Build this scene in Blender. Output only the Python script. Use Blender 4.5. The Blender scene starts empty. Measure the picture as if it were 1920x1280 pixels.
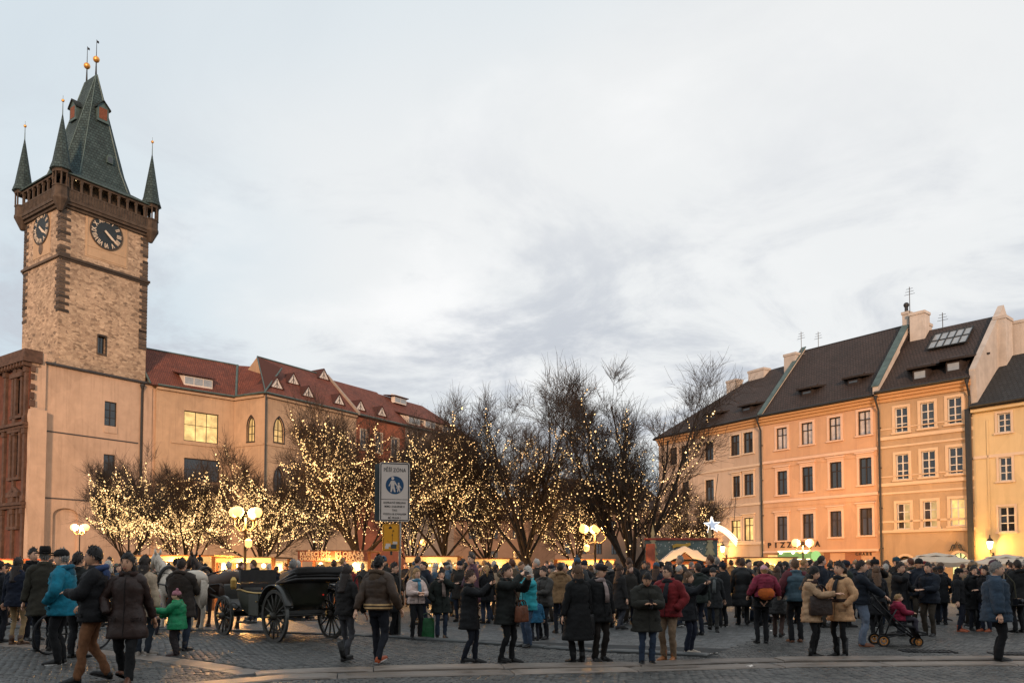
import bpy, math, random
import numpy as np
from mathutils import Vector, Matrix
R = math.radians
SC = bpy.context.scene
COL = SC.collection
# ------------------------------------------------------------------ camera
F, HOR, CAMH, PITCH = 1500.0, 1066.0, 1.5, R(2.5)
PY = HOR - F * math.tan(PITCH)
cam = bpy.data.objects.new('camera', bpy.data.cameras.new('camera'))
COL.objects.link(cam); SC.camera = cam
cam.location = (0, 0, CAMH); cam.rotation_euler = (R(90) + PITCH, 0, 0)
cam.data.sensor_width = 36.0; cam.data.lens = F / 1920 * 36
cam.data.shift_y = (PY - 640) / 1920
cam.data.clip_start = 0.1; cam.data.clip_end = 3000
# ------------------------------------------------------------------ world
SUN_EL, SUN_AZ = R(10), R(180)
w = bpy.data.worlds.new('World'); SC.world = w; w.use_nodes = True
nt = w.node_tree; nt.nodes.clear()
def wn(t, **k):
    n = nt.nodes.new(t)
    for a, b in k.items(): setattr(n, a, b)
    return n
def wl(a, b): nt.links.new(a, b)
tc = wn('ShaderNodeTexCoord'); sep = wn('ShaderNodeSeparateXYZ'); wl(tc.outputs['Generated'], sep.inputs[0])
def wm(op, a, b):
    n = wn('ShaderNodeMath', operation=op)
    for i, v in enumerate((a, b)):
        if v is None: continue
        if isinstance(v, (int, float)): n.inputs[i].default_value = v
        else: wl(v, n.inputs[i])
    return n.outputs[0]
zz = wm('ADD', wm('MAXIMUM', sep.outputs['Z'], 0.0), 0.22)
cmb = wn('ShaderNodeCombineXYZ')
wl(wm('DIVIDE', sep.outputs['X'], zz), cmb.inputs[0]); wl(wm('DIVIDE', sep.outputs['Y'], zz), cmb.inputs[1])
def wnoise(scale, detail, rough, off, lo, hi, dist=0.0):
    mp = wn('ShaderNodeMapping'); mp.inputs['Location'].default_value = off
    mp.inputs['Rotation'].default_value = (0, 0, 0.5); mp.inputs['Scale'].default_value = (1.0, 1.0, 1)
    wl(cmb.outputs[0], mp.inputs[0])
    n = wn('ShaderNodeTexNoise'); wl(mp.outputs[0], n.inputs['Vector'])
    n.inputs['Scale'].default_value = scale; n.inputs['Detail'].default_value = detail
    n.inputs['Roughness'].default_value = rough; n.inputs['Distortion'].default_value = dist
    r = wn('ShaderNodeMapRange', interpolation_type='SMOOTHSTEP'); wl(n.outputs['Fac'], r.inputs['Value'])
    r.inputs['From Min'].default_value = lo; r.inputs['From Max'].default_value = hi
    return r.outputs['Result']
def wmix(f, a, b):
    n = wn('ShaderNodeMix', data_type='RGBA')
    if isinstance(f, (int, float)): n.inputs[0].default_value = f
    else: wl(f, n.inputs[0])
    for i, v in ((6, a), (7, b)):
        if isinstance(v, tuple): n.inputs[i].default_value = (*v, 1)
        else: wl(v, n.inputs[i])
    return n.outputs[2]
sky = wn('ShaderNodeTexSky', sky_type='NISHITA', sun_disc=False)
sky.sun_elevation = SUN_EL; sky.sun_rotation = SUN_AZ; sky.air_density = 1.0; sky.dust_density = 2.0
veil = wmix(wnoise(0.42, 3, .5, (3.1, 1.7, 0), .38, .60), (8.95, 9.05, 9.05), (6.6, 7.65, 8.35))
veil = wmix(0.10, veil, sky.outputs[0])
streak = wmix(wnoise(1.15, 6, .55, (0.6, 4.4, 0), .50, .72, .25), veil, (9.3, 9.35, 9.4))
fall = wn('ShaderNodeMapRange', interpolation_type='SMOOTHSTEP'); wl(sep.outputs['Z'], fall.inputs['Value'])
for k_, v_ in (('From Min', .24), ('From Max', .52), ('To Min', 1.0), ('To Max', .12)): fall.inputs[k_].default_value = v_
dark = wm('MULTIPLY', wnoise(2.2, 7, .62, (2.3, 0.4, 0), .43, .65, .5), fall.outputs['Result'])
cl = wmix(wm('MULTIPLY', dark, 0.95), streak, (5.4, 5.75, 6.35))
bg = wn('ShaderNodeBackground'); wl(cl, bg.inputs['Color']); bg.inputs['Strength'].default_value = 0.105
out = wn('ShaderNodeOutputWorld'); wl(bg.outputs[0], out.inputs['Surface'])
# ------------------------------------------------------------------ sun lamp, warm and low, added to light the facades in place of street lamps
sl = bpy.data.lights.new('sun', 'SUN'); sl.energy = 3.7; sl.angle = R(6); sl.color = (1, .61, .37)
so = bpy.data.objects.new('sun', sl); COL.objects.link(so)
so.rotation_euler = (R(90) - SUN_EL, 0, R(180) - SUN_AZ)
SC.view_settings.view_transform = 'Standard'; SC.view_settings.look = 'None'
SC.view_settings.exposure = 0.0; SC.view_settings.gamma = 1.0
SC.render.engine = 'CYCLES'
SC.cycles.use_denoising = True; SC.cycles.max_bounces = 5; SC.cycles.diffuse_bounces = 2
SC.cycles.glossy_bounces = 2; SC.cycles.transmission_bounces = 3; SC.cycles.sample_clamp_indirect = 3.0
SC.cycles.caustics_reflective = False; SC.cycles.caustics_refractive = False
# ------------------------------------------------------------------ photo pixel -> world
def ray(px, py):
    cx = (px - 960) / F; cy = -(py - PY) / F
    return Vector((cx, math.cos(PITCH) - math.sin(PITCH) * cy, math.sin(PITCH) + math.cos(PITCH) * cy))
CAM = Vector((0, 0, CAMH))
def at_z(px, py, z):
    r = ray(px, py); return CAM + r * ((z - CAMH) / r.z)
def at_y(px, py, y):
    r = ray(px, py); return CAM + r * (y / r.y)
def gnd(px, py): return at_z(px, py, 0.0)
def zat(py, y):            # height of a pixel row at depth y
    return at_y(960, py, y).z
# ------------------------------------------------------------------ mesh builder
class MB:
    def __init__(s): s.v = []; s.f = []; s.m = []
    def add(s, V, Fs, mat=0):
        b = len(s.v); s.v.extend([tuple(map(float, p)) for p in V])
        for i, f in enumerate(Fs):
            s.f.append([b + k for k in f]); s.m.append(mat if isinstance(mat, int) else mat[i])
    def box(s, x0, x1, y0, y1, z0, z1, mat=0):
        V = [(x, y, z) for z in (z0, z1) for y in (y0, y1) for x in (x0, x1)]
        s.add(V, [(0, 2, 3, 1), (4, 5, 7, 6), (0, 1, 5, 4), (2, 6, 7, 3), (0, 4, 6, 2), (1, 3, 7, 5)], mat)
    def obox(s, c, size, M, mat=0):      # oriented box
        V = []
        for z in (-.5, .5):
            for y in (-.5, .5):
                for x in (-.5, .5): V.append(Vector(c) + M @ Vector((x * size[0], y * size[1], z * size[2])))
        s.add(V, [(0, 2, 3, 1), (4, 5, 7, 6), (0, 1, 5, 4), (2, 6, 7, 3), (0, 4, 6, 2), (1, 3, 7, 5)], mat)
    def loft(s, rings, mat=0, c0=True, c1=True, closed=True):   # list of equally long point lists
        n = len(rings[0]); b = len(s.v)
        for r in rings: s.v.extend([tuple(map(float, p)) for p in r])
        for i in range(len(rings) - 1):
            for k in range(n if closed else n - 1):
                a = b + i * n + k; c = b + i * n + (k + 1) % n
                s.f.append([a, c, c + n, a + n]); s.m.append(mat)
        if c0: s.f.append([b + k for k in range(n)][::-1]); s.m.append(mat)
        if c1: s.f.append([b + (len(rings) - 1) * n + k for k in range(n)]); s.m.append(mat)
    def tube(s, pts, rad, n=8, mat=0, cap=True, flat=1.0):
        P = [Vector(p) for p in pts]
        if isinstance(rad, (int, float)): rad = [rad] * len(P)
        rings = []; up = None
        for i, p in enumerate(P):
            t = (P[min(i + 1, len(P) - 1)] - P[max(i - 1, 0)])
            if t.length < 1e-9: t = Vector((0, 0, 1))
            t.normalize()
            if up is None:
                up = Vector((0, 0, 1)) if abs(t.z) < .9 else Vector((0, 1, 0))
            a = t.cross(up)
            if a.length < 1e-6: a = t.orthogonal()
            a.normalize(); b = a.cross(t).normalized(); up = b
            rings.append([p + a * (math.cos(q) * rad[i]) + b * (math.sin(q) * rad[i] * flat) for q in [2 * math.pi * k / n for k in range(n)]])
        s.loft(rings, mat, cap, cap)
    def lathe(s, prof, c=(0, 0, 0), n=12, mat=0, cap=True):     # prof: (r, z)
        rings = [[(c[0] + r * math.cos(2 * math.pi * k / n), c[1] + r * math.sin(2 * math.pi * k / n), c[2] + z) for k in range(n)] for r, z in prof]
        s.loft(rings, mat, cap, cap)
    def ball(s, c, r, n=10, mat=0, sc=(1, 1, 1)):
        m = max(4, n // 2 + 1)
        rings = []
        for i in range(m + 1):
            t = math.pi * (i + .02) / (m + .04); 
            rings.append([(c[0] + sc[0] * r * math.sin(t) * math.cos(2 * math.pi * k / n), c[1] + sc[1] * r * math.sin(t) * math.sin(2 * math.pi * k / n), c[2] - sc[2] * r * math.cos(t)) for k in range(n)])
        s.loft(rings, mat)
    def poly(s, pts, mat=0): s.add(pts, [tuple(range(len(pts)))], mat)
    def prism(s, pts2, y0, y1, mat=0):   # polygon in x,z extruded along y (pts counter-clockwise seen from -y)
        n = len(pts2)
        V = [(x, y0, z) for x, z in pts2] + [(x, y1, z) for x, z in pts2]
        Fs = [tuple(range(n)), tuple(range(2 * n - 1, n - 1, -1))]
        for k in range(n): Fs.append((k, k + n, (k + 1) % n + n, (k + 1) % n))
        s.add(V, Fs, mat)
    def mesh(s, name, mats, smooth=False):
        me = bpy.data.meshes.new(name); me.from_pydata(s.v, [], s.f)
        for m in (mats if isinstance(mats, (list, tuple)) else [mats]): me.materials.append(m)
        if any(s.m): me.polygons.foreach_set('material_index', s.m)
        if smooth: me.polygons.foreach_set('use_smooth', [True] * len(s.f))
        me.update(); return me
    def build(s, name, mats, parent=None, smooth=False, **k):
        return link(name, s.mesh(name, mats, smooth), parent, **k)
def link(name, data, parent=None, loc=None, rotz=None):
    o = bpy.data.objects.new(name, data); COL.objects.link(o)
    if parent is not None: o.parent = parent
    if loc is not None: o.location = loc
    if rotz is not None: o.rotation_euler = (0, 0, rotz)
    return o
def tag(o, label, cat, group=None, kind=None):
    if label: o['label'] = label
    if cat: o['category'] = cat
    if group: o['group'] = group
    if kind: o['kind'] = kind
    return o
def thing(name, label, cat, loc=(0, 0, 0), rotz=0.0, group=None):
    return tag(link(name, None, None, loc, rotz), label, cat, group)
def struct(o): o['kind'] = 'structure'; return o
def np_mesh(name, V, Fa, mats, smooth=False, mi=None):          # fast: V (n,3), Fa (m,k)
    V = np.asarray(V, np.float32); Fa = np.asarray(Fa, np.int32); me = bpy.data.meshes.new(name)
    m, k = Fa.shape
    me.vertices.add(len(V)); me.vertices.foreach_set('co', V.ravel())
    me.loops.add(m * k); me.loops.foreach_set('vertex_index', Fa.ravel())
    me.polygons.add(m); me.polygons.foreach_set('loop_start', np.arange(0, m * k, k, dtype=np.int32))
    me.polygons.foreach_set('loop_total', np.full(m, k, np.int32))
    for q in (mats if isinstance(mats, (list, tuple)) else [mats]): me.materials.append(q)
    if mi is not None: me.polygons.foreach_set('material_index', np.asarray(mi, np.int32))
    if smooth: me.polygons.foreach_set('use_smooth', np.ones(m, bool))
    me.update(calc_edges=True); me.validate(); return me
# ------------------------------------------------------------------ materials
_M = {}
def srgb(r, g, b):
    f = lambda c: (c / 255 / 12.92) if c / 255 <= .04045 else ((c / 255 + .055) / 1.055) ** 2.4
    return (f(r), f(g), f(b))
def mat(name, col, rough=.8, var=.15, scale=4.0, bump=.0, bscale=30., metal=0., spec=.4, stain=0., stain_col=None, emit=None, estr=0., coord='Object', detail=5):
    if name in _M: return _M[name]
    m = bpy.data.materials.new(name); m.use_nodes = True; t = m.node_tree; N = t.nodes; L = t.links
    p = N['Principled BSDF']; p.inputs['Roughness'].default_value = rough; p.inputs['Metallic'].default_value = metal
    p.inputs['Specular IOR Level'].default_value = spec
    tcn = N.new('ShaderNodeTexCoord')
    src = tcn.outputs[coord]
    if var > 0:
        n = N.new('ShaderNodeTexNoise'); n.inputs['Scale'].default_value = scale; n.inputs['Detail'].default_value = detail; n.inputs['Roughness'].default_value = .6
        L.new(src, n.inputs['Vector'])
        mx = N.new('ShaderNodeMix'); mx.data_type = 'RGBA'
        mx.inputs[6].default_value = (*[c * (1 - var) for c in col], 1); mx.inputs[7].default_value = (*[min(1, c * (1 + var)) for c in col], 1)
        mr = N.new('ShaderNodeMapRange'); mr.inputs['From Min'].default_value = .3; mr.inputs['From Max'].default_value = .7
        L.new(n.outputs['Fac'], mr.inputs['Value']); L.new(mr.outputs[0], mx.inputs[0])
        c = mx.outputs[2]
        if stain > 0:
            n2 = N.new('ShaderNodeTexNoise'); n2.inputs['Scale'].default_value = scale * .22; n2.inputs['Detail'].default_value = 7; n2.inputs['Roughness'].default_value = .65
            mp = N.new('ShaderNodeMapping'); mp.inputs['Scale'].default_value = (1, 1, .45); L.new(src, mp.inputs[0]); L.new(mp.outputs[0], n2.inputs['Vector'])
            mr2 = N.new('ShaderNodeMapRange'); mr2.inputs['From Min'].default_value = .48; mr2.inputs['From Max'].default_value = .68; mr2.inputs['To Max'].default_value = stain
            L.new(n2.outputs['Fac'], mr2.inputs['Value'])
            mx2 = N.new('ShaderNodeMix'); mx2.data_type = 'RGBA'; L.new(mr2.outputs[0], mx2.inputs[0]); L.new(c, mx2.inputs[6])
            mx2.inputs[7].default_value = (*(stain_col or [q * .5 for q in col]), 1); c = mx2.outputs[2]
            n3 = N.new('ShaderNodeTexNoise'); n3.inputs['Scale'].default_value = 1.0; n3.inputs['Detail'].default_value = 6; n3.inputs['Roughness'].default_value = .7      # rain streaks and patched render
            mp3 = N.new('ShaderNodeMapping'); mp3.inputs['Scale'].default_value = (1.6, 1.6, .11); L.new(src, mp3.inputs[0]); L.new(mp3.outputs[0], n3.inputs['Vector'])
            mr3 = N.new('ShaderNodeMapRange'); mr3.inputs['From Min'].default_value = .5; mr3.inputs['From Max'].default_value = .72; mr3.inputs['To Max'].default_value = stain * .8; L.new(n3.outputs['Fac'], mr3.inputs['Value'])
            mx3 = N.new('ShaderNodeMix'); mx3.data_type = 'RGBA'; L.new(mr3.outputs[0], mx3.inputs[0]); L.new(c, mx3.inputs[6]); mx3.inputs[7].default_value = (*[q * .8 for q in (stain_col or [q * .55 for q in col])], 1); c = mx3.outputs[2]
            n4 = N.new('ShaderNodeTexVoronoi'); n4.inputs['Scale'].default_value = .32; L.new(src, n4.inputs['Vector']); s4 = N.new('ShaderNodeSeparateColor'); L.new(n4.outputs['Color'], s4.inputs[0]); mr4 = N.new('ShaderNodeMapRange'); mr4.inputs['To Min'].default_value = .93; mr4.inputs['To Max'].default_value = 1.05; L.new(s4.outputs[0], mr4.inputs['Value'])
            mx4 = N.new('ShaderNodeMix'); mx4.data_type = 'RGBA'; mx4.blend_type = 'MULTIPLY'; mx4.inputs[0].default_value = 1; L.new(c, mx4.inputs[6]); L.new(mr4.outputs[0], mx4.inputs[7]); c = mx4.outputs[2]
        L.new(c, p.inputs['Base Color'])
    else: p.inputs['Base Color'].default_value = (*col, 1)
    if bump > 0:
        nb = N.new('ShaderNodeTexNoise'); nb.inputs['Scale'].default_value = bscale; nb.inputs['Detail'].default_value = 4
        L.new(src, nb.inputs['Vector']); b = N.new('ShaderNodeBump'); b.inputs['Strength'].default_value = bump; b.inputs['Distance'].default_value = .02
        L.new(nb.outputs['Fac'], b.inputs['Height']); L.new(b.outputs[0], p.inputs['Normal'])
    if emit: p.inputs['Emission Color'].default_value = (*emit, 1); p.inputs['Emission Strength'].default_value = estr
    _M[name] = m; return m
def glow(name, col, strength, sample=False, var=0.0, scale=1.5):
    if name in _M: return _M[name]
    m = bpy.data.materials.new(name); m.use_nodes = True; t = m.node_tree; p = t.nodes['Principled BSDF']
    p.inputs['Base Color'].default_value = (.8, .7, .5, 1); p.inputs['Emission Color'].default_value = (*col, 1); p.inputs['Emission Strength'].default_value = strength
    if not sample: m.cycles.emission_sampling = 'NONE'
    if var:          # uneven light of a furnished room: lamps, curtains, furniture
        N = t.nodes; L = t.links; c = N.new('ShaderNodeTexCoord'); n = N.new('ShaderNodeTexNoise'); n.inputs['Scale'].default_value = scale; n.inputs['Detail'].default_value = 4; L.new(c.outputs['Object'], n.inputs['Vector'])
        r = N.new('ShaderNodeMapRange'); r.inputs['From Min'].default_value = .34; r.inputs['From Max'].default_value = .66; r.inputs['To Min'].default_value = strength * (1 - var); r.inputs['To Max'].default_value = strength * (1 + var * .6); L.new(n.outputs[0], r.inputs['Value']); L.new(r.outputs[0], p.inputs['Emission Strength'])
        p.inputs['Base Color'].default_value = (.1, .07, .04, 1); p.inputs['Roughness'].default_value = .15
    _M[name] = m; return m
def point(name, loc, power, col=(1, .55, .2), r=.25, parent=None):
    l = bpy.data.lights.new(name, 'POINT'); l.energy = power; l.color = col; l.shadow_soft_size = r
    o = bpy.data.objects.new(name, l); COL.objects.link(o); o.location = loc
    if parent is not None: o.parent = parent
    return o
def text_mesh(name, body, size, depth, material, parent=None, align='CENTER', bold=0.0, sx=1.0):
    cu = bpy.data.curves.new(name, 'FONT'); cu.body = body; cu.size = size; cu.extrude = depth; cu.align_x = align; cu.align_y = 'CENTER'; cu.offset = bold
    cu.resolution_u = 3; cu.space_character = 1.05
    o = bpy.data.objects.new(name, cu); COL.objects.link(o)
    me = bpy.data.meshes.new_from_object(o)
    bpy.data.objects.remove(o); me.materials.clear(); me.materials.append(material)
    me.transform(Matrix.Rotation(R(90), 4, 'X') @ Matrix.Diagonal((sx, 1, 1, 1)))      # stands upright, reads from -y
    return link(name, me, parent)
class Facade:          # vertical plane through two photo points at one height; local x right, local y inward
    def __init__(s, x0, y0, x1, y1, Z):
        a = at_z(x0, y0, Z); b = at_z(x1, y1, Z); s.set(a, b); s.Z = Z
    def set(s, a, b):
        s.o = Vector((a.x, a.y, 0)); d = Vector((b.x - a.x, b.y - a.y, 0)); s.L = d.length; s.d = d.normalized()
        s.n = Vector((-s.d.y, s.d.x, 0)); s.ang = math.atan2(s.d.y, s.d.x)
    def uv(s, px, py):
        r = ray(px, py); t = (s.o - CAM).dot(s.n) / r.dot(s.n); p = CAM + r * t
        return (p - s.o).dot(s.d), p.z
    def rect(s, x0, x1, y0, y1):       # y0 top row, y1 bottom row, read at the rect's middle
        xm, ym = (x0 + x1) / 2, (y0 + y1) / 2
        return s.uv(x0, ym)[0], s.uv(x1, ym)[0], s.uv(xm, y1)[1], s.uv(xm, y0)[1]
    def w(s, u, y, z): return s.o + s.d * u + s.n * y + Vector((0, 0, z))
def wall_holes(mb, x0, x1, z0, z1, holes, t=.35, mat=0, y=0.0):
    xs = sorted({x0, x1, *[h[0] for h in holes], *[h[1] for h in holes]}); zs = sorted({z0, z1, *[h[2] for h in holes], *[h[3] for h in holes]})
    xs = [a for a in xs if x0 <= a <= x1]; zs = [a for a in zs if z0 <= a <= z1]
    for i in range(len(xs) - 1):
        for j in range(len(zs) - 1):
            cx, cz = (xs[i] + xs[i + 1]) / 2, (zs[j] + zs[j + 1]) / 2
            if any(h[0] < cx < h[1] and h[2] < cz < h[3] for h in holes): continue
            mb.poly([(xs[i], y, zs[j]), (xs[i + 1], y, zs[j]), (xs[i + 1], y, zs[j + 1]), (xs[i], y, zs[j + 1])], mat)
    for a, b, c, d in holes:
        V = [(a, y, c), (b, y, c), (b, y, d), (a, y, d), (a, y + t, c), (b, y + t, c), (b, y + t, d), (a, y + t, d)]
        mb.add(V, [(0, 4, 5, 1), (1, 5, 6, 2), (2, 6, 7, 3), (3, 7, 4, 0)], mat)
# ================================================================== GROUND
def cobble_mat(name, col, scale, joint=.35, bump=.6, rough=.55):
    m = bpy.data.materials.new(name); m.use_nodes = True; t = m.node_tree; N = t.nodes; L = t.links; p = N['Principled BSDF']
    c = N.new('ShaderNodeTexCoord'); mp = N.new('ShaderNodeMapping'); mp.inputs['Rotation'].default_value = (0, 0, .35); L.new(c.outputs['Object'], mp.inputs[0])
    v = N.new('ShaderNodeTexVoronoi'); v.feature = 'DISTANCE_TO_EDGE'; v.inputs['Scale'].default_value = scale; v.inputs['Randomness'].default_value = .55; L.new(mp.outputs[0], v.inputs['Vector'])
    vc = N.new('ShaderNodeTexVoronoi'); vc.inputs['Scale'].default_value = scale; vc.inputs['Randomness'].default_value = .55; L.new(mp.outputs[0], vc.inputs['Vector'])
    sp = N.new('ShaderNodeSeparateColor'); L.new(vc.outputs['Color'], sp.inputs[0])
    big = N.new('ShaderNodeTexNoise'); big.inputs['Scale'].default_value = .6; big.inputs['Detail'].default_value = 6; L.new(c.outputs['Object'], big.inputs['Vector'])
    a = N.new('ShaderNodeMix'); a.data_type = 'RGBA'; L.new(sp.outputs[0], a.inputs[0]); a.inputs[6].default_value = (*[q * .6 for q in col], 1); a.inputs[7].default_value = (*[q * 1.35 for q in col], 1)
    mr = N.new('ShaderNodeMapRange'); mr.inputs['From Max'].default_value = .06; L.new(v.outputs['Distance'], mr.inputs['Value'])
    b = N.new('ShaderNodeMix'); b.data_type = 'RGBA'; L.new(mr.outputs[0], b.inputs[0]); b.inputs[6].default_value = (*[q * joint for q in col], 1); L.new(a.outputs[2], b.inputs[7])
    g = N.new('ShaderNodeMix'); g.data_type = 'RGBA'; g.blend_type = 'MULTIPLY'; g.inputs[0].default_value = .6; L.new(b.outputs[2], g.inputs[6])
    rmp = N.new('ShaderNodeMapRange'); rmp.inputs['From Min'].default_value = .3; rmp.inputs['From Max'].default_value = .7; rmp.inputs['To Min'].default_value = .55; rmp.inputs['To Max'].default_value = 1.2; L.new(big.outputs[0], rmp.inputs['Value']); L.new(rmp.outputs[0], g.inputs[7])
    L.new(g.outputs[2], p.inputs['Base Color']); p.inputs['Roughness'].default_value = rough; p.inputs['Specular IOR Level'].default_value = .45
    bp = N.new('ShaderNodeBump'); bp.inputs['Strength'].default_value = bump; bp.inputs['Distance'].default_value = .02; L.new(mr.outputs[0], bp.inputs['Height']); L.new(bp.outputs[0], p.inputs['Normal'])
    return m
def stone_rand(name, col, rough=.5, spread=.5):     # colour differs by piece through a per-island random value
    m = bpy.data.materials.new(name); m.use_nodes = True; t = m.node_tree; N = t.nodes; L = t.links; p = N['Principled BSDF']
    g = N.new('ShaderNodeNewGeometry'); oi = N.new('ShaderNodeObjectInfo'); ad = N.new('ShaderNodeMath'); ad.operation = 'ADD'
    L.new(g.outputs['Random Per Island'], ad.inputs[0]); L.new(oi.outputs['Random'], ad.inputs[1])
    fr = N.new('ShaderNodeMath'); fr.operation = 'FRACT'; L.new(ad.outputs[0], fr.inputs[0])
    a = N.new('ShaderNodeMix'); a.data_type = 'RGBA'; L.new(fr.outputs[0], a.inputs[0])
    a.inputs[6].default_value = (*[q * (1 - spread) for q in col], 1); a.inputs[7].default_value = (col[0] * (1 + spread), col[1] * (1 + spread * .9), col[2] * (1 + spread * .8), 1)
    c = N.new('ShaderNodeTexCoord'); n = N.new('ShaderNodeTexNoise'); n.inputs['Scale'].default_value = 1.1; n.inputs['Detail'].default_value = 8; n.inputs['Roughness'].default_value = .7
    L.new(g.outputs['Position'], n.inputs['Vector'])
    mr = N.new('ShaderNodeMapRange'); mr.inputs['From Min'].default_value = .32; mr.inputs['From Max'].default_value = .68; mr.inputs['To Min'].default_value = .6; mr.inputs['To Max'].default_value = 1.25; L.new(n.outputs[0], mr.inputs['Value'])
    x = N.new('ShaderNodeMix'); x.data_type = 'RGBA'; x.blend_type = 'MULTIPLY'; x.inputs[0].default_value = 1; L.new(a.outputs[2], x.inputs[6]); L.new(mr.outputs[0], x.inputs[7])
    L.new(x.outputs[2], p.inputs['Base Color'])
    rr_ = N.new('ShaderNodeMapRange'); rr_.inputs['From Min'].default_value = .35; rr_.inputs['From Max'].default_value = .65; rr_.inputs['To Min'].default_value = rough - .17; rr_.inputs['To Max'].default_value = rough + .2; L.new(n.outputs[0], rr_.inputs['Value']); L.new(rr_.outputs[0], p.inputs['Roughness'])
    n2 = N.new('ShaderNodeTexNoise'); n2.inputs['Scale'].default_value = 40; n2.inputs['Detail'].default_value = 3; L.new(g.outputs['Position'], n2.inputs['Vector'])
    bp = N.new('ShaderNodeBump'); bp.inputs['Strength'].default_value = .35; bp.inputs['Distance'].default_value = .01; L.new(n2.outputs[0], bp.inputs['Height']); L.new(bp.outputs[0], p.inputs['Normal'])
    return m
GM = cobble_mat('mosaic_paving', (.11, .112, .11), 7.5)
SETT = stone_rand('sett_stone', (.061, .060, .056), .45, .5)
KERB = stone_rand('kerb_granite', (.19, .155, .128), .45, .25)
KERBD = stone_rand('kerb_dark_granite', (.075, .08, .08), .55, .2)
JOINT = mat('joint_sand', (.03, .032, .033), .9, .3, 3)
rnd = random.Random(5)
b = MB(); b.poly([(-900, -200, 0), (900, -200, 0), (900, 1500, 0), (-900, 1500, 0)])
ground = struct(b.build('ground', GM)); ground.location.z = -.004
b = MB(); b.poly([(-32, 5, 0), (32, 5, 0), (32, 20.6, 0), (14, 20.6, 0), (4, 15.2, 0), (-3, 17.9, 0), (-12, 18.6, 0), (-32, 19.2, 0)])
pavement = struct(b.build('pavement', JOINT)); pavement.location.z = 0.0
def wline(pts, step=.12):
    P = [gnd(x, y) for x, y in pts]; out = []
    # smooth polyline (Catmull-Rom)
    for i in range(len(P) - 1):
        p0, p1, p2, p3 = P[max(i - 1, 0)], P[i], P[i + 1], P[min(i + 2, len(P) - 1)]
        n = max(2, int((p2 - p1).length / step))
        for k in range(n):
            t = k / n
            out.append(.5 * ((2 * p1) + (p2 - p0) * t + (2 * p0 - 5 * p1 + 4 * p2 - p3) * t * t + (3 * p1 - p0 - 3 * p2 + p3) * t ** 3))
    out.append(P[-1]); return out
KL = []
def kerb(pts, width, h, material, length):
    L = wline(pts); KL.append((L, width)); i = 0
    while i < len(L) - 3:
        n = max(4, int(length * rnd.uniform(.75, 1.25) / .12)); seg = L[i:i + n + 1]
        if len(seg) < 3: break
        o = seg[len(seg) // 2]; rings = []; hh = h * rnd.uniform(.8, 1.15); tl = rnd.uniform(-.004, .004); ww = width / 2 * rnd.uniform(.95, 1.0)
        for k, p in enumerate(seg):
            q = k / (len(seg) - 1); a = seg[max(k - 1, 0)]; c = seg[min(k + 1, len(seg) - 1)]
            t = (c - a).normalized(); nrm = Vector((-t.y, t.x, 0)); pp = p - o
            if k == 0: pp = pp + t * .008
            if k == len(seg) - 1: pp = pp - t * .008
            e = .012 if 0 < k < len(seg) - 1 else .02
            prof = [(-ww, -.05), (ww, -.05), (ww, hh - e), (ww - .02, hh + tl - (0 if 0 < k < len(seg) - 1 else .012)), (-ww + .03, hh - (0 if 0 < k < len(seg) - 1 else .012)), (-ww, hh - e * 1.6)]
            rings.append([pp + nrm * (a_ + rnd.uniform(-.004, .004)) + Vector((0, 0, b_)) for a_, b_ in prof])
        m = MB(); m.loft(rings); m.build('kerb_stone', material, pavement, loc=o); i += n
kerb([(330, 1290), (470, 1278), (555, 1271), (760, 1265.5), (960, 1261), (1175, 1256), (1460, 1248.5), (1700, 1246), (1910, 1245), (2150, 1245)], .44, .035, KERB, 2.0)
kerb([(478, 1265), (620, 1258.5), (800, 1254.5), (960, 1251.5), (1175, 1248), (1300, 1243), (1460, 1239), (1700, 1237), (1910, 1236.5), (2150, 1237)], .44, .05, KERB, 2.0)
kerb([(-60, 1205), (60, 1211), (180, 1221), (280, 1232), (380, 1246), (472, 1262)], .5, .012, KERB, 1.5)
kerb([(-60, 1177), (120, 1178), (300, 1180), (480, 1185), (600, 1189), (700, 1193), (850, 1203), (1000, 1213), (1100, 1220), (1230, 1226), (1330, 1231)], .26, .06, KERBD, 1.6)
# setts: one by one near the lens, the rest joined
KP = np.array([(p.x, p.y, wd) for L, wd in KL for p in L])
def kerb_clear(x, y):
    d = np.full(len(x), 9.)
    for p in KP: d = np.minimum(d, np.hypot(x - p[0], y - p[1]) - p[2] / 2)
    return d > .05
def sett_field(ang, sx, sy, cond, seed):
    rs = np.random.RandomState(seed); ca, sa = math.cos(ang), math.sin(ang)
    us = np.arange(-40, 40, sx); vs = np.arange(-10, 45, sy); U, Vv = np.meshgrid(us, vs)
    U = U + (np.arange(len(vs)) % 2)[:, None] * sx * .5 + rs.uniform(-.012, .012, U.shape) + .05 * np.sin(Vv * 1.3); Vv = Vv + rs.uniform(-.006, .006, U.shape) + .06 * np.sin(U * .8)
    X = U * ca - Vv * sa; Y = U * sa + Vv * ca; X = X.ravel(); Y = Y.ravel()
    k = (Y > 9.2) & (np.abs(X) < Y * .68 + 2.5) & cond(X, Y); return X[k], Y[k]
def kerbA_y(X): 
    L = KL[1][0]; xs = [p.x for p in L]; ys = [p.y for p in L]; return np.interp(X, xs, ys)
LB = KL[3][0]; bx = [p.x for p in LB]; by = [p.y for p in LB]
def back_y(X): return np.where(X < bx[-1], np.interp(X, bx, by), np.interp(X, [bx[-1], bx[-1] + 3.5, 40], [by[-1], 20.4, 20.4]))
SX, SY = .135, .105
f1 = sett_field(.45, SX, SY, lambda X, Y: (Y < kerbA_y(X)) & kerb_clear(X, Y), 1)
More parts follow.
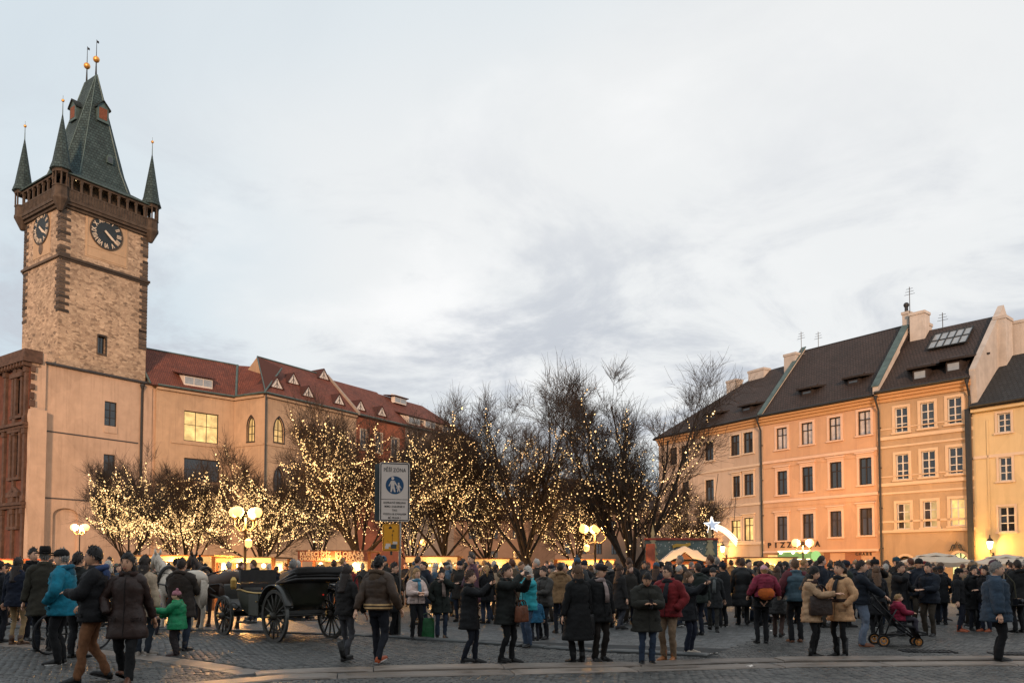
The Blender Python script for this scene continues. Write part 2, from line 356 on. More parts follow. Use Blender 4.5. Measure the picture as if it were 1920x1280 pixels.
f2 = sett_field(-.12, SX, SY, lambda X, Y: (Y >= kerbA_y(X)) & (Y < back_y(X)) & kerb_clear(X, Y), 2)
SV = []; 
proto = []
for k in range(4):
    m = MB(); a, c, e = SX * .46, SY * .45, .016; q = rnd.uniform(-.003, .003)
    m.loft([[(-a, -c, -.03), (a, -c, -.03), (a, c, -.03), (-a, c, -.03)], [(-a, -c, .001), (a, -c, 0.002), (a, c, .001), (-a, c, .002)],
            [(-a + e, -c + e, .008 + q), (a - e, -c + e, .009), (a - e, c - e, .008 - q), (-a + e, c - e, .01)]], 0, False, True)
    proto.append(m.mesh('sett', SETT))
allx = np.concatenate([f1[0], f2[0]]); ally = np.concatenate([f1[1], f2[1]]); alla = np.concatenate([np.full(len(f1[0]), .45), np.full(len(f2[0]), -.12)])
inv = (np.abs(allx) < ally * .63) & (ally > 10.6)
idx = np.argsort(np.where(inv, ally, 999))[:290]; single = np.zeros(len(allx), bool); single[idx] = True
for i in idx:
    o = link('sett', proto[rnd.randrange(4)], pavement, (allx[i], ally[i], rnd.uniform(0, .006)), alla[i] + rnd.uniform(-.04, .04))
X, Y, A = allx[~single], ally[~single], alla[~single]; rs = np.random.RandomState(9); n = len(X)
A = A + rs.uniform(-.05, .05, n); a = SX * .46 * rs.uniform(.9, 1.04, n); c = SY * .45 * rs.uniform(.9, 1.04, n); e = .016
cx = np.array([-1, 1, 1, -1]); cy = np.array([-1, -1, 1, 1]); rings = []
for ins, z in ((0, -.03), (0, .001), (e, .009)):
    lx = cx[None] * (a - ins)[:, None]; ly = cy[None] * (c - ins)[:, None]
    zz_ = np.full((n, 4), z) + (rs.uniform(-.004, .004, (n, 4)) + rs.uniform(0, .007, (n, 1)) if z > 0 else 0)
    rings.append(np.stack([X[:, None] + lx * np.cos(A)[:, None] - ly * np.sin(A)[:, None], Y[:, None] + lx * np.sin(A)[:, None] + ly * np.cos(A)[:, None], zz_], -1))
V = np.stack(rings, 1).reshape(-1, 3); q = []
for r in range(2):
    for k in range(4): q.append((r * 4 + k, r * 4 + (k + 1) % 4, r * 4 + 4 + (k + 1) % 4, r * 4 + 4 + k))
q.append((8, 9, 10, 11)); Fq = (np.array(q)[None] + (np.arange(n) * 12)[:, None, None]).reshape(-1, 4)
o = link('sett_paving', np_mesh('sett_paving', V, Fq, SETT), pavement); o['kind'] = 'stuff'
# drain grates in the setts
IRON = mat('cast_iron', (.03, .032, .035), .5, .3, 8, metal=.6)
for px0, px1, py, lab in ((1690, 1790, 1221, 'cast iron drain grate let into the cobbles beside the pushchair'), (1858, 1960, 1226, 'cast iron drain grate in the cobbles by the man in the blue-grey jacket')):
    p, q2 = gnd(px0, py), gnd(px1, py + 2); t = thing('drain_grate', lab, 'drain grate', (p + q2) / 2, math.atan2(q2.y - p.y, q2.x - p.x), 'drain grates'); L_ = (q2 - p).length
    m = MB()
    for y0, y1 in ((-.2, -.17), (.17, .2)): m.box(-L_ / 2, L_ / 2, y0, y1, -.01, .03)
    for x0 in (-L_ / 2, L_ / 2 - .03): m.box(x0, x0 + .03, -.168, .168, -.01, .03)
    m.build('frame', IRON, t)
    k = -L_ / 2 + .06; m = MB()
    m.box(-.018, .018, -.169, .169, 0, .026); bar = m.mesh('bar', IRON)
    while k < L_ / 2 - .05: link('bar', bar, t, (k, 0, 0)); k += .072
# ================================================================== TOWN HALL AND TOWER
def rubble_mat():
    m = bpy.data.materials.new('rubble_stone'); m.use_nodes = True; t = m.node_tree; N = t.nodes; L = t.links; p = N['Principled BSDF']
    c = N.new('ShaderNodeTexCoord'); mp = N.new('ShaderNodeMapping'); mp.inputs['Scale'].default_value = (1, 1, 1.9); L.new(c.outputs['Object'], mp.inputs[0])
    wv = N.new('ShaderNodeTexNoise'); wv.inputs['Scale'].default_value = 1.2; L.new(mp.outputs[0], wv.inputs['Vector'])
    mw = N.new('ShaderNodeMix'); mw.data_type = 'VECTOR'; mw.inputs[0].default_value = .12; L.new(mp.outputs[0], mw.inputs[4]); L.new(wv.outputs['Color'], mw.inputs[5])
    v = N.new('ShaderNodeTexVoronoi'); v.inputs['Scale'].default_value = 2.3; L.new(mw.outputs[1], v.inputs['Vector'])
    e = N.new('ShaderNodeTexVoronoi'); e.feature = 'DISTANCE_TO_EDGE'; e.inputs['Scale'].default_value = 2.3; L.new(mw.outputs[1], e.inputs['Vector'])
    sp = N.new('ShaderNodeSeparateColor'); L.new(v.outputs['Color'], sp.inputs[0])
    r = N.new('ShaderNodeValToRGB'); L.new(sp.outputs[0], r.inputs[0]); el = r.color_ramp.elements
    el[0].position = 0; el[0].color = (.2, .145, .10, 1); el[1].position = 1; el[1].color = (.52, .39, .27, 1)
    for pos, cc in ((.1, (.30, .21, .14, 1)), (.35, (.40, .29, .20, 1)), (.7, (.45, .33, .225, 1))):
        q = el.new(pos); q.color = cc
    nz = N.new('ShaderNodeTexNoise'); nz.inputs['Scale'].default_value = .35; nz.inputs['Detail'].default_value = 9; nz.inputs['Roughness'].default_value = .7; L.new(c.outputs['Object'], nz.inputs['Vector'])
    mr = N.new('ShaderNodeMapRange'); mr.inputs['From Min'].default_value = .35; mr.inputs['From Max'].default_value = .65; mr.inputs['To Min'].default_value = .72; mr.inputs['To Max'].default_value = 1.12; L.new(nz.outputs[0], mr.inputs['Value'])
    x = N.new('ShaderNodeMix'); x.data_type = 'RGBA'; x.blend_type = 'MULTIPLY'; x.inputs[0].default_value = 1; L.new(r.outputs[0], x.inputs[6]); L.new(mr.outputs[0], x.inputs[7])
    pit = N.new('ShaderNodeTexNoise'); pit.inputs['Scale'].default_value = 2.6; pit.inputs['Detail'].default_value = 4; L.new(mp.outputs[0], pit.inputs['Vector'])
    pr = N.new('ShaderNodeMapRange'); pr.inputs['From Min'].default_value = .62; pr.inputs['From Max'].default_value = .70; L.new(pit.outputs[0], pr.inputs['Value'])
    jr = N.new('ShaderNodeMapRange'); jr.inputs['From Max'].default_value = .05; jr.inputs['To Min'].default_value = .75; L.new(e.outputs['Distance'], jr.inputs['Value'])
    y = N.new('ShaderNodeMix'); y.data_type = 'RGBA'; L.new(pr.outputs[0], y.inputs[0]); L.new(x.outputs[2], y.inputs[6]); y.inputs[7].default_value = (.1, .065, .045, 1)
    z = N.new('ShaderNodeMix'); z.data_type = 'RGBA'; z.blend_type = 'MULTIPLY'; z.inputs[0].default_value = 1; L.new(y.outputs[2], z.inputs[6]); L.new(jr.outputs[0], z.inputs[7])
    L.new(z.outputs[2], p.inputs['Base Color']); p.inputs['Roughness'].default_value = .9
    bp = N.new('ShaderNodeBump'); bp.inputs['Strength'].default_value = .7; bp.inputs['Distance'].default_value = .06; L.new(jr.outputs[0], bp.inputs['Height'])
    bp2 = N.new('ShaderNodeBump'); bp2.inputs['Strength'].default_value = .6; bp2.inputs['Distance'].default_value = .08; L.new(pit.outputs[0], bp2.inputs['Height']); bp2.invert = True; L.new(bp.outputs[0], bp2.inputs['Normal']); L.new(bp2.outputs[0], p.inputs['Normal'])
    return m
def tile_mat(name, c0, c1, su=3.6, sv=3.2):
    m = bpy.data.materials.new(name); m.use_nodes = True; t = m.node_tree; N = t.nodes; L = t.links; p = N['Principled BSDF']
    c = N.new('ShaderNodeTexCoord'); mp = N.new('ShaderNodeMapping'); L.new(c.outputs['UV'], mp.inputs[0]); mp.inputs['Scale'].default_value = (1, 1, 1)
    br = N.new('ShaderNodeTexBrick'); L.new(mp.outputs[0], br.inputs['Vector']); br.inputs['Scale'].default_value = 1; br.inputs['Brick Width'].default_value = 1 / su; br.inputs['Row Height'].default_value = 1 / sv
    br.inputs['Mortar Size'].default_value = .035; br.inputs['Mortar Smooth'].default_value = .4; br.inputs['Color1'].default_value = (*c0, 1); br.inputs['Color2'].default_value = (*c1, 1); br.inputs['Mortar'].default_value = (*[q * .35 for q in c0], 1); br.inputs['Bias'].default_value = -.2
    nz = N.new('ShaderNodeTexNoise'); nz.inputs['Scale'].default_value = .5; nz.inputs['Detail'].default_value = 8; nz.inputs['Roughness'].default_value = .7; L.new(c.outputs['UV'], nz.inputs['Vector'])
    mr = N.new('ShaderNodeMapRange'); mr.inputs['From Min'].default_value = .3; mr.inputs['From Max'].default_value = .7; mr.inputs['To Min'].default_value = .6; mr.inputs['To Max'].default_value = 1.25; L.new(nz.outputs[0], mr.inputs['Value'])
    x = N.new('ShaderNodeMix'); x.data_type = 'RGBA'; x.blend_type = 'MULTIPLY'; x.inputs[0].default_value = 1; L.new(br.outputs[0], x.inputs[6]); L.new(mr.outputs[0], x.inputs[7]); L.new(x.outputs[2], p.inputs['Base Color'])
    p.inputs['Roughness'].default_value = .85
    sp = N.new('ShaderNodeSeparateXYZ'); L.new(c.outputs['UV'], sp.inputs[0])
    w1 = N.new('ShaderNodeMath'); w1.operation = 'MULTIPLY'; w1.inputs[1].default_value = sv; L.new(sp.outputs['Y'], w1.inputs[0]); w2 = N.new('ShaderNodeMath'); w2.operation = 'FRACT'; L.new(w1.outputs[0], w2.inputs[0])
    bp = N.new('ShaderNodeBump'); bp.inputs['Strength'].default_value = .8; bp.inputs['Distance'].default_value = .05; bp.invert = True; L.new(w2.outputs[0], bp.inputs['Height'])
    b2 = N.new('ShaderNodeBump'); b2.inputs['Strength'].default_value = .8; b2.inputs['Distance'].default_value = .04; L.new(br.outputs['Fac'], b2.inputs['Height']); b2.invert = True; L.new(bp.outputs[0], b2.inputs['Normal']); L.new(b2.outputs[0], p.inputs['Normal'])
    return m
def roof_quads(name, quads, material, parent, thick=.18):
    """each quad/tri: points in parent space, eave edge first (p0 -> p1); metric uv; given a thickness"""
    m = MB(); uvs = []
    for q in quads:
        P = [Vector(p) for p in q]; u = (P[1] - P[0]).normalized(); n = u.cross(P[2] - P[0]).normalized(); v = n.cross(u)
        m.poly(P); uvs.append([((p - P[0]).dot(u) + P[0].x, (p - P[0]).dot(v)) for p in P])
        D = [p - n * thick for p in P]; m.poly(D[::-1]); uvs.append([(0, 0)] * len(P))
        for k in range(len(P)):
            a, b_ = P[k], P[(k + 1) % len(P)]; m.poly([a, D[k], D[(k + 1) % len(P)], b_]); uvs.append([(0, 0), (0, .01), (.1, .01), (.1, 0)])
    me = m.mesh(name, material); ul = me.uv_layers.new(name='UVMap'); flat = [c for f in uvs for p in f for c in p]; ul.data.foreach_set('uv', flat)
    return link(name, me, parent)
RUB = rubble_mat()
QUOIN = stone_rand('quoin_stone', (.085, .066, .052), .9, .6)
GALL = mat('gallery_sandstone', (.068, .050, .037), .9, .4, 1.5, bump=.6, bscale=9)
PLAS = mat('town_hall_plaster', (.49, .345, .245), .9, .09, .8, bump=.25, bscale=6, stain=.65, stain_col=(.31, .21, .14))
PLAS2 = mat('clock_panel_plaster', (.45, .315, .20), .9, .08, 1.2, bump=.2, bscale=8, stain=.3)
SLATE = tile_mat('slate_roof', (.024, .048, .050), (.050, .084, .085), 2.4, 2.6)
COPPER = mat('copper_flashing', (.075, .115, .11), .55, .3, 2, metal=.2)
REDT = tile_mat('red_roof_tiles', (.16, .042, .024), (.24, .07, .038))
GOLD = mat('gilded_ball', (.75, .36, .09), .38, .2, 6, metal=.7)
DARKM = mat('dark_metal', (.035, .038, .04), .5, .2, 6, metal=.4)
DARKF = mat('dark_window_frame', (.03, .022, .018), .6, .2, 5)
GLASS = mat('window_glass', (.018, .022, .026), .06, .3, .7, spec=.9)
LITG = glow('lit_window', (1, .64, .22), 1.15, var=.4, scale=.9)
TDIAL = mat('clock_dial', (.018, .026, .032), .6, .2, 2)
TNUM = mat('clock_numerals', (.62, .52, .40), .6, .1, 3)
tf = Facade(112.8, 477, 276, 527.6, 40); TL, TS = tf.L, 9.5
tower = thing('clock_tower', 'tall stone clock tower with steep slate roof and four corner spires', 'tower', tf.o, tf.ang)
m = MB(); holes = [(4.85, 5.85, 28.9, 31.1)]
wall_holes(m, 0, TL, 20, 46.8, holes, .5)
m.poly([(0, TS, 20), (0, 0, 20), (0, 0, 46.8), (0, TS, 46.8)]); m.poly([(TL, 0, 20), (TL, TS, 20), (TL, TS, 46.8), (TL, 0, 46.8)]); m.poly([(TL, TS, 20), (0, TS, 20), (0, TS, 46.8), (TL, TS, 46.8)])
m.build('wall', RUB, tower)
m = MB(); m.box(4.85, 5.85, .4, .48, 28.9, 31.1); wi = m.build('window', GLASS, tower); m = MB(); m.box(5.3, 5.38, .36, .4, 28.9, 31.1); m.box(4.7, 4.85, -.05, .3, 28.7, 31.3); m.box(5.85, 6.0, -.05, .3, 28.7, 31.3); m.box(4.85, 5.85, -.05, .3, 31.1, 31.35); m.box(4.85, 5.85, -.08, .3, 28.68, 28.9); m.build('frame', QUOIN, wi)
m = MB()
for y0, y1, x0, x1 in ((-.28, 0, -.28, TL + .28), (TS, TS + .28, -.28, TL + .28)):
    m.box(x0, x1, y0, y1, 39.75, 40.05); m.box(x0 + .12, x1 - .12, y0 * .5 if y0 < 0 else y0, y1 if y1 <= 0 else TS + .14, 39.5, 39.748)
for x0, x1 in ((-.28, 0), (TL, TL + .28)): m.box(x0, x1, .001, TS - .001, 39.75, 40.05)
m.build('cornice', QUOIN, tower)
# quoins: alternate long and short blocks on three visible corners
qm = []
for l_, s_ in ((1.15, .7), (.6, 1.05)):
    for rep in range(2):
        m = MB(); j = lambda: rnd.uniform(-.04, .04)
        m.loft([[(-.06, -.06, z), (l_ + j(), -.06, z), (l_ + j(), .3, z), (.3, .3, z), (.3, s_ + j(), z), (-.06, s_, z)] for z in (.03, .40)]); qm.append(m.mesh('quoin', QUOIN))
z = 33.0; k = 0
while z < 46.3:
    if not 39.3 < z < 40.0:
        for cx_, cy_, rot, zmin in ((0, 0, 0, 31.4), (TL, 0, R(90), 30.5), (0, TS, R(-90), 31.5)):
            if rnd.random() < .93: link('quoin', qm[(k + (rot > 0)) % 2 * 2 + rnd.randrange(2)], tower, (cx_, cy_, z), rot)
    z += .44; k += 1
z = 30.6
while z < 33: link('quoin', qm[2 + rnd.randrange(2)], tower, (TL, 0, z), R(90)); z += .44
# gallery
m = MB()
OV = .72
def ringbox(m, o0, o1, z0, z1):          # rectangular ring, outer offset o0, inner o1 (positive = outward)
    for a in ((-o0, TL + o0, -o0, -o1), (-o0, TL + o0, TS + o1, TS + o0), (-o0, -o1, -o1 + .001, TS + o1 - .001), (TL + o1, TL + o0, -o1 + .001, TS + o1 - .001)): m.box(*a, z0, z1)
ringbox(m, .3, -.1, 46.0, 46.35); ringbox(m, .6, -.1, 46.352, 46.7); ringbox(m, OV, -.1, 46.702, 47.1); m.box(.1, TL - .1, .1, TS - .1, 46.7, 46.95)
m.build('corbel_course', GALL, tower)
m = MB(); ringbox(m, OV - .05, OV - .25, 47.102, 48.15); ringbox(m, OV, OV - .3, 48.152, 48.32)
k = -.5
while k < TL + .5: m.box(k, k + .14, -OV - .002, -OV + .05, 47.12, 48.14); k += .36
k = -.5
while k < TS + .5: m.box(-OV - .002, -OV + .05, k, k + .14, 47.12, 48.14); k += .36
m.build('parapet', GALL, tower)
m = MB(); m.box(-.02, .02, 0, .04, 0, 0.04); m = MB(); m.box(-.11, .11, -.11, .11, 48.322, 49.75); m.box(-.17, .17, -.13, .13, 49.4, 49.74); post = m.mesh('post', GALL)
npx = 9
for k in range(npx):
    for yy in (-OV + .14, TS + OV - .14): link('post', post, tower, (.9 + k * (TL - 1.8) / (npx - 1), yy, 0))
for k in range(7):
    for xx in (-OV + .14, TL + OV - .14): link('post', post, tower, (xx, .9 + k * (TS - 1.8) / 6, 0))
m = MB(); ringbox(m, OV, OV - .35, 49.76, 50.15); m.build('eaves_beam', GALL, tower)
m = MB(); m.box(.7, TL - .7, .7, TS - .7, 46.9, 51.0); m.build('lantern_core', GALL, tower)
# roof
def octo(x0, x1, y0, y1, c, z): return [(x0 + c, y0, z), (x1 - c, y0, z), (x1, y0 + c, z), (x1, y1 - c, z), (x1 - c, y1, z), (x0 + c, y1, z), (x0, y1 - c, z), (x0, y0 + c, z)]
m = MB(); cxT, cyT = TL / 2, TS / 2
R0 = octo(-OV - .2, TL + OV + .2, -OV - .2, TS + OV + .2, .3, 50.1); R1 = octo(1.0, TL - 1.0, .8, TS - .8, 1.5, 51.3); R2 = octo(1.9, TL - 1.9, 1.55, TS - 1.55, 1.35, 54.2); R3 = octo(cxT - .14, cxT + .14, cyT - 1.45, cyT + 1.45, .06, 66.6)
quads = []
for a, b_ in ((R0, R1), (R1, R2), (R2, R3)):
    for k in range(8): quads.append([a[k], a[(k + 1) % 8], b_[(k + 1) % 8], b_[k]])
roof = roof_quads('roof', quads, SLATE, tower, .05)
m = MB(); m.tube([R0[k] for k in range(8)] + [R0[0]], .09, 5); m.tube([R1[k] for k in range(8)] + [R1[0]], .06, 4)
for k in range(8): m.tube([R1[k], R2[k], R3[k]], .07, 4)
m.tube([(cxT, cyT - 1.5, 66.65), (cxT, cyT + 1.5, 66.65)], .14, 6); m.build('flashing', COPPER, roof)
def front_y(z): 
    if z < 54.2: return .8 + (z - 51.3) / 2.9 * .75
    return 1.55 + (z - 54.2) / 12.4 * (cyT - 1.45 - 1.55)
def left_x(z):
    if z < 54.2: return 1.0 + (z - 51.3) / 2.9 * .9
    return 1.9 + (z - 54.2) / 12.4 * (cxT - .14 - 1.9)
def dormer(x, z, wd, h, dep, facing, kind):
    d = MB(); hw = wd / 2; yb = dep
    if kind == 'gable':
        d.prism([(-hw, 0), (hw, 0), (hw, h * .72), (0, h), (-hw, h * .72)], 0, yb); d.box(-hw - .06, hw + .06, -.06, 0.1, -.12, 0)
    else:
        d.prism([(-hw, 0), (hw, 0), (hw, h * .6), (hw * .6, h * .9), (0, h), (-hw * .6, h * .9), (-hw, h * .6)], 0, yb)
    o = d.build('dormer', COPPER, roof); 
    if facing == 'f': o.location = (x, front_y(z) - .25, z)
    else: o.location = (left_x(z) - .25, x, z); o.rotation_euler = (0, 0, R(-90))
    return o
DWOOD = mat('dormer_boards', (.16, .055, .028), .8, .3, 3)
for spec in ((cxT + .35, 60.2, 1.5, 2.6, 1.5, 'f', 'gable'), (cyT, 60.0, 1.5, 2.6, 1.6, 'l', 'gable'), (cxT + 1.0, 54.6, .8, 1.2, 1.0, 'f', 'round'), (cyT + 1, 54.6, .8, 1.2, 1.0, 'l', 'round')):
    o = dormer(*spec); hw, h = spec[2] / 2, spec[3]; d = MB(); y = -.03
    d.box(-hw * .7, hw * .7, -.025, .0, h * .1, h * .68); sh = link('dormer_boards', d.mesh('dormer_boards', DWOOD if spec[6] == 'gable' else GLASS), tower); sh.location = o.location; sh.rotation_euler = o.rotation_euler
    if spec[6] == 'gable':
        d = MB(); d.loft([[(-hw - .2, yy, h * .62), (0, yy, h + .12), (hw + .2, yy, h * .62), (hw + .2, yy, h * .7), (0, yy, h + .22), (-hw - .2, yy, h * .7)] for yy in (-.2, spec[4])]); r_ = link('dormer_roof', d.mesh('dormer_roof', SLATE), tower); r_.location = o.location; r_.rotation_euler = o.rotation_euler
for yy in (cyT - 1.2, cyT + 1.2):
    m = MB(); m.tube([(cxT, yy, 66.5), (cxT, yy, 68.6)], [.14, .07], 6, 0); m.ball((cxT, yy, 68.9), .42, 12, 1); m.tube([(cxT, yy, 69.2), (cxT, yy, 71.6)], [.05, .03], 5, 0); m.box(cxT - .02, cxT + .3, yy - .02, yy + .02, 71.2, 71.5, 0); m.build('finial', [DARKM, GOLD], tower, smooth=True)
for cx_, cy_ in ((-.22, -.22), (TL + .22, -.22), (-.22, TS + .22), (TL + .22, TS + .22)):
    m = MB(); c8 = lambda r, z: [(r * math.cos(R(22.5 + 45 * k)), r * math.sin(R(22.5 + 45 * k)), z) for k in range(8)]
    m.loft([c8(.25, 45.3), c8(.7, 46.2), c8(.98, 46.75), c8(.98, 47.1)]); m.loft([c8(.9, 47.102), c8(.9, 48.2), c8(.98, 48.202), c8(.98, 48.34)])
    for k in range(8): m.tube([(.85 * math.cos(R(22.5 + 45 * k)), .85 * math.sin(R(22.5 + 45 * k)), 48.3), (.85 * math.cos(R(22.5 + 45 * k)), .85 * math.sin(R(22.5 + 45 * k)), 50.1)], .1, 5)
    m.loft([c8(.98, 49.9), c8(1.0, 50.3)]); t = m.build('corner_turret', GALL, tower, loc=(cx_, cy_, 0))
    A = c8(1.3, 50.3); B = c8(1.0, 51.3); C_ = c8(.05, 57.4); roof_quads('spire', [[a_[k], a_[(k + 1) % 8], b2[(k + 1) % 8], b2[k]] for a_, b2 in ((A, B), (B, C_)) for k in range(8)], SLATE, t, .02)
    m = MB(); m.loft([c8(1.22, 50.27), c8(1.2, 50.36)], 0); m.tube([(0, 0, 57.3), (0, 0, 59.0)], [.06, .035], 5, 0); m.ball((0, 0, 59.15), .19, 10, 1); m.tube([(0, 0, 59.3), (0, 0, 59.8)], .02, 4, 0); m.build('finial', [COPPER, GOLD], t)
for px_, py_ in ((141, 338), (184, 354), (225, 369)):
    u, z = tf.uv(px_, py_); m = MB(); m.ball((u, -OV + .45, z), .13, 8); m.build('gallery_lamp', glow('gallery_lamp_glow', (1, .72, .35), 6), tower)
# clocks
NUMS = ['XII', 'I', 'II', 'III', 'IIII', 'V', 'VI', 'VII', 'VIII', 'IX', 'X', 'XI']
nmesh = []
for s_ in NUMS:
    o = text_mesh('numeral', s_, .82, .02, TNUM, bold=.02, sx=.75); nmesh.append(o.data); bpy.data.objects.remove(o)
def clock(loc, rot, rad):
    m = MB(); n = 40
    ring = lambda r, y: [(r * math.cos(2 * math.pi * k / n), y, r * math.sin(2 * math.pi * k / n)) for k in range(n)]
    m.loft([ring(rad, 0), ring(rad, -.1), ring(rad - .12, -.12), ring(rad - .13, -.08)], 1, False, False); m.poly(ring(rad - .1, -.075), 0); d = m.build('clock', [TDIAL, GALL], tower, loc=loc, rotz=rot)
    for k, me in enumerate(nmesh):
        a = R(90 - 30 * k); o = link('numeral', me, d, ((rad - .55) * math.cos(a), -.1, (rad - .55) * math.sin(a))); o.rotation_euler = (0, R(30 * k), 0); o.scale = (rad / 2.2,) * 3
    for ang, ln, wd, yy in ((R(127), rad * .86, .085, -.16), (R(130), rad * .62, .12, -.2)):
        m = MB(); m.prism([(-wd, -.35), (wd, -.35), (wd * 1.3, ln * .7), (0, ln), (-wd * 1.3, ln * .7)], -.02, .02); o = m.build('clock_hand', TNUM, d, loc=(0, yy, 0)); o.rotation_euler = (0, ang, 0)
m = MB(); m.box(3.0, 8.5, -.05, .02, 40.8, 47.2 - .7); m.box(3.2, 8.3, -.09, -.052, 41.0, 41.12); m.box(3.2, 8.3, -.09, -.052, 42.2, 42.3); m.box(3.15, 3.27, -.09, -.052, 41.1, 46.3); m.box(8.23, 8.35, -.09, -.052, 41.1, 46.3); m.build('clock_panel', PLAS2, tower)
m = MB(); m.box(-.05, .02, 2.6, 7.0, 40.8, 46.5); m.build('clock_panel', PLAS2, tower)
clock((5.6, -.06, 44.55), 0, 2.15); clock((-.06, 4.8, 44.4), R(-90), 2.1)
m = MB(); m.ball((0, 0, 0), .55, 12, 0, (1, .3, 1.35)); m.build('niche', QUOIN, tower, loc=(-.05, 4.9, 40.9 + .9), rotz=R(-90))
# ---------------- the plain wall block under the tower
wf = Facade(85, 682, 265, 718, 26)
block = thing('town_hall_wall', 'plain peach plastered town hall block under the clock tower', 'building', wf.o, wf.ang)
WW = [wf.rect(196, 219, 753, 798.5), wf.rect(194, 216, 851.7, 897.6)]
m = MB(); niche = wf.rect(98, 146, 952, 1052); hs = [(a, b_, c, d) for a, b_, c, d in WW] + [niche]
wall_holes(m, 0, wf.L + 4.2, 0, 26, hs, .35); m.poly([(niche[0], .34, niche[2]), (niche[1], .34, niche[2]), (niche[1], .34, niche[3]), (niche[0], .34, niche[3])])
m.poly([(0, 3, 0), (0, 0, 0), (0, 0, 26), (0, 3, 26)]); m.poly([(0, 0, 26), (wf.L + 4.2, 0, 26), (wf.L + 4.2, 3, 26), (0, 3, 26)])
for px_ in (13.0, 15.4): m.box(px_ - .6, px_ + .6, -.12, 0, 0, 25.6)
aw = (niche[1] - niche[0]) / 2; ac = (niche[0] + niche[1]) / 2; at_ = niche[3]     # segmental arch spandrels
pts = [(ac + aw * math.cos(a), at_ - .9 + .9 * math.sin(a)) for a in [math.pi * k / 12 for k in range(13)]]
for k in range(12): m.prism([pts[k + 1], pts[k], (pts[k][0], at_), (pts[k + 1][0], at_)][::1], 0.0, .3)
m.build('wall', PLAS, block)
m = MB(); m.box(-.1, wf.L + 4.2, -.35, 3, 26.002, 26.25); m.box(0, wf.L, -.05, 0, 9.9, 10.05); m.box(0, wf.L - .3, -.05, 0, 17.9, 18.05); m.build('cornice', mat('lead_capping', (.04, .04, .042), .6, .2, 2), block)
def simple_window(parent, r, frame_mat, pane_mat, nx=2, nz=3, y=.2, fw=.09, lit=None):
    a, b_, c, d = r; m = MB(); fwid = fw
    m.box(a, a + fwid, y - .06, y + .06, c, d); m.box(b_ - fwid, b_, y - .06, y + .06, c, d); m.box(a + fwid, b_ - fwid, y - .06, y + .06, c, c + fwid); m.box(a + fwid, b_ - fwid, y - .06, y + .06, d - fwid, d)
    ix0, ix1, iz0, iz1 = a + fwid, b_ - fwid, c + fwid, d - fwid
    xs = [ix0 + (ix1 - ix0) * k / nx for k in range(nx + 1)]; zs = nz if isinstance(nz, list) else [k / nz for k in range(nz + 1)]; zs = [iz0 + (iz1 - iz0) * q for q in zs]
    for x in xs[1:-1]: m.box(x - .035, x + .035, y - .045, y + .045, iz0, iz1)
    for z in zs[1:-1]:
        for i in range(nx): m.box(xs[i] + (.035 if i else 0), xs[i + 1] - (.035 if i < nx - 1 else 0), y - .04, y + .04, z - .03, z + .03)
    o = m.build('window', frame_mat, parent)
    for i in range(nx):
        for j in range(len(zs) - 1):
            q = MB(); tl = rnd.uniform(-.012, .012); tz = rnd.uniform(-.012, .012)
            q.poly([(xs[i], y + .03 - tl, zs[j]), (xs[i + 1], y + .03 + tl, zs[j]), (xs[i + 1], y + .03 + tl + tz, zs[j + 1]), (xs[i], y + .03 - tl + tz, zs[j + 1])])
            pm = pane_mat if not callable(pane_mat) else pane_mat(i, j); q.build('pane', pm, o)
    return o
for r in WW:
    o = simple_window(block, r, DARKF, GLASS, 2, 3); m = MB(); m.box(r[0] - .05, r[1] + .05, -.08, 0, r[2] - .9, r[2] - .1); m.build('sill', PLAS, o)
m = MB(); u, _ = wf.uv(263.5, 800); m.tube([(u, -.18, 0), (u, -.18, 24.6), (u - .0, -.3, 25.9)], .13, 8); m.lathe([(.13, 0), (.3, .5), (.3, .7)], (u, -.25, 25.1), 8); m.build('drainpipe', DARKM, block)
# ---------------- ruined sandstone wing fragment at the left
RED = mat('red_sandstone', (.13, .048, .03), .9, .35, 1.2, bump=.7, bscale=5, stain=.7, stain_col=(.045, .025, .018))
RPIL = mat('weathered_sandstone', (.085, .05, .036), .9, .4, 1.6, bump=.7, bscale=6)
Nn = wf.o - wf.d * 1.75
rf = Facade(0, 700, 1, 700, 26); rf.set(Nn + wf.n * 13, Nn)
ruin = thing('sandstone_fragment', 'weathered red sandstone fragment of a ruined wing with tall framed windows', 'ruin', Nn, rf.ang)
def ruv(x, y): u, z = rf.uv(x, y); return u - rf.L, z
def rrect(x0, x1, y0, y1): a = rf.rect(x0, x1, y0, y1); return a[0] - rf.L, a[1] - rf.L, a[2], a[3]
wins = [rrect(29, 42, 712, 775), rrect(24, 38, 815, 890), rrect(22, 34, 935, 982)]
m = MB(); hs = [w_ for w_ in wins]; wall_holes(m, -13, 0, 0, 26.6, hs, .5); m.poly([(0, 0, 0), (0, 1.2, 0), (0, 1.2, 26.6), (0, 0, 26.6)]); m.poly([(-13, 0, 26.6), (0, 0, 26.6), (0, 1.75, 26.6), (-13, 1.75, 26.6)]); m.poly([(-13, 1.75, 0), (-13, 0, 0), (-13, 0, 26.6), (-13, 1.75, 26.6)])
m.build('wall', RED, ruin)
for w_ in wins:
    a, b_, c, d = w_; o = simple_window(ruin, w_, DARKF, GLASS, 2, 3, .35)
    m = MB(); m.box(a - .45, a, -.3, .1, c - .3, d + .2); m.box(b_, b_ + .45, -.3, .1, c - .3, d + .2); m.box(a - .7, b_ + .7, -.45, .1, d + .202, d + .75); m.box(a - .6, b_ + .6, -.4, .1, c - .65, c - .302); m.prism([(a - .7, d + .752), (b_ + .7, d + .752), ((a + b_) / 2, d + 1.5)], -.3, .1); m.build('surround', RPIL, o)
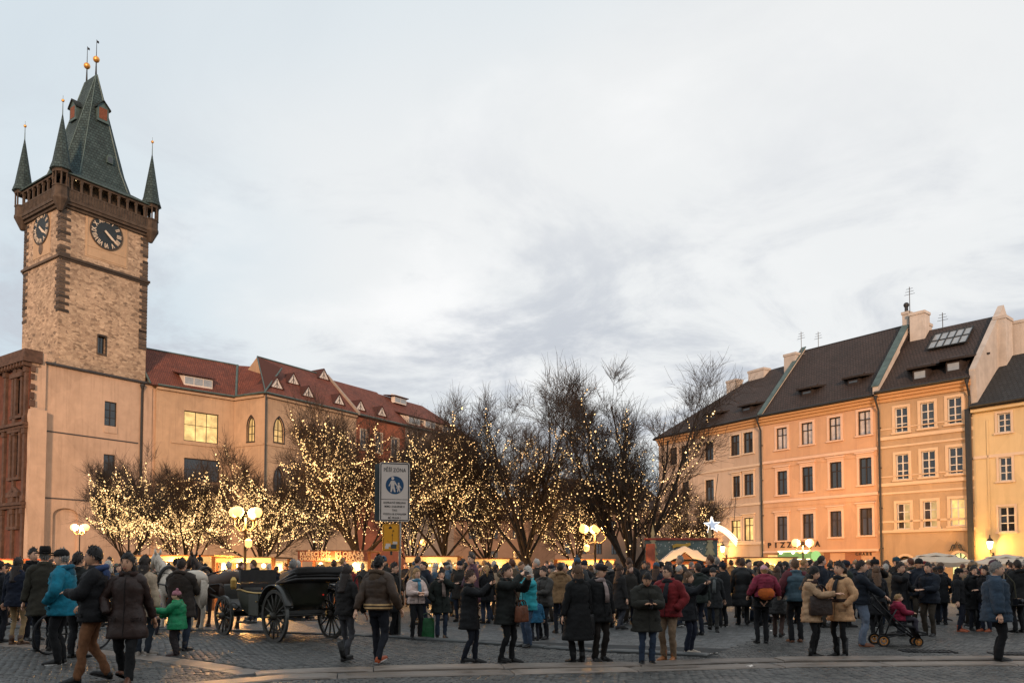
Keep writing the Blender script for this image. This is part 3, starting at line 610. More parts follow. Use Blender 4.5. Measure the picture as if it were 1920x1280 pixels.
for x in (-.42, -2.9 - .0, -5.6, -8.2):
    for z0, z1 in ((.0, 8.6), (9.4, 18.0), (18.8, 25.3)):
        m = MB(); m.box(x - .36, x + .36, -.4, 0, z0, z0 + .7); m.box(x - .26, x + .26, -.3, 0, z0 + .7, z1 - .6); m.box(x - .38, x + .38, -.42, 0, z1 - .6, z1); m.build('pilaster', RPIL, ruin)
for z, o_ in ((8.62, .5), (18.02, .5)): m = MB(); m.box(-13, .1, -o_, 0, z, z + .35); m.box(-13, .2, -o_ - .25, 0, z + .352, z + .7); m.build('string_course', RPIL, ruin)
m = MB()
m.box(-13, .25, -.45, 1.2, 25.32, 25.8); m.box(-13, .5, -.95, 1.25, 25.802, 26.3); m.box(-13, .4, -.7, 1.25, 26.302, 27.3)
k = -12.8
while k < .1: m.box(k, k + .3, -.85, -.45, 25.35, 25.8); k += .75
m.build('cornice', RPIL, ruin)
m = MB()      # the broken end wall, plastered, stepped
rough_ = lambda: rnd.uniform(-.08, .08)
m.loft([[(.02, .15 + rough_(), z), (.02 + 0, 1.75, z), (.25, 1.75, z), (.25, .15 + rough_(), z)] for z in [20.3, 21.5, 22.5, 24, 25, 26, 27.2]]); m.loft([[(.02, -.1 + rough_(), z), (.02, 1.75, z), (.75, 1.75, z), (.75, -.1 + rough_(), z)] for z in [0, 3, 6, 9, 12, 14, 16, 18, 19.4, 20.25]])
m.build('end_wall', PLAS, ruin)
for z, w_ in ((20.6, .5), (21.5, .4), (22.6, .45), (23.8, .4), (24.7, .5), (8.0, .8), (7.2, 1.0), (6.4, .7)): m = MB(); m.box(.24, .5, .0 + rough_(), w_, z, z + .7 + rough_()); m.build('broken_stone', RPIL, ruin)
# ---------------- town hall block, bay and gothic wing
kf = Facade(325, 727, 440, 745, 26); bf = Facade(440, 745, 497, 737, 26); gf = Facade(497, 737, 895, 830, 26)
PLS = mat('town_hall_plaster_weathered', (.44, .30, .19), .9, .1, .8, bump=.25, bscale=6, stain=.65, stain_col=(.29, .2, .135))
hall = thing('town_hall', 'peach town hall building with red tiled roof and pointed windows', 'building', (0, 0, 0))
big = [kf.rect(345, 410, 773, 829), kf.rect(345, 412, 860.5, 902)]; p12 = wf.w(wf.L + 4.2, 0, 0)
kx0 = -(kf.o - p12).length + .0
kroot = link('wall', None); bpy.data.objects.remove(kroot)
def in_frame(fc, mb, name, mats, parent, smooth=False):
    o = mb.build(name, mats, parent, smooth); o.location = fc.o; o.rotation_euler = (0, 0, fc.ang); return o
m = MB(); wall_holes(m, -2.2, kf.L, 0, 26, big, .4); m.poly([(-2.2, 2, 0), (-2.2, 0, 0), (-2.2, 0, 26), (-2.2, 2, 26)]); w_k = in_frame(kf, m, 'wall', PLS, hall)
for r, pm, nz in ((big[0], LITG, [0, .55, 1]), (big[1], GLASS, [0, .5, 1])):
    o = simple_window(hall, r, DARKF, pm, 3 if pm is LITG else 2, nz, .25, .12); o.location = kf.o; o.rotation_euler = (0, 0, kf.ang)
m = MB(); m.box(-.2, kf.L, -.12, 0, big[0][2] - .5, big[0][2] - .2); in_frame(kf, m, 'string_course', PLS, hall)
def pointed(fc, x0, x1, y0, y1, lit):
    a, b_, c, d = fc.rect(x0, x1, y0, y1); h = (b_ - a) * 1.05; zs_ = d - h; mid = (a + b_) / 2
    arc = []
    for k in range(9):
        t_ = k / 8; x = a + (b_ - a) / 2 * t_; arc.append((x, zs_ + h * math.sqrt(max(0, 1 - (1 - t_) ** 2)) ** 1.0 * (0.0 + 1.0)))
    arc = [(x, zs_ + h * (math.sin(math.acos(max(0, 1 - (x - a) / (b_ - a) * 1.0)) ) / math.sin(math.acos(.5)))) for x, _ in arc]
    return (a, b_, c, d, zs_, arc + [(2 * mid - x, z) for x, z in arc[::-1][1:]])
def gothic_wall(fc, x0, x1, z1, wins, holes=()):
    m = MB(); wall_holes(m, x0, x1, 0, z1, [w_[:4] for w_ in wins] + list(holes), .4)
    for a, b_, c, d, zs_, arc in wins:
        for k in range(len(arc) - 1):
            p, q = arc[k], arc[k + 1]; m.prism([(p[0], p[1]), (q[0], q[1]), (q[0], d), (p[0], d)], 0.0, .38)
    return m
def gothic_window(fc, wdef, pm, parent):
    a, b_, c, d, zs_, arc = wdef; m = MB(); out_ = [(a, c)] + arc + [(b_, c)]
    def strip(w0, w1, y0, y1):
        mid = (a + b_) / 2; 
        for k in range(len(out_) - 1):
            p, q = Vector((out_[k][0], out_[k][1])), Vector((out_[k + 1][0], out_[k + 1][1]))
            cp = Vector((mid, (c + d) / 2 - .3)); f_ = lambda v, w: v + (cp - v).normalized() * w
            P = [f_(p, w0), f_(q, w0), f_(q, w1), f_(p, w1)]
            m.add([(v.x, yy, v.y) for yy in (y0, y1) for v in P], [(0, 1, 2, 3), (7, 6, 5, 4), (0, 4, 5, 1), (2, 6, 7, 3)])
    strip(-.22, .0, -.06, .02); strip(0, .14, .15, .3)
    mid = (a + b_) / 2; m.box(mid - .05, mid + .05, .17, .28, c, d - .1)
    for z in (c + (zs_ - c) * .5, zs_): m.box(a + .1, mid - .05, .18, .27, z - .04, z + .04); m.box(mid + .05, b_ - .1, .18, .27, z - .04, z + .04)
    m.box(a - .15, b_ + .15, -.1, .3, c - .16, c)
    o = in_frame(fc, m, 'window', DARKF, parent)
    m = MB(); m.poly([(x, .26, z) for x, z in [(a, c), (b_, c)] + arc[::-1]]); q = m.build('pane', pm, o); return o
gw = [pointed(gf, 514, 532, 782, 829, 1), pointed(gf, 580, 596, 796, 841, 1), pointed(gf, 636, 651, 808, 852, 1), pointed(gf, 514, 532, 875, 920, 0), pointed(gf, 580, 596, 880, 924, 0)]
UR = gf.uv(668, 800)[0]; UG = gf.uv(760, 800)[0]; UE = gf.L
m = gothic_wall(gf, 0, UR, 26, gw); in_frame(gf, m, 'wall', PLS, hall)
LIT2 = glow('lit_gothic_window', (1, .60, .2), .9, var=.4, scale=.8)
for k, w_ in enumerate(gw): gothic_window(gf, w_, LIT2 if k < 3 else GLASS, hall)
bw = [pointed(bf, 464, 477, 780, 827, 1)]; m = gothic_wall(bf, 0, bf.L, 26, bw); in_frame(bf, m, 'wall', PLS, hall); gothic_window(bf, bw[0], LIT2, hall)
m = MB(); zc = gw[0][2] - .35; m.box(.0, UR, -.1, 0, zc - .3, zc); m.box(0, UR, -.3, 0, 25.5, 26.0); in_frame(gf, m, 'string_course', PLS, hall)
m = MB(); m.box(0, bf.L - .05, -.1, 0, zc - .3, zc); m.box(0, bf.L - .05, -.3, 0, 25.5, 26.0); in_frame(bf, m, 'string_course', PLS, hall)
m = MB(); m.box(-2.2, kf.L - .05, -.3, 0, 25.5, 26.0); in_frame(kf, m, 'string_course', PLS, hall)
m = MB(); m.tube([(-.05, -.25, 0), (-.05, -.25, 25.8)], .11, 6); in_frame(gf, m, 'drainpipe', DARKM, hall)
m = MB(); m.tube([(-2.2, -.45, 26.05), (kf.L - .3, -.45, 26.05)], .14, 6); in_frame(kf, m, 'gutter', COPPER, hall)
m = MB(); m.tube([(0.3, -.45, 26.05), (bf.L + .1, -.45, 26.05)], .14, 6); in_frame(bf, m, 'gutter', COPPER, hall)
m = MB(); m.tube([(-.1, -.45, 26.05), (UE, -.45, 26.05)], .14, 6); in_frame(gf, m, 'gutter', COPPER, hall)
# roofs (world space)
E = lambda fc, u, y, z: tuple(fc.w(u, y, z))
RZ = 32.3
a0, a1 = E(kf, -3.2, -.5, 25.95), E(kf, kf.L, -.5, 25.95); r0, r1 = E(kf, -3.4, 6, RZ), E(kf, kf.L + 3.2, 6, RZ)
roof_quads('roof', [[a0, a1, r1, r0]], REDT, hall)
ap = E(bf, 3.6, 5.5, 31.0)
b0, b1 = E(bf, 0, -.5, 25.95), E(bf, bf.L + .3, -.5, 25.95); ga, gb = E(gf, -.3, -.5, 25.95), E(gf, UR, -.5, 25.95); gr0, gr1 = E(gf, 4.0, 6.5, 33.0), E(gf, UR, 6.5, 33.0)
roof_quads('roof', [[a1, b1, ap], [a1, ap, r1]], REDT, hall)
roof_quads('roof', [[ga, gb, gr1, gr0]], REDT, hall)
roof_quads('roof', [[b1, gr0, ap]], REDT, hall, .05)
m = MB(); m.tube([a1, r1], .22, 5); m.tube([b1, ap], .12, 5); m.tube([gr0, gr1], .14, 5); m.tube([r0, r1], .14, 5); m.tube([ga, gr0], .1, 5); m.build('ridge_flashing', COPPER, hall)
m = MB(); m.poly([E(gf, 3.6, 3.4, 29.0), E(gf, 3.6, 12, 28), gr0]); m.poly([E(gf, 3.6, 3.2, 29.2), gr0, E(gf, 4.0, 9, 30)]); m.build('gable_wall', PLS, hall)
m = MB(); g0, g1, g2 = E(kf, -2.9, -.1, 26.0), E(kf, -2.9, 6, 26.0), E(kf, -2.9, 6, RZ - .2); m.poly([g0, g1, g2]); m.poly([g2, g1, g0]); h0 = E(kf, -3.3, 6, 20); m.build('gable_wall', mat('grey_plaster', (.42, .36, .30), .9, .12, 1, bump=.2), hall)
m = MB(); m.tube([E(kf, -3.2, -.5, 26.05), E(kf, -3.35, 6, RZ + .1)], .13, 5); m.build('verge_flashing', COPPER, hall)
m = MB(); m.box(-3.3, kf.L, 6, 16, 0, 26); in_frame(kf, m, 'rear_block', PLS, hall)
m = MB(); m.box(.5, UE - 1, 3, 13, 0, 26); in_frame(gf, m, 'rear_block', PLS, hall)
bk0, bk1 = E(gf, 4, 13.5, 25.95), E(gf, UR, 13.5, 25.95); roof_quads('roof', [[bk1, bk0, gr0, gr1]], REDT, hall)
# next houses in the same row: red one, then grey one with hipped end
RPL = mat('brick_red_plaster', (.26, .085, .045), .9, .15, .8, bump=.2, bscale=6, stain=.4); GPL = mat('grey_beige_plaster', (.30, .24, .19), .9, .12, .8, bump=.2, bscale=6, stain=.3)
row = thing('row_house', 'brick red town house with shed dormers beside the gothic wing', 'house', gf.w(UR, 0, 0), gf.ang)
def lrect(x0, x1, y0, y1, base): a = gf.rect(x0, x1, y0, y1); return a[0] - base, a[1] - base, a[2], a[3]
ws = [lrect(704, 716, 812, 848, UR), lrect(734, 747, 822, 856, UR), lrect(704, 716, 880, 912, UR), lrect(734, 747, 886, 916, UR), lrect(676, 688, 806, 842, UR)]
m = MB(); wall_holes(m, 0, UG - UR, 0, 26, ws, .3); m.build('wall', RPL, row)
for r in ws:
    o = simple_window(row, r, mat('pale_stone_trim', (.45, .38, .3), .8, .1, 3), GLASS, 2, 2, .15, .12); m = MB(); m.box(r[0] - .2, r[0], -.06, .02, r[2], r[3] + .2); m.box(r[1], r[1] + .2, -.06, .02, r[2], r[3] + .2); m.box(r[0], r[1], -.06, .02, r[3], r[3] + .2); m.box(r[0] - .2, r[1] + .2, -.1, .02, r[2] - .2, r[2]); m.build('surround', _M['pale_stone_trim'], o)
roof_quads('roof', [[(0, -.5, 25.95), (UG - UR, -.5, 25.95), (UG - UR, 6.5, 32.6), (0, 6.5, 32.6)], [(UG - UR, 13.5, 25.95), (0, 13.5, 25.95), (0, 6.5, 32.6), (UG - UR, 6.5, 32.6)]], REDT, row)
m = MB(); m.prism([(0, 0), (.5, 0), (.5, .2), (0, .2)], 0, .2); m = MB(); m.loft([[(x, -.6, 25.9), (x, 6.5, 32.95), (x, 6.5, 33.3), (x, -.6, 26.4)] for x in (-.2, .25)]); m.build('party_wall', GPL, row)
row2 = thing('row_house', 'grey plastered town house with hipped red roof at the end of the row', 'house', gf.w(UG, 0, 0), gf.ang)
UL = UE - UG; ws = [lrect(x, x + 10, 832 + (x - 775) * .22, 864 + (x - 775) * .2, UG) for x in (775, 800, 825, 850, 872)]
m = MB(); wall_holes(m, .01, UL, 0, 26, ws, .3); m.poly([(UL, 0, 0), (UL, 11, 0), (UL, 11, 26), (UL, 0, 26)]); m.build('wall', GPL, row2)
for r in ws: simple_window(row2, r, _M['pale_stone_trim'], GLASS, 2, 2, .15, .12)
roof_quads('roof', [[(0.02, -.5, 25.95), (UL + .5, -.5, 25.95), (UL - 9, 6.5, 32.4), (0.02, 6.5, 32.4)], [(UL + .5, -.5, 25.95), (UL + .5, 13.5, 25.95), (UL - 9, 6.5, 32.4)], [(UL + .5, 13.5, 25.95), (0.02, 13.5, 25.95), (0.02, 6.5, 32.4), (UL - 9, 6.5, 32.4)]], REDT, row2)
# dormers
WHT = mat('white_render', (.62, .56, .50), .8, .06, 3)
def on_roof(fc, px, py, z0=25.95, y0=-.5, z1=33.0, y1=6.5):     # ray meets the roof slope of that facade row
    n2 = (fc.n * (-(z1 - z0)) + Vector((0, 0, (y1 - y0)))).normalized(); p0 = fc.w(0, y0, z0); r = ray(px, py); t_ = (p0 - CAM).dot(n2) / r.dot(n2); p = CAM + r * t_
    return (p - fc.o).dot(fc.d), (p - fc.o).dot(fc.n), p.z
for px, py in ((517, 727), (548, 719), (576, 743), (605, 710), (634, 757), (674, 768), (714, 779)):
    u, yy, z = on_roof(gf, px, py); par = hall if u < UR else row; m = MB(); hw, h = 1.05, 1.45
    m.prism([(-hw, 0), (hw, 0), (0, h)], -.25, 3.0, 0); m.box(-.06, .06, -.29, -.251, .05, h * .8, 1); m.add([(-hw - .15, -.35, -.12), (0, -.35, h + .05), (0, -.35, h + .22), (-hw - .3, -.35, -.12), (-hw - .15, 3.2, -.12), (0, 3.2, h + .05), (0, 3.2, h + .22), (-hw - .3, 3.2, -.12)], [(0, 1, 2, 3), (3, 2, 6, 7), (0, 4, 5, 1), (4, 7, 6, 5)], 2)
    m.add([(hw + .15, -.35, -.12), (0, -.35, h + .05), (0, -.35, h + .22), (hw + .3, -.35, -.12), (hw + .15, 3.2, -.12), (0, 3.2, h + .05), (0, 3.2, h + .22), (hw + .3, 3.2, -.12)], [(3, 2, 1, 0), (7, 6, 2, 3), (1, 5, 4, 0), (5, 6, 7, 4)], 2)
    for sgn in (-1, 1): m.add([(0, -.27, h * .5), (sgn * .07, -.27, h * .5), (sgn * hw * .5, -.27, .08), (sgn * (hw * .5 - .1), -.27, .08)], [(0, 1, 2, 3) if sgn < 0 else (3, 2, 1, 0)], 1)
    o = m.build('dormer', [WHT, DARKF, REDT], par); wp = gf.w(u, yy, z)
    if par is hall: o.location = wp; o.rotation_euler = (0, 0, gf.ang)
    else: o.location = (u - UR, yy, z)
def shed(fc, px, py, wd, par, loc_u, slope=.35, h=1.25, zr=(25.95, -.5, 33.0, 6.5), lit=False, tm=None, fm=None, pm=None, back=4.5):
    u, yy, z = on_roof(fc, px, py, zr[0], zr[1], zr[2], zr[3]); m = MB(); hw = wd / 2
    m.loft([[(-hw, 0, 0), (hw, 0, 0), (hw, 0, h), (-hw, 0, h)], [(-hw, back * .5, 0), (hw, back * .5, 0), (hw, back * .5, h + .6), (-hw, back * .5, h + .6)]], 0)
    m.loft([[(-hw - .3, -.35, h + .02), (hw + .3, -.35, h + .02), (hw + .3, -.35, h + .16), (-hw - .3, -.35, h + .16)], [(-hw - 1.2, back, h + back * slope), (hw + 1.2, back, h + back * slope), (hw + 1.2, back, h + .14 + back * slope), (-hw - 1.2, back, h + .14 + back * slope)]], 1)
    o = m.build('dormer', [fm or WHT, tm or REDT], par); o.location = (u - loc_u, yy, z)
    m = MB(); n = max(1, int(wd / 1.1))
    for k in range(n): x0 = -hw + .12 + k * (wd - .12) / n; m.poly([(x0, -.03, .2), (x0 + (wd - .12) / n - .12, -.03, .2), (x0 + (wd - .12) / n - .12, -.03, h - .15), (x0, -.03, h - .15)])
    m.build('pane', pm or mat('sky_glass', (.25, .28, .3), .1, .2, 2, spec=.9), o)
    if par is hall: o.location = fc.w(u, yy, z); o.rotation_euler = (0, 0, fc.ang)
shed(kf, 372, 725, 4.0, hall, 0, .3, 1.3, (25.95, -.5, RZ, 6)); shed(gf, 751, 757, 3.2, row, UR, .1, 1.1, back=1.6); shed(gf, 777, 796, 3.2, row2, UG); shed(gf, 807, 803, 3.0, row2, UG); shed(gf, 840, 812, 3.2, row2, UG)
# ================================================================== RIGHT ROW OF HOUSES
DKT = tile_mat('dark_brown_roof_tiles', (.040, .026, .022), (.062, .040, .034), 4.2, 3.6)
BEI = mat('beige_plaster', (.53, .40, .30), .9, .07, .7, bump=.2, bscale=7, stain=.45, stain_col=(.36, .26, .19))
PNK = mat('salmon_plaster', (.55, .335, .20), .9, .07, .7, bump=.2, bscale=7, stain=.45, stain_col=(.38, .21, .14))
PNKT = mat('salmon_trim', (.64, .44, .32), .85, .06, 2, bump=.1)
TAN = mat('ochre_plaster', (.43, .295, .175), .9, .09, .7, bump=.25, bscale=9, stain=.5, stain_col=(.28, .18, .10))
TANT = mat('ochre_trim', (.60, .44, .29), .85, .06, 2, bump=.1)
YEL = mat('yellow_plaster', (.62, .48, .27), .9, .06, .7, bump=.15, bscale=7, stain=.4, stain_col=(.44, .32, .17))
CRM = mat('cream_trim', (.60, .47, .35), .85, .05, 2)
WHF = mat('white_window_frame', (.62, .58, .52), .6, .06, 4)
CHW = mat('chimney_render', (.50, .45, .40), .9, .12, 1.5, bump=.3, bscale=6, stain=.5, stain_col=(.3, .27, .24))
CURT = mat('net_curtain_behind_glass', (.48, .44, .42), .25, .25, 3, spec=.8)
TWG = mat('glass_over_dark_room', (.05, .035, .025), .07, .3, 1.5, spec=.9)
LITW = glow('lit_house_window', (1, .63, .2), 1.2, var=.4, scale=1.3)
LITW2 = glow('dim_lit_house_window', (1, .66, .26), .6, var=.5, scale=1.3)
fA = Facade(1235, 822, 1430, 781, 14.5); fB = Facade(1430, 784, 1644, 741.7, 14.5); fC = Facade(1646.5, 738, 1821.6, 708.8, 14.64); fD = Facade(1830, 763.6, 1920, 744, 12.6)
fB.set(fA.w(fA.L, 0, 0), fB.w(fB.L, 0, 0)); fC.set(fB.w(fB.L, 0, 0), fC.w(fC.L, 0, 0)); d0 = fC.w(fC.L, 0, 0) ; fD.set(d0, d0 + (fC.d * .75 + Vector((.33, -.94, 0)) * .25).normalized() * 9.5)
def house(name, label, fc, zt, wins, trim, wallm, frame, wins_kw, depth=11.0, holes=(), surround=.18, hood=()):
    root = thing(name, label, 'house', fc.o, fc.ang, 'town houses on the right side of the square')
    m = MB(); wall_holes(m, 0, fc.L, 0, zt, list(wins) + list(holes), .3); L = fc.L
    m.poly([(0, depth, 0), (0, 0, 0), (0, 0, zt), (0, depth, zt)]); m.poly([(L, 0, 0), (L, depth, 0), (L, depth, zt), (L, 0, zt)]); m.poly([(L, depth, 0), (0, depth, 0), (0, depth, zt), (L, depth, zt)])
    m.build('wall', wallm, root)
    for i, r in enumerate(wins):
        pm, nx, nz = wins_kw(i); o = simple_window(root, r, frame, pm, nx, nz, .14, .07)
        a, b_, c, d = r; s = surround; q = MB()
        q.box(a - s, a, -.05, .04, c, d); q.box(b_, b_ + s, -.05, .04, c, d); q.box(a - s, b_ + s, -.05, .04, d, d + s); q.build('surround', trim, o)
        q = MB(); q.box(a - s - .06, b_ + s + .06, -.12, .1, c - .12, c); q.build('sill', trim, o)
        if i in hood: q = MB(); q.box(a - s - .1, b_ + s + .1, -.2, 0, d + s + .16, d + s + .26); q.box(a - s, b_ + s, -.1, 0, d + s + .002, d + s + .158); q.build('hood_mould', trim, o)
    return root
def band(root, fc, z0, z1, out_, material, name='string_course', x0=0.0, x1=None):
    q = MB(); q.box(x0, fc.L if x1 is None else x1, -out_, 0, z0, z1); q.build(name, material, root)
def eaves(root, fc, zt, trim):
    q = MB(); q.box(.0, fc.L, -.12, 0, zt - .75, zt - .5); q.box(.0, fc.L, -.26, 0, zt - .498, zt - .28); q.box(.0, fc.L, -.42, 0, zt - .278, zt - .02); q.build('cornice', trim, root)
    q = MB(); q.tube([(.05, -.55, zt + .0), (fc.L - .05, -.55, zt + .0)], .1, 6); q.build('gutter', DARKM, root)
EAV = mat('orange_eaves_plaster', (.50, .285, .13), .85, .06, 2)
# --- A: corner house, beige
wA = [fA.rect(*r) for r in ((1256, 1270, 839, 871), (1277, 1291, 835, 869), (1322, 1338, 827, 863), (1370, 1387, 815.5, 854), (1394, 1412, 810, 849),
      (1258, 1271, 905, 942), (1279, 1292, 903, 941), (1322.5, 1339, 899, 939), (1374, 1388, 892, 931.5), (1395, 1413, 888, 928), (1323, 1339, 980, 1016), (1371, 1389, 975, 1013), (1395, 1413, 970, 1013))]
hA = house('corner_house', 'beige plastered corner house with hipped dark roof behind the bare tree', fA, 14.5, wA, CRM, BEI, DARKF, lambda i: (LITW if i in (11, 12) else GLASS, 2, [0, .68, 1]), surround=.12, hood=(8, 9, 11, 12))
eaves(hA, fA, 14.5, EAV); band(hA, fA, 10.35, 10.55, .08, CRM); band(hA, fA, 7.0, 7.2, .08, CRM); band(hA, fA, 3.6, 3.85, .12, CRM)
RA, DA = 20.2, 5.8
roof_quads('roof', [[(-.4, -.5, 14.45), (fA.L, -.5, 14.45), (fA.L, DA, RA), (8.2, DA, RA)], [(-.4, 11.5, 14.45), (-.4, -.5, 14.45), (8.2, DA, RA)], [(fA.L, 11.5, 14.45), (-.4, 11.5, 14.45), (8.2, DA, RA), (fA.L, DA, RA)]], DKT, hA)
# --- B: salmon
wB = [fB.rect(*r) for r in ((1456, 1476, 801.6, 841.7), (1502.7, 1524, 792, 833), (1554.6, 1576.5, 782, 825), (1609, 1632.7, 770, 815),
      (1457.5, 1476.5, 882.6, 927), (1504, 1524.6, 874.6, 920.6), (1556, 1578.6, 865.7, 914.7), (1611, 1634.8, 857.7, 908.4),
      (1457, 1476.5, 967.4, 1012.6), (1505, 1526, 962.8, 1009), (1556.7, 1578.6, 957.7, 1006), (1612, 1636, 952, 1003))]
shopB = [fB.rect(1436, 1458, 1040, 1062), fB.rect(1560, 1582, 1052, 1078), fB.rect(1618, 1636, 1050, 1078)]; shopB = [(a, b_, .02, d) for a, b_, c, d in shopB]
hB = house('salmon_house', 'salmon pink house with a pizzeria sign above its ground floor', fB, 14.5, wB, PNKT, PNK, DARKF, lambda i: (CURT if i < 4 else (lambda a, b_: TWG if i >= 8 else GLASS), 2, [0, .66, 1]), holes=shopB, hood=range(4, 12))
eaves(hB, fB, 14.5, EAV)
for z in (10.5, 7.15): band(hB, fB, z - .1, z + .12, .12, PNKT); band(hB, fB, z - .5, z - .12, .04, PNK)
SHOP = mat('shopfront_plaster', (.27, .115, .06), .85, .1, 1.5, bump=.15); 
zb = fB.uv(1540, 1028)[1]; band(hB, fB, .0, zb - .3, .03, SHOP, 'shopfront', fB.uv(1545, 1050)[0], shopB[1][0] - .15); band(hB, fB, .0, zb - .3, .03, SHOP, 'shopfront', shopB[1][1] + .15, shopB[2][0] - .12); band(hB, fB, zb - .28, zb - .1, .2, PNKT)
band(hB, fB, 2.75, zb - .302, .028, SHOP, 'shopfront', shopB[1][0] - .14, shopB[1][1] + .14); band(hB, fB, 2.75, zb - .302, .028, SHOP, 'shopfront', shopB[2][0] - .11, fB.L - .3)
for r in shopB[1:]:
    m = MB(); m.poly([(r[0], .28, r[2]), (r[1], .28, r[2]), (r[1], .28, r[3]), (r[0], .28, r[3])]); m.build('door', DARKF if r is shopB[1] else glow('lit_shop', (1, .75, .42), 1.3), hB)
m = MB(); r = shopB[0]; m.poly([(r[0], .28, r[2]), (r[1], .28, r[2]), (r[1], .28, r[3]), (r[0], .28, r[3])]); m.build('door', LITW, hB)
u0, u1 = fB.uv(1437, 1026)[0], fB.uv(1541, 1018)[0]; zc = fB.uv(1490, 1021)[1]; n = 8
INK = mat('sign_letters', (.025, .018, .015), .6, .1, 3)
for k, ch in enumerate('PIZZERIA'):
    o = text_mesh('letter', ch, .62, .03, INK, hB, bold=.012); o.location = (u0 + .35 + (u1 - u0 - .7) * k / 7, -.06, zc)
for txt, px, py, s in (('CHARLES', 1622, 1038, .3), ('BUREAU', 1588, 1041, .26)):
    pass
u, z = fB.uv(1620, 1038)
for k, ch in enumerate('CHABE'): o = text_mesh('letter', ch, .30, .02, INK, hB, bold=.01); o.location = (u - .55 + k * .28, -.06, z)
# pizzeria lit box under the letters
ub, ue = fB.uv(1466, 1045)[0], fB.uv(1526, 1045)[0]; z0, z1 = fB.uv(1496, 1047)[1], fB.uv(1496, 1034)[1]
m = MB(); m.box(ub, ue, -.5, -.03, z0, z1); ps = m.build('shop_sign_box', mat('green_sign', (.06, .13, .05), .5, .2, 3, emit=(.35, .6, .18), estr=.35), hB)
m = MB(); m.box(ub, ue, -.53, -.502, z0 - .08, z0 - .01); m.box(ub, ue, -.53, -.502, z1 + .01, z1 + .09); m.build('light_strip', glow('sign_tube', (1, .85, .5), 4), ps)
for k in range(3): m = MB(); m.ball((ub + .35 + k * (ue - ub - .7) / 2, -.62, z1 - .05), .12, 8); m.build('spot_lamp', glow('sign_spot', (1, .9, .55), 9), ps)
m = MB(); m.lathe([(.42, -.06), (.42, .06)], (0, 0, 0), 20); o = m.build('round_sign', mat('green_round_sign', (.05, .2, .05), .5, .1, 3, emit=(.5, .8, .3), estr=.7), hB); o.location = (fB.uv(1534, 1042)[0], -.3, fB.uv(1534, 1042)[1]); o.rotation_euler = (R(90), 0, 0)
RB, DB = 21.2, 6.0
roof_quads('roof', [[(0, -.5, 14.45), (fB.L, -.5, 14.45), (fB.L, DB, RB), (0, DB, RB)], [(fB.L, 11.5, 14.45), (0, 11.5, 14.45), (0, DB, RB), (fB.L, DB, RB)]], DKT, hB)
# --- C: ochre
wC = [fC.rect(*r) for r in ((1678, 1702, 763.6, 810), (1726, 1752, 754, 802), (1776.5, 1803.5, 744.6, 794), (1680, 1704, 851, 898.6), (1728, 1754, 844.6, 893.6), (1778.6, 1806, 837.5, 888), (1682, 1707, 943, 991.5), (1731, 1757.5, 938.7, 988), (1782, 1810, 934.5, 985))]
def litC(i):
    if i < 6: return (GLASS, 2, 3)
    if i == 6: return ((lambda a, b_: TWG if a == 0 and b_ < 2 else LITW2), 2, [0, .68, 1])
    if i == 7: return ((lambda a, b_: TWG if a == 0 else LITW2), 2, [0, .68, 1])
    return (LITW, 2, [0, .68, 1])
arC = [fC.rect(1682, 1714, 1042, 1070), fC.rect(1784, 1815, 1036, 1068)]; arC = [(a, b_, .02, d) for a, b_, c, d in arC]
hC = house('ochre_house', 'narrow ochre house with white window frames and two arched doorways', fC, 14.64, wC, TANT, TAN, WHF, litC, holes=arC, surround=.2)
eaves(hC, fC, 14.64, EAV)
for z in (11.2, 7.75): band(hC, fC, z - .15, z + .1, .1, TANT); band(hC, fC, z - .75, z - .6, .06, TANT)
for z in (10.9 + .95, 7.6 + .7): band(hC, fC, z - .02, z + .06, .05, TANT)
band(hC, fC, 4.15, 4.35, .14, TANT); band(hC, fC, 4.9, 5.05, .05, TANT)
for k, (a, b_, c, d) in enumerate(arC):
    m = MB(); r_ = (b_ - a) / 2; cx_ = (a + b_) / 2; pts = [(cx_ + r_ * math.cos(t_), d - r_ + r_ * math.sin(t_)) for t_ in [math.pi * q / 14 for q in range(15)]]
    for q in range(14): m.prism([pts[q + 1], pts[q], (pts[q][0], d), (pts[q + 1][0], d)], 0.0, .28)
    m.build('arch_spandrel', TAN, hC)
    m = MB(); rr = [(r_ + w_, y_) for w_, y_ in ((0, -.06), (.18, -.06), (.18, 0), (0, 0))]; m.loft([[(cx_ + q * math.cos(t_), y_, d - r_ + q * math.sin(t_)) for q, y_ in rr] for t_ in [math.pi * q / 14 for q in range(15)]]); m.build('arch_moulding', TANT, hC)
    m = MB(); m.poly([(a, .27, c), (b_, .27, c), (b_, .27, d), (a, .27, d)]); dr = m.build('door', DARKF if k == 0 else glow('green_lit_arch', (.75, .85, .35), .9), hC)
    m = MB()
    for t_ in (R(45), R(90), R(135)): m.tube([(cx_, .22, d - r_), (cx_ + r_ * math.cos(t_), .22, d - r_ + r_ * math.sin(t_))], .04, 4)
    m.box(a, b_, .2, .26, d - r_ - .05, d - r_ + .05); m.build('fanlight_bar', DARKF, dr)
u, z = fC.uv(1795, 1027); m = MB()        # wrought scroll emblem above the right-hand arch
for sg in (-1, 1): m.tube([(u + sg * (.1 + .42 * t_ + .0), -.12, z + .28 * math.sin(t_ * 5.2) * (1 - t_ * .4)) for t_ in [q / 12 for q in range(13)]], .035, 5)
m.tube([(u - .28, -.12, z - .15), (u, -.12, z + .42), (u + .28, -.12, z - .15)], .05, 5); m.build('scroll_emblem', DARKM, hC)
RCz, DC = 20.2, 5.6
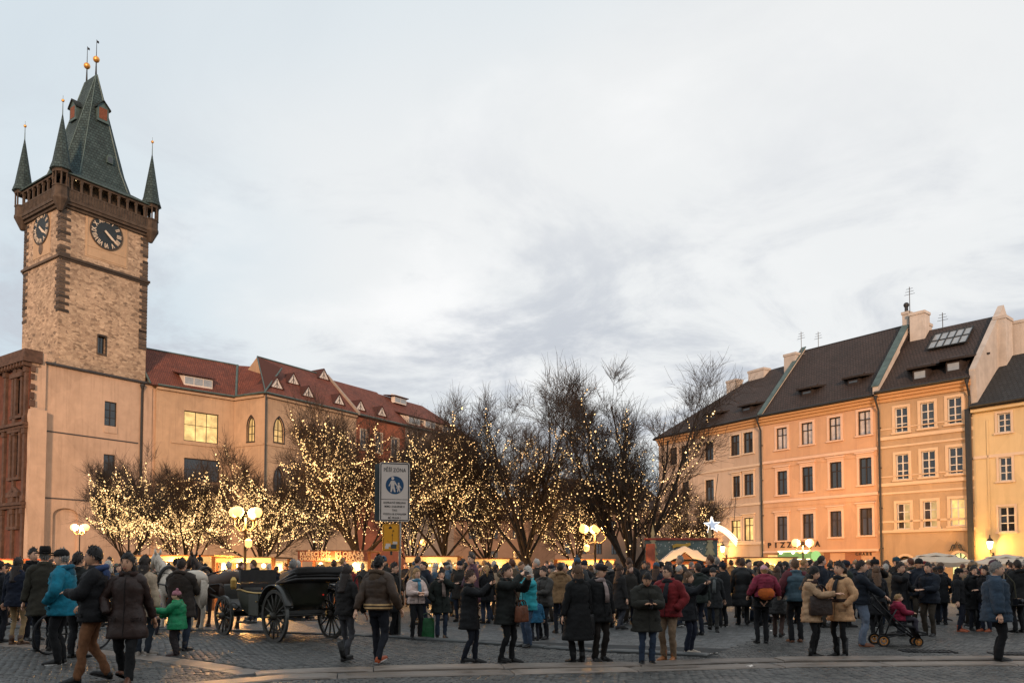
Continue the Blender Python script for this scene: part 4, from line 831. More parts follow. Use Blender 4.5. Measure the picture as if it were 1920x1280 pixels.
roof_quads('roof', [[(0, -.5, 14.6), (fC.L, -.5, 14.6), (fC.L, DC, RCz), (0, DC, RCz)], [(fC.L, 11, 14.6), (0, 11, 14.6), (0, DC, RCz), (fC.L, DC, RCz)]], DKT, hC)
# --- D: yellow, lower
wD = [fD.rect(*r) for r in ((1870, 1895.5, 774, 810), (1873, 1897.5, 856.5, 901), (1873, 1903, 949, 996.5))]
dx = 2.6; wD += [(a + dx, b_ + dx, c, d) for a, b_, c, d in wD[:3]]
hD = house('yellow_house', 'low yellow house with white windows and a wall lantern', fD, 12.6, wD, CRM, YEL, WHF, lambda i: (GLASS, 2, 3), surround=.14)
q = MB(); q.box(0, fD.L, -.3, 0, 12.2, 12.55); q.build('cornice', YEL, hD); band(hD, fD, 9.0, 9.2, .06, CRM); band(hD, fD, 3.5, 3.62, .04, YEL)
q = MB(); q.tube([(.05, -.5, 12.6), (fD.L, -.5, 12.6)], .1, 6); q.build('gutter', DARKM, hD)
roof_quads('roof', [[(0, -.5, 12.55), (fD.L, -.5, 12.55), (fD.L, 5.5, 17), (0, 5.5, 17)], [(fD.L, 11, 12.55), (0, 11, 12.55), (0, 5.5, 17), (fD.L, 5.5, 17)]], tile_mat('dark_slate_tiles', (.016, .019, .022), (.03, .034, .038), 3.4, 3.2), hD)
q = MB(); q.box(.9, 1.0, -.06, 0, 3.7, 11.6); q.build('downpipe_recess', YEL, hD)
# party walls, drainpipes, chimneys, skylight, dormers
def party(root, x, t_, zt, d, rz, material, up=.35, dx=0.):
    q = MB(); q.loft([[(xx, -.45, zt - .05), (xx, -.45, zt + up), (xx, d, rz + up + .1), (xx, d, rz - .3)] for xx in (x - t_ / 2, x + t_ / 2)]); q.build('party_wall', material, root)
    q = MB(); q.loft([[(xx, -.5, zt + up + .002), (xx, -.5, zt + up + .08), (xx, d, rz + up + .19), (xx, d, rz + up + .102)] for xx in (x - t_ / 2 - .08, x + t_ / 2 + .08)]); q.build('flashing', COPPER, root)
party(hB, .05, .32, 14.5, DB, RB, CHW, .12); party(hC, .1, .4, 14.6, 5.8, 21.0, CHW, .5)
q = MB(); q.loft([[(xx, 0.0, 12.4), (xx, -.3, 15.2), (xx, DC, RCz + .7), (xx, 11, 15.2), (xx, 11, 12.4)] for xx in (fC.L - .05, fC.L + .35)]); q.build('gable_wall', CHW, hC)
def pipe(root, fc, px, zt):
    u = fc.uv(px, 900)[0]; q = MB(); q.tube([(u, -.55, zt - .05), (u, -.55, zt - .35), (u, -.16, zt - 1.1), (u, -.16, 0.0)], .075, 8); q.lathe([(.08, -.35), (.16, 0)], (u, -.55, zt), 8)
    for z in (3, 6, 9, 12): q.box(u - .1, u + .1, -.16, 0, z, z + .06)
    q.build('drainpipe', DARKM, root)
pipe(hA, fA, 1430, 14.4); pipe(hB, fB, 1652, 14.4); pipe(hC, fC, 1823, 14.5)
q = MB(); u = fC.L - .12; q.box(u - .28, u + .02, -.3, -.0, 0, 12.5); q.build('downpipe_shaft', DARKM, hC)
def chimney(root, fc, px0, px1, pyt, pyb, off, dep, pots=False):
    pl = Facade(0, 0, 1, 1, 10); pl.set(fc.w(0, off, 0), fc.w(5, off, 0)); a, b_, c, d = pl.rect(px0, px1, pyt, pyb); q = MB()
    q.box(a, b_, off, off + dep, c - 2, d - .22); q.box(a - .06, b_ + .06, off - .06, off + dep + .06, d - .218, d); 
    o = q.build('chimney', CHW, root)
    if pots:
        q = MB(); q.tube([(a + .2, off + .3, d), (a + .2, off + .3, d + .5)], .14, 8); q.ball((a + .2, off + .3, d + .6), .22, 10); q.build('cowl', DARKM, o)
    return o
chimney(hA, fA, 1362, 1380, 712, 748, 4.6, .9); chimney(hA, fA, 1403, 1432, 692, 735, 4.9, .9); chimney(hB, fB, 1470, 1492, 662, 716, 4.6, 1.0); chimney(hB, fB, 1500, 1510, 664, 690, 5.6, .6)
chimney(hB, fB, 1692, 1704, 584, 650, 5.0, .8, True); chimney(hC, fC, 1706, 1734, 584, 668, 4.7, 1.0); chimney(hC, fC, 1736, 1743, 606, 650, 5.6, .5); chimney(hC, fC, 1864, 1886, 592, 645, 4.2, 1.4); chimney(hC, fC, 1890, 1930, 600, 690, 5.8, 1.6)
def antenna(root, fc, px, pyt, pyb, off):
    pl = Facade(0, 0, 1, 1, 10); pl.set(fc.w(0, off, 0), fc.w(5, off, 0)); u, z1 = pl.uv(px, pyt); _, z0 = pl.uv(px, pyb); q = MB(); q.tube([(u, off, z0), (u, off, z1)], .03, 4)
    for k, wd in enumerate((.5, .65, .8)): q.tube([(u - wd / 2, off, z1 - .15 - .22 * k), (u + wd / 2, off, z1 - .15 - .22 * k)], .016, 4)
    q.build('antenna', DARKM, root)
antenna(hB, fB, 1502, 622, 668, 5.4); antenna(hB, fB, 1534, 622, 664, 6.0); antenna(hC, fC, 1705, 538, 590, 5.0); antenna(hC, fC, 1767, 586, 640, 5.4)
DKW = mat('dormer_dark_wood', (.03, .022, .02), .8, .2, 4)
for px, py, h_ in ((1335, 788, hA), (1400, 773, hA), (1513, 742, hB), (1600, 722, hB)):
    fc = fA if h_ is hA else fB; shed(fc, px, py, .95, h_, 0, .22, .5, (14.45, -.5, RA if h_ is hA else RB, DA if h_ is hA else DB), tm=DKT, fm=DKW, pm=GLASS, back=1.7)
for px, py in ((1725, 714), (1788, 699)): shed(fC, px, py, 1.0, hC, 0, .25, .85, (14.6, -.5, RCz, DC), tm=DKT, fm=DKW, pm=_M['sky_glass'], back=2.0)
u0, y0, z0 = on_roof(fC, 1738, 662, 14.6, -.5, RCz, DC); u1, y1, z1 = on_roof(fC, 1812, 646, 14.6, -.5, RCz, DC); u1 = max(u1, u0 + 2.6); sl_ = (RCz - 14.6) / (DC + .5)
sk = MB(); hh = 1.6
for k in range(6): x = u0 + (u1 - u0) * k / 5; sk.obox((x, y0 + hh * .5, z0 + .28 + hh * .5 * sl_), (.06, hh * 1.35, .1), Matrix.Rotation(math.atan(sl_), 3, 'X'))
for q_ in (0, .5, 1): sk.obox(((u0 + u1) / 2, y0 + hh * q_, z0 + .28 + hh * q_ * sl_), (u1 - u0, .08, .1), Matrix.Rotation(math.atan(sl_), 3, 'X'))
so_ = sk.build('skylight', DARKM, hC); sk = MB(); sk.poly([(u0, y0, z0 + .27), (u1, y0, z0 + .27), (u1, y0 + hh, z0 + .27 + hh * sl_), (u0, y0 + hh, z0 + .27 + hh * sl_)]); sk.build('pane', _M['sky_glass'], so_)
# wall lantern on the yellow house
def wall_lantern(fc, px, py, lab, power):
    u, z = fc.uv(px, py); t = thing('wall_lantern', lab, 'lantern', fc.w(u, 0, z), fc.ang)
    q = MB(); q.tube([(0, 0.0, -.75), (0, -.3, -.6), (0, -.45, -.3)], .03, 6); q.box(-.07, .07, -.03, 0, -.95, -.55); q.build('bracket', DARKM, t)
    q = MB(); c6 = lambda r, z: [(r * math.cos(R(60 * k)), -.45 + r * math.sin(R(60 * k)), z) for k in range(6)]
    q.loft([c6(.11, -.3), c6(.22, .18)], 0); q.build('glass', glow('lantern_glow', (1, .72, .3), 9), t)
    q = MB(); q.loft([c6(.26, .182), c6(.16, .34), c6(.06, .42), c6(.05, .55)]); q.ball((0, -.45, .6), .05, 6); q.build('cap', DARKM, t)
    point('lantern_light', (0, -.75, -.05), power, (1, .5, .12), .15, t)
wall_lantern(fD, 1862, 1020, 'lit six-sided wall lantern on the yellow house', 420)
wall_lantern(fA, 1362, 1028, 'lit wall lantern on the beige corner house by the market hut', 480)
# dark house far behind the trees
fE = Facade(1040, 890, 1255, 905, 17); bk = thing('far_house', 'dark far house seen between the trees with steep brown roof', 'house', fE.o, fE.ang)
m = MB(); ws = [(2 + k * 3.2, 3.2 + k * 3.2, z, z + 1.8) for k in range(5) for z in (4, 8)]; wall_holes(m, 0, fE.L, 0, 12, ws, .3); m.poly([(0, 8, 0), (0, 0, 0), (0, 0, 12), (0, 8, 12)]); m.poly([(fE.L, 0, 0), (fE.L, 8, 0), (fE.L, 8, 12), (fE.L, 0, 12)]); m.build('wall', mat('dull_brown_plaster', (.2, .13, .09), .9, .1, 1), bk)
for r in ws: simple_window(bk, r, DARKF, GLASS, 2, 2, .15, .08)
roof_quads('roof', [[(-.4, -.5, 12), (fE.L + .4, -.5, 12), (fE.L - 3, 4, 17), (3, 4, 17)], [(-.4, 8.5, 12), (-.4, -.5, 12), (3, 4, 17)], [(fE.L + .4, -.5, 12), (fE.L + .4, 8.5, 12), (fE.L - 3, 4, 17)], [(fE.L + .4, 8.5, 12), (-.4, 8.5, 12), (3, 4, 17), (fE.L - 3, 4, 17)]], DKT, bk)

fG = Facade(850, 930, 1060, 925, 15); bg_ = thing('far_house', 'low dark house added to close the sky gap behind the trees', 'house', fG.o, fG.ang)  # added house, hides the bright sky gap where dark trees would stand
m = MB(); ws = [(3 + k * 4.2, 4.4 + k * 4.2, z, z + 1.8) for k in range(4) for z in (3, 7)]; wall_holes(m, 0, fG.L, 0, 10.5, ws, .3); m.poly([(fG.L, 0, 0), (fG.L, 8, 0), (fG.L, 8, 10.5), (fG.L, 0, 10.5)]); m.build('wall', _M['dull_brown_plaster'], bg_)
for r in ws: simple_window(bg_, r, DARKF, GLASS, 2, 2, .15, .08)
roof_quads('roof', [[(-.4, -.5, 10.5), (fG.L + .4, -.5, 10.5), (fG.L + .4, 4, 15), (-.4, 4, 15)], [(fG.L + .4, 8.5, 10.5), (-.4, 8.5, 10.5), (-.4, 4, 15), (fG.L + .4, 4, 15)]], DKT, bg_)
# unseen row of houses added behind the camera, tall enough to shade the foreground
NEARC = [('yellow', (.55, .4, .2)), ('salmon', (.5, .26, .16)), ('beige', (.46, .34, .24)), ('ochre', (.4, .25, .13)), ('grey', (.35, .34, .32)), ('white', (.62, .58, .52)), ('pale green', (.34, .4, .28)), ('brick red', (.3, .11, .07)), ('cream', (.58, .48, .35))]
for k in range(9):
    w_ = 16.0; hz = (17.2, 18.4, 17.8)[k % 3]; nm_, cc_ = NEARC[k]; wm_ = mat('plaster_' + nm_.replace(' ', '_'), cc_, .9, .08, .7, bump=.2); r_ = thing('unseen_shade_house', nm_ + ' plastered unseen house added behind the camera to shade the foreground', 'house', (72 - 16 * k, -30, 0), math.pi, 'unseen houses added to shade the foreground')
    m = MB(); ws = [(1.2 + q * 3.6, 2.6 + q * 3.6, z, z + 2.2) for q in range(4) for z in (5, 9, 13)]; wall_holes(m, 0, w_, 0, hz - 1.2, ws, .3); m.poly([(0, 10, 0), (0, 0, 0), (0, 0, hz - 1.2), (0, 10, hz - 1.2)]); m.poly([(w_, 0, 0), (w_, 10, 0), (w_, 10, hz - 1.2), (w_, 0, hz - 1.2)]); m.build('wall', wm_, r_)
    for q in ws: simple_window(r_, q, WHF, GLASS, 1, 2, .15, .1)
    roof_quads('roof', [[(0, -.4, hz - 1.2), (w_, -.4, hz - 1.2), (w_, 5, hz + 1.6), (0, 5, hz + 1.6)], [(w_, 10.4, hz - 1.2), (0, 10.4, hz - 1.2), (0, 5, hz + 1.6), (w_, 5, hz + 1.6)]], DKT, r_)
# ================================================================== TREES WITH LIGHT STRINGS
BARK = mat('bark', (.035, .027, .022), .95, .4, 3, bump=.8, bscale=14)
TWIG = mat('twig_bark', (.045, .033, .026), .95, .3, 2)
BULB = glow('fairy_light', (1, .60, .24), 2.9)
WIRE = mat('light_cable', (.012, .016, .012), .7, 0)
_n = BULB.node_tree; _g = _n.nodes.new('ShaderNodeNewGeometry'); _r = _n.nodes.new('ShaderNodeMapRange'); _r.inputs['To Min'].default_value = 1.0; _r.inputs['To Max'].default_value = 4.2
_n.links.new(_g.outputs['Random Per Island'], _r.inputs['Value']); _n.links.new(_r.outputs[0], _n.nodes['Principled BSDF'].inputs['Emission Strength'])     # old and new bulbs differ
def np_tubes(polys, nside):           # polys: list of (pts (m,3), radii (m,)); same side count, batched by length
    Vs, Fs, base = [], [], 0
    ang = np.arange(nside) * 2 * np.pi / nside; by = {}
    for P, r in polys: by.setdefault(len(P), []).append((P, r))
    for m, L in by.items():
        P = np.array([q[0] for q in L]); r = np.array([q[1] for q in L]); v, f = tube_batch(P, r, ang); Vs.append(v); Fs.append(f + base); base += len(v)
    return np.concatenate(Vs), np.concatenate(Fs)
def tube_batch(P, r, ang):
    nb, m, _ = P.shape; ns = len(ang); T = np.gradient(P, axis=1); T /= np.linalg.norm(T, axis=2)[..., None] + 1e-9
    A = np.cross(T, np.array([.31, .52, .8])); A /= np.linalg.norm(A, axis=2)[..., None] + 1e-9; B = np.cross(T, A)
    ring = P[:, :, None] + r[:, :, None, None] * (np.cos(ang)[:, None] * A[:, :, None] + np.sin(ang)[:, None] * B[:, :, None])
    i = np.arange(m - 1)[:, None] * ns; k = np.arange(ns)[None]; q = np.stack([i + k, i + (k + 1) % ns, i + ns + (k + 1) % ns, i + ns + k], -1).reshape(-1, 4)
    return ring.reshape(-1, 3), (q[None] + (np.arange(nb) * m * ns)[:, None, None]).reshape(-1, 4)
def twigs(lev, rs, per, lmin, lmax):          # finest twigs, all at once
    P = np.array([q for q, r in lev[4]]); n = len(P) * per; P = np.repeat(P, per, 0); t = rs.uniform(.25, 1, n) * (P.shape[1] - 1); a = np.minimum(t.astype(int), P.shape[1] - 2); f_ = (t - a)[:, None]; ix = np.arange(n)
    o = P[ix, a] * (1 - f_) + P[ix, a + 1] * f_; d = P[ix, a + 1] - P[ix, a]; d /= np.linalg.norm(d, axis=1)[:, None]; d = d + rs.normal(0, .5, (n, 3)) + np.array([0, 0, .18]); d /= np.linalg.norm(d, axis=1)[:, None]
    L = rs.uniform(lmin, lmax, n)[:, None]; d2 = d + rs.normal(0, .2, (n, 3)) + np.array([0, 0, .12]); d2 /= np.linalg.norm(d2, axis=1)[:, None]
    Q = np.stack([o, o + d * L * .5, o + d * L * .5 + d2 * L * .5], 1); r = np.tile(np.array([.0065, .005, .0025]), (n, 1)); return tube_batch(Q, r, np.arange(3) * 2 * np.pi / 3)
def grow_tree(seed, H, spread, trunk_h, r0, limbs=7, dens=1.0, upright=.5):
    rs = np.random.RandomState(seed); lev = {0: [], 1: [], 2: [], 3: [], 4: []}
    def branch(p, d, L, r, level, m):
        pts = [p]; d = d / np.linalg.norm(d); q = p.copy()
        for k in range(m - 1):
            d = d + rs.normal(0, .09 if level < 3 else .14, 3) + np.array([0, 0, (.10 if level < 3 else .05) * upright]); d /= np.linalg.norm(d); q = q + d * L / (m - 1); pts.append(q)
        P = np.array(pts); rr = r * (1 - np.linspace(0, 1, m) * (.72 if level < 3 else .8)); lev[level].append((P, rr)); return P, rr
    def perp(d):
        a = rs.normal(0, 1, 3); a -= d * a.dot(d); return a / np.linalg.norm(a)
    P0, r_ = branch(np.zeros(3), np.array([rs.normal(0, .04), rs.normal(0, .04), 1.]), trunk_h, r0, 0, 6); r_[:] = r0 * np.linspace(1.25, .85, 6); top = P0[-1]
    def sub(P, rr, L, level, n, ratio):
        for k in range(n):
            t = rs.uniform(.18, .98) if level < 4 else rs.uniform(.1, 1); i = t * (len(P) - 1); a = int(min(i, len(P) - 2)); f_ = i - a; p = P[a] * (1 - f_) + P[a + 1] * f_
            d = P[a + 1] - P[a]; d /= np.linalg.norm(d); ang = rs.uniform(.35, .85); dd = d * math.cos(ang) + perp(d) * math.sin(ang); dd[2] += .18 * upright
            l2 = L * ratio * rs.uniform(.6, 1.25) * (1.1 - .5 * t); r2 = (rr[a] * (1 - f_) + rr[a + 1] * f_) * rs.uniform(.45, .65); r2 = max(r2, .0055)
            Q, rq = branch(p, dd, l2, r2, level, 5 if level < 3 else 4)
            if level < 4: sub(Q, rq, l2, level + 1, max(3, int({2: 7, 3: 6}[level] * dens)), .55)
    for k in range(limbs):
        az = 2 * np.pi * (k + rs.uniform(-.25, .25)) / limbs; tilt = rs.uniform(.25, 1) ** .8 * spread
        if k == 0: tilt = .08
        d = np.array([math.cos(az) * math.sin(tilt), math.sin(az) * math.sin(tilt), math.cos(tilt)]); L = (H - trunk_h) / max(.62, math.cos(tilt * .7)) * rs.uniform(.72, 1.0)
        P, rr = branch(top - np.array([0, 0, rs.uniform(0, trunk_h * .25)]), d, L, r0 * rs.uniform(.34, .5), 1, 8)
        sub(P, rr, L, 2, int(9 * dens), .42)
    return lev
LSTR = []
def tree(name, label, px, y, py_top, seed, spread, trunk_h, r0, limbs, dens, strings, bulb_r=.036, swags=(), lbl2='', lo=.0, group='bare trees wrapped in light strings', hmax=1.0, upright=.75, tw=2):
    base = at_y(px, HOR, y); base = Vector((base.x, base.y, 0)); H = zat(py_top, y)
    lev = grow_tree(seed, H, spread, trunk_h, r0, limbs, dens, upright)
    zmax = np.percentile([P[:, 2].max() for P, r in lev[4]], 98.5); s = H / zmax
    for k in lev: lev[k] = [(P * np.array([1, 1, s]) if k else P * np.array([1, 1, s]), r) for P, r in lev[k]]
    t = thing(name, label, 'tree', base, 0, group)
    V, Fq = np_tubes(lev[0] + lev[1], 7); link('trunk', np_mesh('trunk', V, Fq, BARK, True), t)
    V1, F1 = np_tubes(lev[2], 4); V2, F2 = np_tubes(lev[3] + lev[4], 3); V3, F3 = twigs(lev, np.random.RandomState(seed), tw, .3, .85)
    link('crown', np_mesh('crown', np.concatenate([V1, V2, V3]), np.concatenate([F1, F2 + len(V1), F3 + len(V1) + len(V2)]), TWIG), t)
    # light strings wound along branches
    rs = np.random.RandomState(seed + 77); runs = []
    cand = [(P, r) for P, r in lev[2] + lev[1] + lev[3][::2] if P[:, 2].mean() > H * lo and P[:, 2].max() < H * hmax]; rs.shuffle(cand) if False else None
    order = rs.permutation(len(cand))[:strings]
    for i in order:
        P, r = cand[i]; n = max(6, int(np.linalg.norm(np.diff(P, axis=0), axis=1).sum() / .17)); tt = np.linspace(0, len(P) - 1, n); a = np.minimum(tt.astype(int), len(P) - 2); f_ = (tt - a)[:, None]
        Q = P[a] * (1 - f_) + P[a + 1] * f_; w = np.arange(n) * 1.4; rad = .05 + .02 * rs.rand(); Q = Q + np.stack([np.cos(w) * rad, np.sin(w) * rad, rs.normal(0, .015, n)], 1); runs.append(Q)
    tips = [P[-1] for P, r in lev[2]] + [P[len(P) // 2] for P, r in lev[1]]
    for k in range(swags if isinstance(swags, int) else 0):      # hanging garlands between branch ends
        p, q = tips[rs.randint(len(tips))], tips[rs.randint(len(tips))]
        if not 1.0 < np.linalg.norm(p - q) < 3.2: continue
        n = int(np.linalg.norm(p - q) * 1.25 / .13); u = np.linspace(0, 1, n)[:, None]; Q = p * (1 - u) + q * u; Q[:, 2] -= (4 * u[:, 0] * (1 - u[:, 0])) * np.linalg.norm(p - q) * rs.uniform(.2, .4)
        if Q[:, 2].min() > 1.9: runs.append(Q)
    ls = thing('light_string', lbl2, 'light string', base, 0, 'warm white light strings on the trees')
    V, Fq = np_tubes([(Q, np.full(len(Q), .006)) for Q in runs], 3); cb = link('cable', np_mesh('cable', V, Fq, WIRE), ls); cb['kind'] = 'stuff'
    C = np.concatenate(runs); C = C[rs.rand(len(C)) < .92]; C = C + rs.normal(0, .02, C.shape); n = len(C); rr = bulb_r * .9 * rs.uniform(.55, 1.0, n) * np.where(rs.rand(n) < .12, 1.6, 1.0)
    oc = np.array([(1, 0, 0), (0, 1, 0), (-1, 0, 0), (0, -1, 0), (0, 0, 1.15), (0, 0, -1.15)]); V = (C[:, None] + oc[None] * rr[:, None, None]).reshape(-1, 3)
    tr = np.array([(0, 1, 4), (1, 2, 4), (2, 3, 4), (3, 0, 4), (1, 0, 5), (2, 1, 5), (3, 2, 5), (0, 3, 5)]); Fq = (tr[None] + (np.arange(n) * 6)[:, None, None]).reshape(-1, 3)
    o = link('bulbs', np_mesh('bulbs', V, Fq, BULB), ls); o['kind'] = 'stuff'
    return t
T_ = tree
T_('bare_tree', 'big bare vase-shaped tree beside the snowy-roofed market hut', 1190, 33, 722, 12, .82, 1.6, .24, 10, 1.2, 110, .030, 14, 'sparse light string in the big bare tree beside the snowy-roofed hut', .12, hmax=.85, tw=2)
T_('bare_tree', 'tall bare tree behind the woman with the brown shoulder bag', 1002, 36, 742, 23, .66, 2.3, .19, 9, 1.2, 120, .030, 16, 'light string in the tall bare tree behind the woman with the brown shoulder bag', .1, hmax=.9, tw=2)
T_('bare_tree', 'twiggy tree glowing with lights just behind the pedestrian zone sign', 838, 38, 800, 31, .8, 2.0, .16, 8, 1.3, 170, .034, 200, 'dense light string in the tree just behind the pedestrian zone sign', .05)
T_('bare_tree', 'round-headed tree thick with lights above the sausage stall', 690, 37, 790, 41, .9, 2.0, .17, 9, 1.25, 190, .034, 240, 'dense light string in the round-headed tree above the sausage stall', .05)
T_('bare_tree', 'low spreading tree full of lights behind the carriage', 500, 40, 868, 53, .95, 1.8, .13, 9, 1.2, 80, .038, 340, 'looping light string in the low tree behind the carriage', .05)
T_('bare_tree', 'low tree full of lights between the white horse and the plain wall', 345, 41, 876, 61, .95, 1.8, .13, 9, 1.2, 80, .038, 360, 'looping light string in the low tree behind the white horse', .05)
T_('bare_tree', 'small tree full of lights beside the two-globe lamp at the plain wall', 238, 43, 884, 71, .9, 1.7, .12, 8, 1.2, 70, .038, 340, 'looping light string in the small tree beside the lamp at the plain wall', .05)
T_('bare_tree', 'bare tree without many lights filling the gap behind the sign and the tall tree', 905, 47, 850, 83, .8, 2.2, .17, 8, 1.2, 160, .034, 20, 'light string deep in the tree behind the sign and the tall tree', .1, tw=2)
T_('bare_tree', 'bare tree standing behind the three-globe street lamp', 1092, 46, 890, 97, .9, 2.0, .17, 8, 1.2, 160, .034, 26, 'light string in the tree behind the three-globe street lamp', .05)
T_('bare_tree', 'low bare tree lit from inside behind the comet star', 1290, 45, 905, 101, 1.1, 1.8, .14, 8, 1.1, 120, .036, 16, 'light string in the low tree behind the comet star', .05)
T_('bare_tree', 'dark twiggy tree behind the round-headed tree', 590, 49, 838, 113, .9, 2.0, .16, 8, 1.2, 220, .036, 30, 'light string in the dark tree behind the round-headed tree', .05)
T_('bare_tree', 'twiggy tree in the back row before the grey hipped house', 770, 53, 830, 127, .9, 2.0, .16, 8, 1.2, 200, .036, 30, 'light string in the back-row tree before the grey hipped house', .05)
# ================================================================== STREET LAMPS
LAMPG = glow('street_lamp_globe', (1, .45, .11), 2.7)
LIRON = mat('lamp_iron', (.05, .04, .03), .5, .2, 5, metal=.3)
def street_lamp(px, y, gy, offs, label, power, gr=.22, low=()):
    p = at_y(px, HOR, y); z = zat(gy, y); t = thing('street_lamp', label, 'street lamp', (p.x, p.y, 0), 0, 'cast iron globe street lamps')
    m = MB(); m.lathe([(.22, 0), (.22, .12), (.16, .16), (.13, .7), (.09, .8), (.06, 1.2), (.05, z - .7), (.08, z - .66), (.05, z - .6), (.04, z - .2)], (0, 0, 0), 10); m.build('pole', LIRON, t, True)
    for k, (ox, oy) in enumerate(offs):
        m = MB(); m.tube([(0, 0, z - .62), (ox * .5, oy * .5, z - .72), (ox, oy, z - .5), (ox, oy, z - gr)], .028, 6); m.lathe([(.1, -.05), (.12, 0), (.05, .03)], (ox, oy, z - gr + .02), 8); m.build('arm', LIRON, t, True)
        m = MB(); m.ball((ox, oy, z), gr * .86, 14); m.build('globe', LAMPG, t, True)
    for ox, oz in low:
        m = MB(); zz2 = zat(oz, y); m.lathe([(.05, -.16), (.13, -.12), (.15, .1), (.04, .18)], (ox, 0, zz2), 8); m.build('lantern', glow('low_lantern_glow', (1, .5, .13), 1.3), t); m = MB(); m.tube([(0, 0, zz2 - .25), (ox * .6, 0, zz2 - .28), (ox, 0, zz2 - .16)], .02, 5); m.build('lantern_arm', LIRON, t)
    point('lamp_light', (0, 0, z - .05), power, (1, .47, .13), .5, t)
street_lamp(148, 76, 988, ((-.6, .1), (.6, -.1), (0, .7)), 'two-globe street lamp glowing against the plain town hall wall', 9000, .4)
street_lamp(459, 30, 960, ((-.42, 0), (.42, 0), (-.14, -.4), (.16, .4)), 'brightest many-globed street lamp behind the carriage', 3800, .235, ((.12, 1018),))
street_lamp(783, 56, 1016, ((-.38, 0), (.36, .1)), 'small two-globe street lamp seen behind the pedestrian zone sign', 500, .25)
street_lamp(1116, 39, 991, ((-.55, 0), (.0, -.5), (.52, .1), (0, .5)), 'three-globe street lamp between the two big bare trees', 2400, .26, ((-.42, 1027),))
street_lamp(1506, 54, 1017, ((-.48, 0), (.5, .05)), 'two-globe street lamp in front of the pizzeria sign', 5200, .31)
street_lamp(1690, 41, 1012, (), 'x', 10) if False else None
# ================================================================== MARKET STALLS
STW = mat('stall_wood', (.20, .085, .04), .8, .25, 4, bump=.3, bscale=12)
STO = mat('stall_orange_cloth', (.55, .22, .07), .85, .12, 3)
SIGNR = mat('stall_sign_board', (.36, .10, .045), .7, .12, 3)
CREAM = mat('sign_cream_lettering', (.75, .50, .28), .7, .05, 3, emit=(1, .55, .2), estr=.25)
LAMPS = glow('stall_lamp', (1, .74, .36), 8.0)
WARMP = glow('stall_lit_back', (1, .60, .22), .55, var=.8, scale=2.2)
FIR = mat('fir_garland', (.02, .04, .015), .9, .4, 8)
SNOW = mat('white_snow_cloth', (.72, .66, .60), .9, .06, 2, bump=.2)
def garland(par, x0, x1, y, z, seed, lights=24):
    rs = random.Random(seed); m = MB(); n = int((x1 - x0) / .05)
    for k in range(n * 4):
        x = rs.uniform(x0, x1); a = rs.uniform(0, 6.28); r = rs.uniform(.03, .12); d = Vector((rs.uniform(-.5, .5), math.cos(a), math.sin(a))).normalized(); p = Vector((x, y, z)); q = p + d * r * 1.4; s = d.orthogonal().normalized() * .014
        m.add([p - s, p + s, q], [(0, 1, 2)])
    g = m.build('fir_garland', FIR, par); m = MB()
    for k in range(lights): m.ball((rs.uniform(x0, x1), y - .1 + rs.uniform(-.03, .03), z + rs.uniform(-.1, .06)), .028, 5)
    b_ = m.build('garland_bulbs', BULB, g); b_['kind'] = 'stuff'
def stall(name, label, px0, px1, y, pyt, pyb, texts, roofm, kind='board', power=120, rot=0.0, gl=True):
    a, b_ = at_y(px0, HOR, y), at_y(px1, HOR, y); W = b_.x - a.x; t = thing(name, label, 'market stall', ((a.x + b_.x) / 2, y, 0), rot, 'market stalls under the trees'); z1, z0 = zat(pyt, y), zat(pyb, y); hw = W / 2
    m = MB(); m.box(-hw + .06, hw - .06, 0.02, .06, .02, 1.0)
    o = m.build('counter_front', STW, t)
    for k in range(int(W / .16)): q = MB(); q.box(-hw + .07 + k * .16, -hw + .07 + k * .16 + .145, 0, .018, .03, .98); q.build('plank', STW, o)
    m = MB(); m.box(-hw, hw, -.22, .5, 1.0, 1.06); m.build('counter_top', STW, t)
    for sx in (-1, 1):
        for yy in (.05, 2.2): m = MB(); m.box(sx * hw - .06, sx * hw + .06, yy - .06, yy + .06, 0, z1); m.build('post', STW, t)
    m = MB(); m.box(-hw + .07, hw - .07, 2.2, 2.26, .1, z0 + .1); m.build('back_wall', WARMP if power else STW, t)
    m = MB(); m.loft([[(-hw - .2, -.35, z1 + .02), (hw + .2, -.35, z1 + .02), (hw + .2, -.35, z1 + .1), (-hw - .2, -.35, z1 + .1)], [(-hw - .2, 1.1, z1 + .45), (hw + .2, 1.1, z1 + .45), (hw + .2, 1.1, z1 + .53), (-hw - .2, 1.1, z1 + .53)], [(-hw - .2, 2.5, z1 + .02), (hw + .2, 2.5, z1 + .02), (hw + .2, 2.5, z1 + .1), (-hw - .2, 2.5, z1 + .1)]]) if kind == 'gable' else m.box(-hw - .1, hw + .1, -.2, 2.4, z1 + .01, z1 + .06)
    m.build('roof', roofm, t)
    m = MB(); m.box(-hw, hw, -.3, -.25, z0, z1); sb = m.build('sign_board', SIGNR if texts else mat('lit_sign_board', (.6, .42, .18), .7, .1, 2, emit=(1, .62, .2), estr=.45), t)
    for k, (txt, fx, fz, size) in enumerate(texts):
        o = text_mesh('lettering', txt, size, .006, CREAM, sb, bold=.006); kx = min(1, W * .44 / max(.01, o.dimensions.x)); o.scale = (kx, 1, min(1, kx * 1.25)); o.location = (-hw + W * fx, -.31, z0 + (z1 - z0) * fz)
    for k in range(2): m = MB(); m.ball((-hw * .5 + k * hw, .6, z0 - .12), .09, 8); m.build('lamp', LAMPS, t)
    if power: point('stall_light', (0, -.35, z0 - .2), power * 2.6, (1, .52, .17), .15, t)
    if gl: garland(t, -hw, hw, -.36, z0 - .06, int(px0), 20)
    return t
